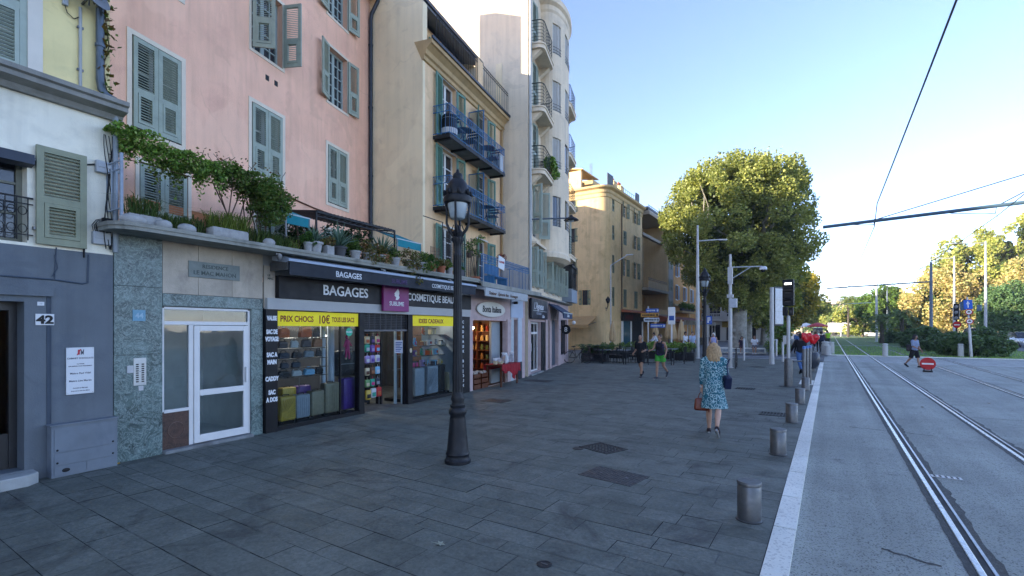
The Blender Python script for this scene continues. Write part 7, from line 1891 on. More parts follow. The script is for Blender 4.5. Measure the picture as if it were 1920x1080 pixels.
# signs at the lawn
n = thing('sign_post', 'leaning grey post with blue direction square and two red rimmed round signs', 'road sign', (8.27, 45.8, .0), R(-14)); n.rotation_euler = (0, R(-3), R(-14))
MB().lathe([(.09, 0), (.08, 2.0), (.05, 2.1), (.05, 4.2)], n=12).build('post', GALV, n, smooth=True)
MB().box(-.2, -.10, 3.35, .26, -.06, 4.0).build('blue_square', M('sign_bright_blue', '#1c5fc0', .4, .05), n, bevel=.03); mb = MB(); mb.prism([(0, -.105, 3.45), (.06, -.105, 3.45), (.06, -.105, 3.7), (.13, -.105, 3.7), (.03, -.105, 3.92), (-.07, -.105, 3.7), (0, -.105, 3.7)], (0, .004, 0)); mb.build('arrow', WHITE, n, fix=True)
for z in (2.9, 2.25):
    mb = MB(); mb.lathe([(.30, -.015), (.31, 0), (.30, .015)], n=24); o = mb.build('round_sign', RED, n); o.rotation_euler = (R(90), 0, 0); o.location = (.05, -.09, z+.25); o.scale = (.66, .66, 1)
    mb = MB(); mb.lathe([(.23, .016), (.23, .019), (.001, .019)], n=24); mb.build('face', WHITE, o); mb = MB()
    mb.box(-.12, -.05, .0195, .12, .05, .023); mb.ball((.0, .06, .02), (.07, .05, .004), 8, 4); mb.build('symbol', BLACK, o)
MB().box(-.4, .05, 3.3, -.1, .2, 3.9).box(.45, .02, 3.2, .7, .2, 3.6).build('signal_back', M('bluish_grey', '#4d6679', .5), n, bevel=.02)
n = thing('traffic_light', 'black traffic light above a round no entry sign in the dark bushes', 'traffic light', (8.6, 52.5, 0), R(-20)); MB().lathe([(.06, 0), (.06, 3.2)], n=10).build('pole', BLACK, n); MB().box(-.17, -.13, 2.7, .17, .13, 4.0).build('housing', BLACK, n, bevel=.03)
mb = MB(); mb.lathe([(.24, -.02), (.26, 0), (.24, .02)], n=28); o = mb.build('no_entry_disc', RED, n); o.rotation_euler = (R(90), 0, 0); o.location = (.05, -.17, 2.3)
MB().box(-.12, -.205, 2.26, .22, -.192, 2.34).build('white_bar', WHITE, n)
mb = MB()
for z in (2.85, 3.3, 3.75): mb.ball((0, -.15, z), (.13, .03, .13), 12, 6)
mb.build('lens', M('grey_lens', (.2, .21, .22), .3), n)
# lamp masts on the far side
LM = M('pale_mast', '#a9adb0', .5, .08, metal=.2)
for (x, y, h, L, a, lab) in ((16.5, 84, 13.0, 3.2, 200, 'grey lamp mast in front of the tall yellow green trees'), (14.5, 90, 12.0, 4.5, 190, 'pale lamp mast with a long arm in front of the orange tree'), (9.5, 120, 12, 4, 190, 'pale lamp mast far behind the main tram pole'), (6.0, 92, 13, 2.5, 20, 'grey mast beyond the dark palms'), (2.5, 150, 12, 3, 0, 'pale mast at the far end of the lawn')):
    n = mast('lamp_mast', x, y, h, .16, .08, LM, lab, 'lamp mast', 'lamp masts beyond the lawn'); lamp_arm(n, h-.2, L, LM, .9, R(a))
n = mast('lamp_mast', 16.9, 38, 9.5, .14, .07, GALV, 'lamp mast with a long arm reaching into the sky above the car', 'lamp mast'); lamp_arm(n, 9.2, 4.2, GALV, .9, R(170))
# overhead line
WIRE = M('copper_wire', '#22252b', .5, .1, metal=.4)
def tram_pole(y, zb, lab):
    n = thing('tram_pole', lab, 'tram pole', (9.1, y, 0), 0, 'poles carrying the overhead line')
    MB().lathe([(.24, 0), (.24, .1), (.17, .2), (.12, 9.0), (.05, 9.1), (.03, 9.8)], n=14).build('mast', M('tram_pole_grey', '#5b666f', .5, .1, metal=.3), n, smooth=True)
    MB().tube([(-9.35, 0, zb-.06), (0, 0, zb+.25)], .075, 8).build('boom', M('boom_blue_grey', '#4d6472', .5, .1, metal=.3), n, smooth=True)
    mb = MB(); mb.tube([(0, 0, 8.9), (-3.5, 0, zb+.13)], .02, 4); mb.tube([(0, 0, 8.7), (-7.6, 0, zb)], .02, 4)
    for xw in (-7.5, -3.6):
        mb.tube([(xw-1.3, 0, zb+.01), (xw-.3, 0, zb-.14), (xw+.05, 0, zb-.16)], .016, 5); mb.tube([(xw+.05, 0, zb-.16), (xw+.08, 0, zb+.1)], .012, 4); mb.tube([(xw+.05, -.35, zb-.38), (xw+.05, 0, zb-.16)], .008, 4)
    mb.build('stay', WIRE, n)
    return n
tram_pole(26.8, 6.75, 'tram pole just outside the frame carrying the big boom across the sky'); tram_pole(68, 6.75, 'grey tram pole rising from the dark bushes'); tram_pole(115, 6.75, 'small distant tram pole with its boom')
for (x, zz, lab) in ((1.55, 6.45, 'overhead wire above the track beside the pavement'), (5.5, 6.45, 'overhead wire above the far tram track')):
    n = thing('overhead_wire', lab, 'wire', (0, 0, 0), 0, 'overhead tram wires'); pts = []
    for (y0, y1) in ((-14, 26.8), (26.8, 68), (68, 115), (115, 170)):
        for k in range(8): f = k/8; pts.append((x+.12*math.sin(y0), y0+(y1-y0)*f, zz-.10*4*f*(1-f)+.05))
    MB().tube(pts, .016, 5).build('strand', WIRE, n)
# bicycles
def bicycle(x, y, rz, lab, mat=BLACK):
    n = thing('bicycle', lab, 'bicycle', (x, y, .006), rz, None); 
    for xw in (-.5, .5):
        mb = MB(); mb.tube([(xw+.33*math.cos(a), 0, .34+.33*math.sin(a)) for a in [i*PI/10 for i in range(21)]], .018, 6, False); w_ = mb.build('wheel', M('rubber', (.015, .015, .016), .8), n, smooth=True)
        mb = MB()
        for k in range(12): mb.tube([(xw, 0, .34), (xw+.32*math.cos(k*PI/6), 0, .34+.32*math.sin(k*PI/6))], .003, 3)
        mb.build('spokes', STEEL, w_)
    mb = MB(); A_ = (-.5, 0, .34); B = (-.1, 0, .32); C_ = (-.22, 0, .82); D = (.3, 0, .84); E_ = (.5, 0, .34)
    for p, q in ((A_, B), (A_, C_), (B, C_), (B, D), (C_, D), (D, E_), (D, (.27, 0, 1.0)), (C_, (-.25, 0, .94))): mb.tube([p, q], .018, 6)
    mb.build('frame', mat, n, smooth=True)
    MB().tube([(.25, -.27, 1.04), (.3, -.1, 1.02), (.3, .1, 1.02), (.25, .27, 1.04)], .014, 6).build('handlebar', BLACK, n); mb = MB(); mb.ball((-.26, 0, .96), (.14, .07, .035), 10, 6); mb.build('saddle', BLACK, n, smooth=True)
    mb = MB(); mb.lathe([(.09, -.01), (.09, .01)], n=14); o = mb.build('crank', STEEL, n); o.rotation_euler = (R(90), 0, 0); o.location = (-.1, 0, .32)
bicycle(-3.95, 26.9, R(95), 'dark bicycle leaning at the foot of the camera mast')
bicycle(-12.1, 25.6, R(20), 'dark bicycle parked at the far corner of the tower shops'); bicycle(-11.6, 26.6, R(12), 'dark bicycle between the tower corner and the palm planter', M('maroon_frame', '#3a1a1d', .4))
# ================================================================== CAFE TERRACE
def cafe_table(x, y, lab):
    n = thing('cafe_table', lab, 'table', (x, y, .006), 0, 'tables of the cafe terrace'); MB().box(-.38, -.38, .72, .38, .38, .75).build('table_top', M('grey_table', '#7d868e', .4, .1), n); MB().lathe([(.25, 0), (.25, .02), (.03, .04), (.03, .72)], n=12).build('pedestal', IRON, n)
WF = Front(0, 0, -90)
def cafe_chair(x, y, rz, lab): 
    n = thing('cafe_chair', lab, 'chair', (x, y, .006), rz, 'dark chairs of the cafe terrace')
    MB().box(-.21, -.21, .44, .21, .21, .47).build('seat', IRON, n); mb = MB(); mb.tube([(-.2, .2, .47), (-.2, .24, .85), (0, .26, .9), (.2, .24, .85), (.2, .2, .47)], .016, 6)
    for k in range(4): mb.bar((-.12+.08*k, .21, .47), (-.12+.08*k, .25, .87), .02)
    mb.build('backrest', IRON, n)
    for a, b in ((-1, -1), (1, -1), (-1, 1), (1, 1)): MB().bar((a*.22, b*.22, 0), (a*.19, b*.19, .45), .022).build('leg', IRON, n)
tt = [(-11.3, 27.3, 'cafe table beside the palm planter, nearest the tower'), (-10.2, 27.6, 'cafe table one step from the palm planter'), (-8.9, 28.2, 'cafe table straight behind the jogger in black'), (-10.6, 30.6, 'cafe table in the second row facing the red lettered fascia'), (-8.2, 30.6, 'cafe table in the second row behind the jogger in green shorts')]
for i, (x, y, l) in enumerate(tt):
    cafe_table(x, y, l)
    nm = ['the table beside the palm planter', 'the table one step from the palm planter', 'the table behind the jogger in black', 'the table facing the red lettered fascia', 'the second row table behind the green shorts'][i]
    for k, (dx, dy, a, w_) in enumerate(((0, -.65, 180, 'street side'), (.65, 0, -90, 'kerb side'), (-.65, .05, 90, 'house side'))): cafe_chair(x+dx, y+dy, R(a+rnd.uniform(-15, 15)), 'dark cafe chair on the %s of %s' % (w_, nm))
def parasol(x, y, h, lab):
    n = thing('parasol', lab, 'parasol', (x, y, .006), rnd.uniform(0, 2), 'closed brown parasols of the cafe'); MB().lathe([(.03, 0), (.03, h)], n=8).build('pole', WOODW, n); MB().lathe([(.3, 0), (.3, .06), (.05, .08)], n=14).build('foot', CONC, n)
    mb = MB(); mb.lathe([(.10, h*.42), (.21, h*.45), (.24, h*.52), (.2, h*.7), (.12, h*.88), (.05, h), (.01, h+.06)], n=24, flute=.16, nf=8); mb.build('canopy', M('brown_canvas', '#b89c74', .85, .12), n, smooth=True)
for (x, y, h, l) in ((-13.1, 33.5, 2.5, 'closed brown parasol beside the beige side awning'), (-11.0, 36.8, 2.6, 'closed brown parasol directly under the blue direction board'), (-10.5, 38.5, 2.8, 'closed brown parasol third from the man in white'), (-9.9, 37.6, 2.7, 'closed brown parasol second from the man in white'), (-9.0, 36.4, 2.6, 'closed brown parasol closest to the man in white')): parasol(x, y, h, l)
def planter(x, y, w_, lab, kind):
    n = thing('planter', lab, 'planter', (x, y, .006), R(rnd.uniform(-5, 5)), 'planters around the cafe terrace'); MB().add(*[[(v[0], v[1], v[2]) for v in rbox(w_, .5, .5, .02, 1)[0]], rbox(w_, .5, .5, .02, 1)[1]]).build('box', DKC, n)
    if kind == 'palm':
        mb = MB()
        for i in range(46):
            a = rnd.uniform(0, 2*PI); L = rnd.uniform(.8, 1.3); b = Vector((rnd.uniform(-w_*.4, w_*.4), rnd.uniform(-.15, .15), .5)); d = Vector((math.cos(a), math.sin(a), 0)); s = Vector((-d.y, d.x, 0))
            pts = [b+d*L*f*.8+Vector((0, 0, L*(1.15*f-.75*f*f))) for f in (0, .3, .6, .85, 1)]
            for q in range(4):
                for sg in (1, -1):
                    for k in range(3):
                        p = pts[q]+(pts[q+1]-pts[q])*(k/3); t_ = p+s*sg*.28*(1-.6*q/4)+d*.14-Vector((0, 0, .08)); mb.add([p, p+(pts[q+1]-pts[q])*.25, t_], [(0, 1, 2)])
        mb.build('foliage', leaf_mat('palm_leaf', ['#33502a', '#466a34', '#2a4524']), n)
    else:
        cs = [(rnd.uniform(-w_*.45, w_*.45), rnd.uniform(-.2, .2), rnd.uniform(.55, .95)) for i in range(12)]; leaf_cloud('foliage', clumps(900, cs, [.22]*12, int(x*10)+500), .11, HEDGE2 if kind == 'dark' else HEDGE, n, 4)
planter(-11.9, 27.6, 1.6, 'dark planter with arching palm leaves at the tower corner', 'palm'); planter(-12.4, 31.5, 2.2, 'dark planter with low bush under the cafe shop window', 'dark'); planter(-9.6, 32.2, 1.8, 'dark planter with shrub behind the jogger in black', 'green'); planter(-8.4, 33.6, 1.6, 'dark planter with shrub behind the jogger in green shorts', 'green'); planter(-7.6, 31.6, 1.2, 'dark planter with low bush beside the man in the white shirt', 'dark'); planter(-11.2, 33.4, 1.6, 'dark planter with broad bush below the cafe doorway', 'dark')
for i, (x0, y0, x1, y1) in enumerate(((-12.0, 25.9, -9.6, 26.2), (-9.5, 26.25, -7.2, 27.0), (-7.1, 27.1, -6.6, 29.6))):
    n = thing('terrace_barrier', ('low dark barrier around the cafe tables, tower end', 'low dark barrier behind the two joggers', 'low dark barrier at the kerb end of the cafe terrace')[i], 'barrier', (x0, y0, .006), 0, 'low barriers around the cafe'); mb = MB(); d = (x1-x0, y1-y0)
    for f in (0, .5, 1): mb.bar((d[0]*f, d[1]*f, 0), (d[0]*f, d[1]*f, .85), .04)
    mb.bar((0, 0, .12), (*d, .12), .03); mb.build('frame', IRON, n)
# stone seat round the plane tree
n = thing('stone_bench', 'low pale stone bench in front of the plane tree', 'bench', (-6.3, 43.2, .006), R(2)); MB().add(rbox(4.2, .55, .45, .05, 2)[0], rbox(4.2, .55, .45, .05, 2)[1]).build('block', KERBM, n, smooth=True); mb = MB(); mb.box(-2.0, -.29, .1, 2.0, -.276, .36); mb.build('painted_front', M('mural_paint', '#8a949a', .7, .5, 3), n)
# ================================================================== TREES
BARK = M('plane_bark', (.26, .25, .21), .9, .35, 3, .4, 20, stain=(.10, .09, .07), stain_amt=.8)
BARKD = M('dark_bark', (.07, .058, .045), .95, .3, 5, .5, 25)
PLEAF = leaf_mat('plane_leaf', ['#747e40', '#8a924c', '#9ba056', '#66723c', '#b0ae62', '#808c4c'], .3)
PLEAFI = leaf_mat('plane_shade_leaf', ['#414d2c', '#515e34', '#5e6b3c'], .25)  # darker greens paint shade into the inside of the crown
def limb(mb, p, q, r0, r1, rr, n=5, wob=.25):
    p = Vector(p); q = Vector(q); pts = []; rs = []
    for i in range(n+1):
        f = i/n; w_ = wob*math.sin(f*PI)
        pts.append(p.lerp(q, f)+Vector((rr.uniform(-w_, w_), rr.uniform(-w_, w_), rr.uniform(-w_, w_)*.5))); rs.append(r0+(r1-r0)*f)
    mb.tube(pts, rs, 8, False); return pts
def big_tree(name, lab, x, y, zb, zt, rx, ry, rz, trunk_r, nleaf, size, seed, mats, group=None, ncl=170, flat_top=True, bark=BARK, shoots=0, limbs=7, cr=1.25, cat='tree', taper=.6):
    n = thing(name, lab, cat, (x, y, 0), rz, group); rr = random.Random(seed); rg = np.random.default_rng(seed)
    H = zt-zb; cz = zb+H*.5
    C = []; Rr = []; tries = 0
    while len(C) < ncl and tries < 20000:
        tries += 1
        d = rg.normal(size=3); d /= np.linalg.norm(d)
        e = 4.2 if flat_top else 2.2
        s = 1/((abs(d[0])**e+abs(d[1])**e+abs(d[2])**e)**(1/e))
        k = rg.uniform(.84, .98) if rg.random() < .85 else rg.uniform(.3, .7)
        p = d*s*k
        w_ = 1.0 if p[2] > -.1 else 1-taper*((-.1-p[2])/.9)
        jit = 1+.05*rg.normal()
        C.append((p[0]*rx*w_*jit, p[1]*ry*w_*jit, cz+p[2]*H*.5*(1+.03*rg.normal()))); Rr.append(cr*rg.uniform(.6, 1.2))
    P = clumps(nleaf, C, Rr, seed)
    if shoots:
        Q = []
        for i in range(shoots):
            a = rg.uniform(0, 2*PI); r_ = math.sqrt(rg.random())*.93; px_, py_ = rx*r_*math.cos(a), ry*r_*math.sin(a)
            b = cz+H*.5*(1-.35*r_**4)-1.0; L = rg.uniform(1.1, 2.2)
            for k in range(34): f = rg.random(); Q.append((px_+rg.normal()*.13*(1.15-f), py_+rg.normal()*.13*(1.15-f), b+f*L))
        P = np.vstack([P, np.array(Q)])
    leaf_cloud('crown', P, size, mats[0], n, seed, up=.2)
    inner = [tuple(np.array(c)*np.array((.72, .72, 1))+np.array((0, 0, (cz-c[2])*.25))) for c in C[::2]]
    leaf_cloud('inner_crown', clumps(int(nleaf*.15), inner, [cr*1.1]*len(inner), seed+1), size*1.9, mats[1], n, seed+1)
    mb = MB(); th = zb+H*.16
    mb.tube([(0, 0, -.05), (.02, .02, .25), (.0, .03, 1.2), (.06, .0, th*.6), (.1, .05, th)], [trunk_r*1.45, trunk_r*1.1, trunk_r*.95, trunk_r*.85, trunk_r*.8], 14, False)
    if trunk_r > .45:
        for k in range(5): a = rr.uniform(0, 6.2); mb.ball((trunk_r*.85*math.cos(a), trunk_r*.85*math.sin(a), rr.uniform(.5, 2.4)), (.16, .16, .2), 8, 6)
    mb.build('trunk', bark, n, smooth=True)
    mb = MB()
    for i in range(limbs):
        a = 2*PI*i/limbs+rr.uniform(-.3, .3); q = (rx*.55*math.cos(a), ry*.55*math.sin(a), zb+H*rr.uniform(.5, .72))
        pts = limb(mb, (.1*math.cos(a), .1*math.sin(a), th*.9), q, trunk_r*.42, trunk_r*.16, rr, 6, rx*.08)
        for k in range(3):
            a2 = a+rr.uniform(-.9, .9); limb(mb, pts[2+k], (rx*.85*math.cos(a2), ry*.85*math.sin(a2), zb+H*rr.uniform(.35, .95)), trunk_r*.2, trunk_r*.05, rr, 5, rx*.06)
    mb.build('branches', bark, n, smooth=True)
    return n
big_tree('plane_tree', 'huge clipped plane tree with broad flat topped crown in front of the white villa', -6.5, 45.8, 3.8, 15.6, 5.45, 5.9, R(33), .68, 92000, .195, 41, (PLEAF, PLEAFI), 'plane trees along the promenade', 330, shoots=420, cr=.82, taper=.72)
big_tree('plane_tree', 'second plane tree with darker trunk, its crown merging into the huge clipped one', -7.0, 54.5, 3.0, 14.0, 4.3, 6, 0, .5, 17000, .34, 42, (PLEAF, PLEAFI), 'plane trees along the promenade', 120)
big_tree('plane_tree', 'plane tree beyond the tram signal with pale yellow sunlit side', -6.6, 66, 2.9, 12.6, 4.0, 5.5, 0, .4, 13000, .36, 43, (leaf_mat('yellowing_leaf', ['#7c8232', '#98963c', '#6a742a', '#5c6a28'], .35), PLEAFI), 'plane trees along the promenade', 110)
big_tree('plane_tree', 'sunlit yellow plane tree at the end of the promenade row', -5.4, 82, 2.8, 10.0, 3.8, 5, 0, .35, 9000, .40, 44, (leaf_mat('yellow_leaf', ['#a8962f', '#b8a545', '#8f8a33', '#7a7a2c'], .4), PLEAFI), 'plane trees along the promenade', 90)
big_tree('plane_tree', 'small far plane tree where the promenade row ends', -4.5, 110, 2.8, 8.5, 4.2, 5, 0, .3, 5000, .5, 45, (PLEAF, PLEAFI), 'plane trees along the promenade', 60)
n = thing('street_shrub', 'dark evergreen shrub behind the information panel', 'shrub', (-3.3, 42.5, 0)); leaf_cloud('foliage', clumps(3000, [(rnd.uniform(-.7, .7), rnd.uniform(-.7, .7), rnd.uniform(.4, 2.6)) for i in range(16)], [.55]*16, 12), .16, HEDGE2, n, 12); MB().tube([(0, 0, 0), (0, 0, 1.5)], .06, 6).build('stem', BARKD, n)
# far side trees
def fl(name, cols, t_=.4): return leaf_mat(name, cols, t_)
YG = fl('yellow_green_leaf', ['#98a450', '#b0b05c', '#80924a', '#c0b868', '#70864a']); OR_ = fl('orange_leaf', ['#c4ac74', '#d2bc84', '#b8a468', '#acb06c', '#c8c084']); DG = fl('dark_green_leaf', ['#56744a', '#668454', '#4c6642', '#78945c']); MG = fl('mid_green_leaf', ['#5a7a34', '#6d8a3c', '#4c6a2c', '#7d9444']); INN = fl('inner_shade_leaf', ['#3a4a20', '#4a5a28'], .2)
far = [(17.2, 112, 2, 13.5, 6.0, OR_, 'broad orange autumn tree in front of the tall yellow green ones', 9000, .55), (21.0, 118, 5, 21.0, 4.8, YG, 'tall loose yellow green tree, its top open against the sky', 6500, .6), (26.5, 112, 6, 22.0, 4.2, YG, 'tall yellow green tree at the frame edge, tallest of the far side', 6500, .6), (27, 104, 2, 14, 5, OR_, 'rusty orange tree beside the tallest yellow green tree', 7000, .5), (32, 118, 2, 17, 6, MG, 'mid green tree at the frame edge above the car', 7000, .55), (22.0, 92, .3, 8.2, 5.2, DG, 'dark green spreading tree standing in shade above the car', 12000, .42), (13.0, 125, 1, 9, 4.6, YG, 'low yellow green tree behind the main tram pole', 6000, .55), (8.6, 118, 1.5, 10.5, 4.0, MG, 'round green tree between palms and the main tram pole', 6500, .5), (6.5, 140, 1, 9, 5, YG, 'pale yellow green tree behind the dark palms', 5000, .6), (11.5, 150, 1, 11, 4.5, DG, 'dark tree far behind the round green tree', 4000, .7), (-1.5, 185, 2, 10, 5, DG, 'dark far tree at the end of the promenade', 3500, .8), (1.5, 175, 1, 8.5, 4, YG, 'far yellow green tree beside the tall palm', 3500, .7)]
for i, (x, y, zb, zt, r_, m_, lab, nl, sz) in enumerate(far):
    big_tree('park_tree', lab, x, y, zb, zt*.93, r_, r_*.9, 0, .3, int(nl*1.8), sz*.72, 60+i, (m_, INN), 'trees of the park beyond the lawn', 60 if nl > 5000 else 40, False, BARKD, limbs=5, cr=r_*.27, taper=.3)
def palm(x, y, h, lab, r_=2.4, col='#4d6a34', nf=34):
    n = thing('palm_tree', lab, 'palm', (x, y, 0), 0, 'palms beyond the lawn'); rr = random.Random(int(x*7+y)); mb = MB(); mb.tube([(0, 0, 0), (.05, 0, h*.5), (0, 0, h)], [.28, .22, .26], 10); mb.build('trunk', BARKD, n, smooth=True)
    mb = MB()
    for i in range(nf):
        a = i*2.4; e0 = R(75-95*i/nf); L = r_*rr.uniform(.8, 1.1); d = Vector((math.cos(a), math.sin(a), 0)); s = Vector((-d.y, d.x, 0)); pts = []
        for k in range(7): f = k/6; pts.append(Vector((0, 0, h))+d*(L*f*math.cos(e0*(1-.3*f)))+Vector((0, 0, L*(math.sin(e0)*f-.75*f*f*f))))
        for k in range(6):
            for sg in (1, -1):
                for q in range(2):
                    p = pts[k].lerp(pts[k+1], q/2); w_ = .5*math.sin(PI*(k+.8)/7.2); mb.add([p, p.lerp(pts[k+1], .4), p+s*sg*w_+d*.25-Vector((0, 0, .22))], [(0, 1, 2)])
    mb.build('crown', leaf_mat('palm_frond_'+col[1:], [col, '#6f8240', '#39502a'], .25), n)
palm(3.6, 135, 8.2, 'tall full date palm at the end of the lawn', 3.6, '#7d7c36', 60); palm(5.9, 82, 3.2, 'short dark palm beside the grey mast', 2.2, '#2f4426'); palm(7.6, 78, 3.6, 'short dark palm just in front of the bush group', 2.3, '#2a3c22'); palm(.9, 170, 6, 'small distant palm near the pale truck', 2.6)
def bush(x, y, w_, d_, h, nl, lab, mats, sz=.2, seed=1):
    n = thing('bush', lab, 'bush', (x, y, 0), 0, 'bushes on the island'); rr = random.Random(seed); cs = []; rs = []
    for i in range(int(12+w_*5)):
        fx, fy = rr.uniform(-1, 1), rr.uniform(-1, 1); cs.append((fx*w_/2, fy*d_/2, .25+h*rr.random()*(1-.45*fx*fx)*(1-.3*fy*fy))); rs.append(rr.uniform(.35, .6)*min(1, h/1.6))
    leaf_cloud('foliage', clumps(nl, cs, rs, seed), sz, mats, n, seed, up=.5); mb = MB()
    for i in range(6): mb.tube([(w_*.12*(i-2.5), 0, 0), (w_*.15*(i-2.5), 0, h*.7)], .03, 5)
    mb.build('stem', BARKD, n)
BDK = leaf_mat('bush_dark_leaf', ['#3d5434', '#4d663e', '#5a7446', '#68804e'], .2)
for i, (x, y, w_, d_, h, nl, lab) in enumerate(((8.6, 47.6, 3.3, 2.6, 1.55, 9000, 'dark arching bush beside the leaning sign post'), (8.0, 49.5, 2.2, 2.2, 1.4, 4500, 'dark bush behind the white stone bollard'), (9.7, 49.5, 2.4, 3, 1.7, 6000, 'dark bush at the road end of the island'), (8.6, 56, 4, 3, 1.6, 6000, 'dark bush around the black traffic light'), (8.6, 64, 3.6, 4, 2.0, 5500, 'dark bush at the foot of the grey tram pole'), (8.8, 72, 4, 5, 2.1, 5000, 'dark bush behind the striding pedestrian'), (7.5, 84, 3.0, 4, 1.6, 3500, 'low dark hedge bush beside the short palms'), (11.3, 60, 3, 5, 2.2, 5000, 'dark bush in front of the white van'))): bush(x, y, w_, d_, h*.8, nl, lab, BDK, .2+.004*(y-45), 80+i)

# ================================================================== PEOPLE
SKIN = M('skin', (.50, .30, .21), .55, .1, 12); SKIN2 = M('tanned_skin', (.34, .19, .12), .55, .1, 12); SKIN3 = M('dark_skin', (.07, .04, .03), .5, .1, 12)
def remesh(mb, vox, name, mat, parent, sm=4):
    me = mb.mesh(name, mat); o = bpy.data.objects.new(name, me); COL.objects.link(o)
    md = o.modifiers.new('r', 'REMESH'); md.mode = 'VOXEL'; md.voxel_size = vox
    s_ = o.modifiers.new('s', 'SMOOTH'); s_.factor = .5; s_.iterations = sm
    dg = bpy.context.evaluated_depsgraph_get(); m2 = bpy.data.meshes.new_from_object(o.evaluated_get(dg))
    bpy.data.objects.remove(o); m2.shade_smooth(); m2.name = name
    if not m2.materials: m2.materials.append(mat)
    return link(bpy.data.objects.new(name, m2), parent)
def loft(mb, rings, n=16):
    b = len(mb.v)
    for (x, y, z, rx, ry) in rings:
        for k in range(n): t = 2*PI*k/n; mb.v.append((x+rx*math.cos(t), y+ry*math.sin(t), z))
    for i in range(len(rings)-1):
        for k in range(n): k2 = (k+1) % n; mb.f.append((b+i*n+k, b+i*n+k2, b+(i+1)*n+k2, b+(i+1)*n+k)); mb.m.append(0)
    mb.f.append(tuple(b+k for k in range(n-1, -1, -1))); mb.m.append(0); e = b+(len(rings)-1)*n; mb.f.append(tuple(e+k for k in range(n))); mb.m.append(0)
def person(lab, x, y, facing, h=1.72, skin=SKIN, top=None, sleeve=.5, bottom=None, blen=.5, shoes=BLACK, hair='#2a1c14', hair_long=0, legs=((.3, .1), (-.25, .5)), arms=((-.3, .4, .12), (.3, .5, .12)), lean=.04, dress=None, vox=.022, fat=1.0, bald=False, z0=.006, socks=None):
    """facing: degrees, 0 looks along +Y. legs/arms: (thigh swing, knee bend), (arm swing, elbow bend, outward) for left then right, in radians"""
    n = thing('person', lab, 'person', (x, y, z0), R(facing)); s = h/1.72
    def up(p):  # lean of the upper body about the hips
        v = Vector(p); v.z -= .93; v = Matrix.Rotation(-lean, 3, 'X') @ v; v.z += .93; return v
    J = {}; low = 9
    for sd_, (t, k) in zip((-1, 1), legs):
        hip = Vector((.092*sd_, 0, .90)); kn = hip+Vector((.0, .43*math.sin(t), -.43*math.cos(t))); an = kn+Vector((0, .41*math.sin(t-k), -.41*math.cos(t-k)))
        pit = min(.0, (t-k)*.9) if k > .25 else 0
        toe = an+Vector((.015*sd_, .17*math.cos(pit), .17*math.sin(pit)-.045)); heel = an+Vector((0, -.05, -.05+.02*math.sin(-pit)))
        J[sd_] = [hip, kn, an, toe, heel]; low = min(low, toe.z-.035, heel.z-.03)
    dz = -low
    A = {}
    for sd_, (t, e, o_) in zip((-1, 1), arms):
        sh = up((.175*sd_*fat**.3, 0, 1.40)); d1 = Vector((math.sin(o_)*sd_, math.sin(t)*math.cos(o_), -math.cos(t)*math.cos(o_))); el_ = sh+d1*.28
        d2 = Vector((math.sin(o_)*.4*sd_, math.sin(t+e), -math.cos(t+e))).normalized(); wr = el_+d2*.245; A[sd_] = [sh, el_, wr, d2]
    T = [(0, .0, .84, .12, .09), (0, 0, .90, .158*fat, .112*fat), (0, -.01, .98, .165*fat, .118*fat), (0, 0, 1.10, .138*fat, .10*fat), (0, .005, 1.24, .16*fat**.6, .112), (0, 0, 1.36, .168, .10), (0, -.005, 1.43, .11, .075), (0, -.005, 1.48, .055, .055)]
    T2 = []
    for (cx_, cy_, cz_, rx, ry) in T: v = up((cx_, cy_, cz_)); T2.append((v.x, v.y, v.z, rx, ry))
    mb = MB(); loft(mb, T2)
    nk, hd = up((0, .0, 1.46)), up((0, .025, 1.61)); mb.tube([nk, hd], [.056, .05], 10)
    mb.ball(hd+Vector((0, 0, .02)), (.076, .093, .105), 14, 10); mb.ball(hd+Vector((0, .03, -.05)), (.055, .058, .058), 12, 8); mb.ball(hd+Vector((0, .10, -.012)), (.014, .022, .026), 8, 6); mb.ball(hd+Vector((0, .085, -.055)), (.026, .014, .012), 8, 5)
    for sd_ in (-1, 1): mb.ball(hd+Vector((.078*sd_, -.005, 0)), (.014, .026, .034), 8, 6)
    for sd_ in (-1, 1):
        hip, kn, an, toe, heel = J[sd_]; mid = kn.lerp(an, .35)+Vector((0, -.012, 0))
        mb.tube([hip+Vector((0, 0, .05)), hip.lerp(kn, .3), hip.lerp(kn, .75), kn, mid, an.lerp(kn, .15), an], [.094*fat, .088*fat, .066, .054, .057, .038, .036], 12)
        mb.tube([heel, an.lerp(toe, .5)+Vector((0, 0, -.02)), toe], [.036, .042, .032], 10)
        sh, el_, wr, d2 = A[sd_]; mb.tube([sh.lerp(nk, .35), sh, sh.lerp(el_, .4), el_, el_.lerp(wr, .3), wr], [.06, .056, .048, .038, .038, .026], 12)
        mb.tube([wr, wr+d2*.05, wr+d2*.09], [.026, .036, .034], 8)
    body = remesh(mb, vox, 'body', skin, n)
    # separate fingers and thumb, part of the same body mesh
    bm = bmesh.new(); bm.from_mesh(body.data); fb = MB()
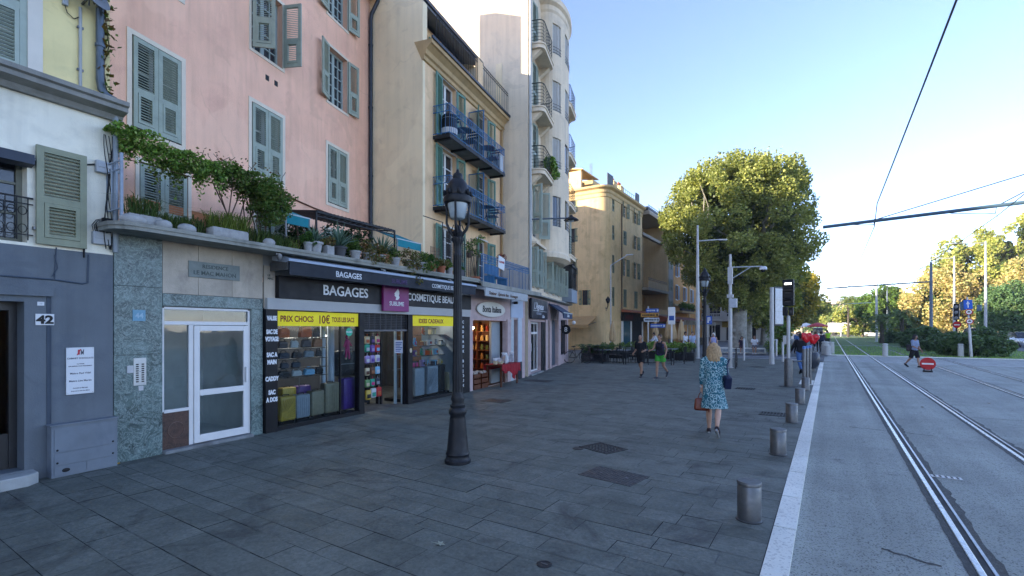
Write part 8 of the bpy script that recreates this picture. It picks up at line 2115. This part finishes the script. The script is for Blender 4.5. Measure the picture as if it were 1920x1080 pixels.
    for sd_ in (-1, 1):
        wr, d2 = A[sd_][2], A[sd_][3]; fw = Vector((0, 1, 0)) if abs(d2.y) < .8 else Vector((0, 0, 1)); ac = (fw-d2*fw.dot(d2)).normalized(); inn = Vector((-sd_, 0, 0))
        for q, L in enumerate((.068, .078, .072, .056)):
            b = wr+d2*.085+ac*(.027-.018*q); m_ = b+d2*L*.5+inn*.006; fb.tube([b-d2*.02, m_, m_+d2*L*.35+inn*.022, m_+d2*L*.45+inn*.04], [.0098, .0092, .0082, .007], 6)
        b = wr+d2*.035+ac*.03; fb.tube([b, b+ac*.022+d2*.02+inn*.008, b+ac*.026+d2*.052+inn*.02], [.012, .011, .009], 6)
    tmp = fb.mesh('fingers', skin); bm.from_mesh(tmp); bm.to_mesh(body.data); bm.free(); bpy.data.meshes.remove(tmp); body.data.shade_smooth()
    # clothes
    def sleeves(mb, frac, g):
        for sd_ in (-1, 1):
            sh, el_, wr, _ = A[sd_]; pts = [sh.lerp(nk, .45), sh, sh.lerp(el_, min(1, frac*2)*.5), sh.lerp(el_, min(1, frac*2))]; rs = [.066*g, .066*g, .06*g, .058*g]
            if frac > .5: q = (frac-.5)*2; pts += [el_.lerp(wr, q*.5), el_.lerp(wr, q)]; rs += [.05*g, .043*g]
            mb.tube(pts, rs, 12)
    if top is not None:
        mb = MB(); R2 = [(a, b, c, d*1.09+.006, e*1.12+.008) for (a, b, c, d, e) in T2[1:7]]; R2[-1] = (R2[-1][0], R2[-1][1], R2[-1][2]-.005, .10, .078); loft(mb, R2)
        if sleeve > 0: sleeves(mb, sleeve, 1.08)
        else:
            for sd_ in (-1, 1): mb.tube([A[sd_][0].lerp(nk, .75), A[sd_][0].lerp(nk, .35)-Vector((0, 0, .02))], [.05, .055], 8)
        remesh(mb, vox*.9, 'shirt', top, n, 3)
    if bottom is not None:
        mb = MB(); loft(mb, [(0, 0, .83, .12, .10), (0, 0, .90, .172*fat, .125*fat), (0, -.005, 1.0, .172*fat, .125*fat), (0, 0, 1.05, .155*fat, .115*fat)])
        for sd_ in (-1, 1):
            hip, kn, an, toe, heel = J[sd_]
            if blen <= 1: mb.tube([hip+Vector((0, 0, .04)), hip.lerp(kn, blen*.5), hip.lerp(kn, blen)], [.103*fat, .105*fat, .105*fat], 14)
            else: mb.tube([hip+Vector((0, 0, .04)), hip.lerp(kn, .5), kn, kn.lerp(an, .5), an], [.103*fat, .09*fat, .07, .062, .056], 14)
        remesh(mb, vox*.9, 'trousers' if blen > 1 else 'shorts', bottom, n, 3)
    if dress is not None:
        mb = MB(); R2 = [(a, b, c, d*1.09+.006, e*1.12+.008) for (a, b, c, d, e) in T2[2:7]]; R2[-1] = (R2[-1][0], R2[-1][1], R2[-1][2], .105, .08)
        skirt = [(.005, .02, .50, .24, .20), (.005, .015, .56, .232, .19), (.0, .0, .74, .2*fat, .155*fat), (0, -.005, .90, .19*fat, .145*fat)]
        loft(mb, skirt+R2, 24); sleeves(mb, .88, 1.12); o = remesh(mb, vox*.8, 'dress', dress, n, 3)
        for v in o.data.vertices:
            if v.co.z < .85: f = (.85-v.co.z)/.35; a = math.atan2(v.co.y, v.co.x); k = 1+.05*f*math.sin(7*a+1)+.02*f*math.sin(13*a); v.co.x *= k; v.co.y *= k
    if socks:
        mb = MB()
        for sd_ in (-1, 1): hip, kn, an, toe, heel = J[sd_]; mb.tube([an.lerp(kn, .22), an], [.044, .041], 10)
        mb.build('socks', socks, n, smooth=True)
    for sd_ in (-1, 1):
        hip, kn, an, toe, heel = J[sd_]; mb = MB(); ax = (toe-heel).normalized(); upv = Vector((1, 0, 0)).cross(ax)
        mb.tube([heel-ax*.02+upv*.012, heel+ax*.03+upv*.02, heel.lerp(toe, .55)+upv*.012, toe+ax*.045], [.038, .046, .047, .026], 10); o = mb.build('shoe', shoes, n, smooth=True)
        mb = MB(); c_ = heel.lerp(toe, .52)-upv*.028; mb.tube([heel-ax*.03-upv*.026, c_, toe+ax*.05-upv*.02], [.022, .028, .02], 8); mb.build('sole', M('pale_sole', (.3, .3, .3), .7) if shoes is not BLACK else BLACK, o, smooth=True)
    hm = M('hair_'+hair[1:], hair, .55, .35, 30, .3, 120)
    if not bald:
        mb = MB(); mb.ball(hd+Vector((0, -.018, .045)), (.087, .098, .10), 14, 10); mb.ball(hd+Vector((0, -.05, .0)), (.08, .07, .09), 12, 8)
        if hair_long:
            for k in range(9):
                a = -1.9+3.8*k/8; c, s_ = math.sin(a), -math.cos(a); L = hair_long*(1-.15*abs(a)/2)
                mb.tube([hd+Vector((.06*c, .06*s_-.01, .06)), hd+Vector((.088*c, .09*s_, -.04)), hd+Vector((.105*c+.01, .105*s_, -.04-L*.55)), hd+Vector((.10*c+.012, .095*s_-.01, -.04-L))], [.05, .046, .042, .02], 8)
        o = remesh(mb, vox*.7, 'hair', hm, n, 2)
        for v in o.data.vertices:
            d = v.co-hd; a = math.atan2(d.x, -d.y+.001); k = .05*math.sin(17*a+6*math.sin(9*d.z))*(.4+max(0, -d.z)*3)+.03*math.sin(31*a); v.co.x += d.x*k; v.co.y += d.y*k; v.co.z += .02*math.sin(13*a)*(d.z < -.2)
    else:
        mb = MB(); mb.ball(hd+Vector((0, -.02, .03)), (.079, .092, .098), 12, 8); mb.build('hair', hm, n, smooth=True)
    mb = MB()
    for sd_ in (-1, 1): mb.ball(hd+Vector((.03*sd_, .083, .012)), (.011, .008, .008), 8, 5)
    mb.build('eyes', BLACK, n)
    for ch in n.children: ch.location.z += dz*1.0
    n.scale = (s, s, s)
    a = R(facing); off = lambda v: Vector((x, y, z0))+Matrix.Rotation(a, 3, 'Z') @ (Vector((v.x, v.y, v.z+dz))*s)
    return n, {k: (off(A[k][0]), off(A[k][1]), off(A[k][2]+A[k][3]*.09)) for k in A}, off(hd)

def dress_mat():
    m, nt, out = new_mat('patterned_dress'); p = _n(nt, 'ShaderNodeBsdfPrincipled'); p.inputs['Roughness'].default_value = .75
    tc = _n(nt, 'ShaderNodeTexCoord').outputs['Object']; v = _n(nt, 'ShaderNodeTexVoronoi'); v.inputs['Scale'].default_value = 15; nt.links.new(tc, v.inputs['Vector'])
    sn = _n(nt, 'ShaderNodeMath', operation='SINE'); nt.links.new(mul(nt, v.outputs['Distance'], 15.0), sn.inputs[0])
    c = mixc(nt, remap(nt, sn.outputs[0], .15, .5, 0, 1), (.012, .10, .14), (.36, .50, .52)); f = noise(nt, tc, 45, 4); c = mixc(nt, remap(nt, f, .5, .62, 0, .55), c, (.02, .22, .27))
    nt.links.new(c, p.inputs['Base Color']); nt.links.new(p.outputs[0], out.inputs['Surface']); return m
w_, hands, hd = person('woman in a teal patterned knee length dress walking away with two bags', -1.83, 9.8, 6, 1.70, SKIN, shoes=M('dark_sandal', '#2b2024', .6), hair='#a98c66', hair_long=.30, legs=((.25, .10), (-.26, .62)), arms=((.04, .10, .10), (.10, .75, .10)), lean=.03, dress=dress_mat(), vox=.012, fat=1.0)
BRL = M('brown_leather', '#6e2a13', .42, .2, 12, .08, 70, spec=.5); NVY = M('navy_bag', '#0d1a3c', .6, .1)
hp = hands[-1][2]
n = thing('handbag', 'brown leather handbag carried low in the hand of the woman in the teal dress', 'handbag', (hp.x-.0, hp.y+.01, hp.z-.36), R(20))
mb = MB(); vs, fs = rbox(.30, .15, .24, .04, 3); mb.add([(v[0]*(1-.8*v[2]*.9), v[1]*(1-2.2*v[2]*.9), v[2]) for v in vs], fs); mb.build('body', BRL, n, smooth=True)
MB().tube([(-.08, -.03, .21), (-.05, 0, .32), (0, 0, .355), (.05, 0, .32), (.08, .03, .21)], .009, 6).build('handle', BRL, n, smooth=True); MB().tube([(.09, -.06, .18), (.12, -.08, .08), (.11, -.08, -.02)], .012, 5).build('tassel', BRL, n); MB().box(-.03, -.078, .1, .03, -.07, .12).build('buckle', STEEL, n)
sh = hands[1][0]
n = thing('shoulder_bag', 'dark blue shoulder bag under the arm of the woman in the teal dress', 'bag', (sh.x+.05, sh.y-.02, sh.z-.46), R(-65))
mb = MB(); mb.prism([(-.13, -.05, .02), (.08, -.05, -.06), (.15, -.05, .16), (-.09, -.05, .22)], (0, .12, 0)); mb.build('body', NVY, n, fix=True, bevel=.02); MB().tube([(-.08, 0, .2), (-.05, .0, .38), (0, .06, .50), (.05, .0, .38), (.12, 0, .16)], .012, 6).build('strap', NVY, n, smooth=True)
n = thing('bracelet', 'pale bracelet on the wrist of the woman in the teal dress', 'bracelet', tuple(hp+Vector((0, 0, .10)))); MB().lathe([(.036, -.018), (.04, 0), (.036, .018)], n=14).build('band', M('goods_white', CC['white'], .4), n, smooth=True)
BT = M('black_cloth', '#101116', .85, .15, 8); WT = M('white_cloth', '#c9ccd2', .8, .05); GRN = M('bright_green_cloth', '#3f9c34', .7, .1); DRUN = M('dark_running_shoe', '#1c1f2a', .6)
_, hands, _ = person('jogger in black t-shirt and black shorts facing the street', -6.42, 19.5, 176, 1.74, SKIN2, BT, .42, BT, .7, DRUN, '#2a211b', 0, ((.40, .30), (-.32, .5)), ((.1, 1.35, .16), (-.2, 1.25, .14)), .05, vox=.018, fat=1.0, bald=True, socks=BT)
person('jogger in dark tank top with violet print and bright green shorts', -5.62, 19.45, 172, 1.74, SKIN2, M('dark_tank', '#15151d', .85, .5, 6, stain='#5d3f8d', stain_amt=.9, stain_sc=3.5), 0, GRN, .55, DRUN, '#3a2a20', 0, ((-.25, .75), (.22, .15)), ((-.35, 1.0, .2), (.3, 1.15, .22)), .07, vox=.018, fat=1.05)
person('man in white shirt and black shorts walking past the closed parasols', -8.2, 34.2, 250, 1.76, SKIN2, WT, .5, BT, .8, WT, '#191512', 0, ((.35, .1), (-.35, .3)), ((-.2, .5, .1), (.3, .8, .1)), .03, socks=None)
person('man in pale blue shirt close behind the man in white', -8.4, 37.2, 200, 1.74, SKIN, M('pale_blue_cloth', '#9fb2cc', .8), .5, BT, 1.2, BLACK, '#2a2220')
person('white haired woman in lavender top and white trousers strolling behind the blond woman', -6.45, 34.6, 170, 1.66, SKIN, M('lavender_cloth', '#a7a9d6', .8), 0, WT, 1.2, WT, '#c9c6c0', .04, ((.2, .1), (-.2, .3)))
person('waiter in white shirt bending between the cafe planters', -10.6, 35.9, 120, 1.72, SKIN2, WT, .9, BT, 1.2, BLACK, '#15110e', 0, ((.05, .05), (-.05, .05)), ((.5, .5, .1), (.6, .6, .1)), .35)
person('woman in dark top and bare legs sitting down in front of the plane tree', -5.8, 42.3, 190, 1.66, SKIN2, M('plum_cloth', '#2b2030', .85), .4, M('plum_skirt', '#3b2838', .85), .9, WT, '#2a1d16', .05, ((1.35, 1.45), (1.35, 1.4)), ((.5, .7, .1), (.6, .8, .1)), .1, fat=1.1)
person('man in white t-shirt sitting down beside the woman in dark top', -4.9, 42.4, 185, 1.74, SKIN2, WT, .45, M('grey_cloth', '#5d6068', .85), .9, WT, '#3a2c22', 0, ((1.35, 1.4), (1.35, 1.5)), ((.6, .8, .1), (.5, .8, .1)), .12, fat=1.1)
JE = M('blue_jeans', '#3d5d8a', .85, .15, 8)
_, hands, hd = person('person in dark jacket and jeans holding red balloons by the slim posts', -1.06, 25.2, 15, 1.78, SKIN3, BT, .95, JE, 1.2, BLACK, '#0d0b0a', 0, ((-.35, .5), (.35, .15)), ((.4, .3, .35), (.6, 1.2, .1)), .06)
BAL = M('balloon_red', '#d3141f', .25, .05, coat=.4)
for i, (dx, dz_) in enumerate(((.22, -.02), (.48, -.08))):
    n = thing('balloon', ('red heart balloon closest to the head of the person in jeans', 'red heart balloon on the kerb side of the other one')[i], 'balloon', (hd.x+dx, hd.y+.1*i, hd.z-.05+dz_), 0, 'red balloons'); mb = MB()
    mb.ball((-.10, 0, .08), (.15, .12, .16), 14, 10, (0, R(-30), 0)); mb.ball((.10, 0, .08), (.15, .12, .16), 14, 10, (0, R(30), 0)); mb.ball((0, 0, -.04), (.15, .11, .19), 14, 10); remesh(mb, .02, 'skin', BAL, n, 4); MB().tube([(0, 0, -.2), (-.05, 0, -.6), (-.1-.2*i, -.1, -.9)], .004, 4).build('string', WIRE, n)
person('person in black coat walking away beside a navy coated companion', -.95, 49, 5, 1.72, SKIN, BT, .95, BT, 1.2, BLACK, '#5d4630', .12, ((.2, .1), (-.2, .3)), vox=.03)
person('person in navy coat walking away beside a black coated companion', -.55, 48.2, 5, 1.72, SKIN, M('navy_cloth', '#1a2238', .85), .95, BT, 1.2, BLACK, '#1c1512', .06, ((-.2, .3), (.2, .1)), vox=.03)
person('worker in bright yellow green vest further along the pavement', -.12, 62, 185, 1.75, SKIN2, M('hi_vis_cloth', '#9bd02a', .7), .3, M('olive_cloth', '#3b4438', .85), 1.2, BLACK, '#1c1512', 0, ((.2, .1), (-.2, .3)), vox=.03)
person('person in white shirt far along the pavement behind the vest', .3-.6, 78, 10, 1.72, SKIN2, WT, .5, BT, 1.2, BLACK, '#1c1512', 0, ((.2, .1), (-.2, .3)), vox=.04)
for x, y, f, t_, l in ((-3.1, 51, 20, WT, 'walker in white top and dark trousers under the plane tree crown'), (-2.5, 57, 185, JE, 'walker in denim top coming forward beneath the far plane trees'), (-7.4, 39.6, 100, M('maroon_cloth', '#5a2030', .85), 'walker in maroon top crossing the side street behind the black lamp'), (-1.7, 67, 5, M('beige_cloth', '#b09a7c', .85), 'walker in beige top far along the promenade under the trees')):
    person(l, x, y, f, 1.72, SKIN2, t_, .5, BT, 1.2, BLACK, '#2a1d16', .05, ((.3, .1), (-.3, .35)), vox=.04)
person('person in blue top far off between panel and tram signal', -2.1, 44, 200, 1.7, SKIN2, JE, .5, BT, 1.2, BLACK, '#1c1512', 0, ((.2, .1), (-.2, .3)), vox=.03)
CRS, hands, _ = person('pedestrian in grey top and black shorts striding across the tram tracks', 3.71, 32.7, 225, 1.68, SKIN2, M('grey_blue_cloth', '#7c8aa4', .85), .5, BT, .95, BT, '#1d1613', .10, ((.28, .12), (-.28, .45)), ((.1, .5, .1), (.25, .9, .1)), .04, vox=.02, z0=-.02)
n = thing('shoulder_bag', 'dark brown bag swinging at the hip of the striding pedestrian', 'bag', (3.58, 32.66, .82), R(20)); MB().add(rbox(.42, .16, .34, .05, 2)[0], rbox(.42, .16, .34, .05, 2)[1]).build('body', M('dark_brown_bag', '#2a2326', .7), n, smooth=True); MB().tube([(-.18, 0, .3), (.0, 0, .62), (.2, 0, .55), (.2, 0, .3)], .012, 5).build('strap', BLACK, n)

# ================================================================== VEHICLES
def car(lab, x, y, rz, paint, cat='car', L=4.4, W=1.82, H=1.62, van=False):
    n = thing('parked_car' if van else 'car', lab, cat, (x, y, -.02), R(rz)); hl = L/2
    # sections along the length: (y, half width, sill, belt)
    sec = [(-hl, .62, .42, .66), (-hl+.12, .80, .28, .80), (-hl+.6, .89, .25, .92), (-.95, .905, .25, 1.0), (.3, .905, .25, 1.02), (1.3, .90, .25, 1.04), (hl-.25, .86, .28, 1.02), (hl-.02, .72, .40, .94)]
    mb = MB(); rings = []
    for (yy, hw, z0_, z1_) in sec: hw *= W/1.82; rings.append([(-hw*.94, yy, z0_), (-hw, yy, z0_+.12), (-hw, yy, z1_-.18), (-hw*.93, yy, z1_-.04), (-hw*.8, yy, z1_), (hw*.8, yy, z1_), (hw*.93, yy, z1_-.04), (hw, yy, z1_-.18), (hw, yy, z0_+.12), (hw*.94, yy, z0_)])
    vs = [p for r_ in rings for p in r_]; m_ = 10; fs = []
    for i in range(len(rings)-1):
        for k in range(m_): k2 = (k+1) % m_; fs.append((i*m_+k, i*m_+k2, (i+1)*m_+k2, (i+1)*m_+k))
    fs.append(tuple(range(m_-1, -1, -1))); fs.append(tuple((len(rings)-1)*m_+k for k in range(m_))); mb.add(vs, fs); mb.build('body', paint, n, smooth=True, fix=True)
    rf = 1.0 if not van else 1.15; zr = H; hw = W/2
    cab = [(-1.0, hw*.90, 1.0), (-.25, hw*.78, zr-.04), (.15, hw*.77, zr), (1.2, hw*.76, zr-.03), (hl-.3, hw*.84, 1.02)]
    mb = MB(); vs = []
    for (yy, w2, z) in cab: vs += [(-w2, yy, z), (w2, yy, z)]
    base = [(-hw*.92, -1.0, .98), (hw*.92, -1.0, .98), (hw*.92, hl-.3, 1.0), (-hw*.92, hl-.3, 1.0)]; b = len(vs); vs += base
    mb.add(vs, [(2, 3, 5, 4), (4, 5, 7, 6)]); mb.build('roof', paint, n)
    g = MB(); g.add(vs, [(0, 1, 3, 2), (6, 7, 9, 8), (b, 0, 2, 4, 6, 8, b+3), (1, b+1, b+2, 9, 7, 5, 3)]); g.build('window', PANE, n, fix=True)
    for sx in (-1, 1):
        for yy in (-hl+.85, hl-.8):
            mb = MB(); mb.lathe([(.28, -.1), (.33, -.08), (.33, .08), (.28, .1)], n=20); o = mb.build('wheel', M('rubber', 0), n); o.rotation_euler = (0, R(90), 0); o.location = (sx*(hw-.1), yy, .33); mb = MB(); mb.lathe([(.2, .09), (.2, .105), (.05, .11), (.001, .11)], n=12); mb.lathe([(.2, -.105), (.05, -.11), (.001, -.11)], n=12); mb.build('rim', STEEL, o)
        mb = MB(); mb.ball((sx*hw*.68, -hl+.12, .74), (.2, .12, .08), 10, 6); mb.build('headlight', M('headlight_glass', (.6, .63, .66), .1), n, smooth=True); MB().box(sx*hw*1.0, -.75, .98, sx*(hw+.18), -.62, 1.12).build('mirror', paint, n, bevel=.03)
    MB().box(-hw*.5, -hl-.012, .60, hw*.5, -hl+.1, .72).build('grille', BLACK, n); MB().box(-.26, -hl-.03, .44, .26, -hl-.012, .55).build('number_plate', WHITE, n); MB().box(-hw*.75, -hl-.02, .26, hw*.75, -hl+.2, .42).build('bumper', BLACK, n, bevel=.03)
    mb = MB(); mb.lathe([(.06, 0), (.06, .02)], n=12); o = mb.build('badge', STEEL, n); o.rotation_euler = (R(90), 0, 0); o.location = (0, -hl-.01, .76)
    return n
SIL = M('silver_paint', '#c6ccd2', .3, .04, metal=.5, coat=.4); WHP = M('white_van_paint', '#c4c6c8', .35, .04, coat=.3); BLP = M('pale_blue_paint', '#8fb0c0', .35, .05, coat=.3); DKP = M('dark_car_paint', '#22262e', .3, .05, coat=.4)
car('silver grey car coming forward on the road beside the bushes', 17.6, 74.5, 8, SIL, W=1.9, H=1.66); car('white van half hidden by the dark bushes', 17.0, 92, 5, WHP, 'van', 5, 2.0, 2.1, True); car('pale blue van far along the promenade', -2.0, 118, 4, BLP, 'van', 5, 2, 2.2, True); car('dark car among the far trees beyond the palms', 6.0, 160, 90, DKP); car('white car far beyond the lawn behind the grey masts', 9.2, 150, 80, WHP)
n = thing('truck', 'pale box truck at the far end of the tram lawn', 'truck', (3.0, 165, 0), R(80)); MB().box(-1.2, -2.6, 1.0, 1.2, 3.2, 3.6).build('cargo_box', WHP, n, bevel=.05); MB().box(-1.1, -4.2, .6, 1.1, -2.7, 2.7).build('cab', WHP, n, bevel=.15); MB().box(-1.12, -4.0, 1.7, 1.12, -3.2, 2.4).build('window', PANE, n)
for sx in (-1, 1):
    for yy in (-3.4, 1.8): o = MB().lathe([(.45, -.15), (.45, .15)], n=16).build('wheel', M('rubber', 0), n); o.rotation_euler = (0, R(90), 0); o.location = (sx*1.0, yy, .45)
# market parasols and stalls far along the promenade
for i, (x, y, c, l) in enumerate(((-1.6, 95, RED, 'red parasol far along the promenade'), (-5.2, 88, RED, 'red canopy beside the promenade trees'), (-3.4, 100, WHITE, 'white canopy far along the promenade'))):
    n = thing('stall_parasol', l, 'parasol', (x, y, 0), 0, 'canopies far along the promenade'); mb = MB(); mb.lathe([(1.5, 2.3), (1.5, 2.45), (.8, 2.75), (.05, 3.0)], n=8); mb.build('canopy', c, n); MB().tube([(0, 0, 0), (0, 0, 2.9)], .04, 6).build('pole', STEEL, n)
# ================================================================== FAR TOWN
FB = M('far_cream_wall', '#c6b59a', .9, .06, .1); FB2 = M('far_white_wall', '#cfc9bd', .9, .06, .1)
def far_house(x, y, w_, d_, h, mt, lab, rows_, cols__):
    n = thing('far_building', lab, 'building', (x, y, 0), 0, 'buildings at the far end of the avenue'); MB().box(-w_/2, 0, 0, w_/2, d_, h).build('wall', mt, n); MB().box(-w_/2-.4, -.4, h, w_/2+.4, d_+.4, h+.5).build('roof', FB2, n)
    for i in range(cols__):
        for j in range(rows_): xx = -w_/2+w_*(i+.5)/cols__; zz = h*(j+.45)/rows_; MB().box(xx-w_/cols__*.22, -.08, zz, xx+w_/cols__*.22, .0, zz+h/rows_*.45).build('window', PANE, n)
for a in ((2, 330, 30, 14, 17, FB, 'cream far building straight above the lawn', 4, 8), (-28, 350, 28, 14, 15, FB2, 'white far building behind the end of the promenade trees', 4, 7), (32, 340, 26, 14, 18, FB2, 'white far building beyond the round green tree', 4, 7), (62, 300, 34, 14, 20, FB, 'cream far building hidden behind the orange trees', 5, 8), (-12, 240, 14, 10, 11, FB, 'cream house at the end of the promenade', 3, 4)): far_house(*a)
mb = MB(); nx, ny = 40, 6; V_ = []
for j in range(ny+1):
    for i in range(nx+1):
        x = -500+1100*i/nx; V_.append((x, 640+90*j, -1+(12+10*math.sin(i*.55)+6*math.sin(i*1.3))*math.sin(PI*.5*j/ny)))
mb.add(V_, [(j*(nx+1)+i, j*(nx+1)+i+1, (j+1)*(nx+1)+i+1, (j+1)*(nx+1)+i) for j in range(ny) for i in range(nx)])
struct('hills', mb, M('hazy_hill', '#8c9a86', .95, .1, .02), smooth=True)
mb = MB(); mb.box(-34, 240, -.05, 60, 242, 2.5); 
tag(leaf_cloud('tree_belt', clumps(9000, [(x, 205+20*((i*7) % 5)/5, 3+2*((i*3) % 4)/4) for i, x in enumerate(np.linspace(-25, 75, 44))], [3.2]*44, 77), .9, MG, None, 77), 'distant belt of mixed green trees closing the avenue', 'tree belt', kind='stuff')

hz = MB().box(-470, -60, -1.2, 560, 1200, 46).build('haze', None); hz.data.materials.clear()
m, nt_, out = new_mat('haze_air'); v = _n(nt_, 'ShaderNodeVolumePrincipled'); v.inputs['Color'].default_value = (.93, .95, 1, 1); v.inputs['Density'].default_value = .0004; v.inputs['Anisotropy'].default_value = 0
nt_.links.new(v.outputs[0], out.inputs['Volume']); hz.data.materials.append(m); hz['kind'] = 'stuff'; hz['label'] = 'thin bright haze over the avenue'; hz.display_type = 'WIRE'
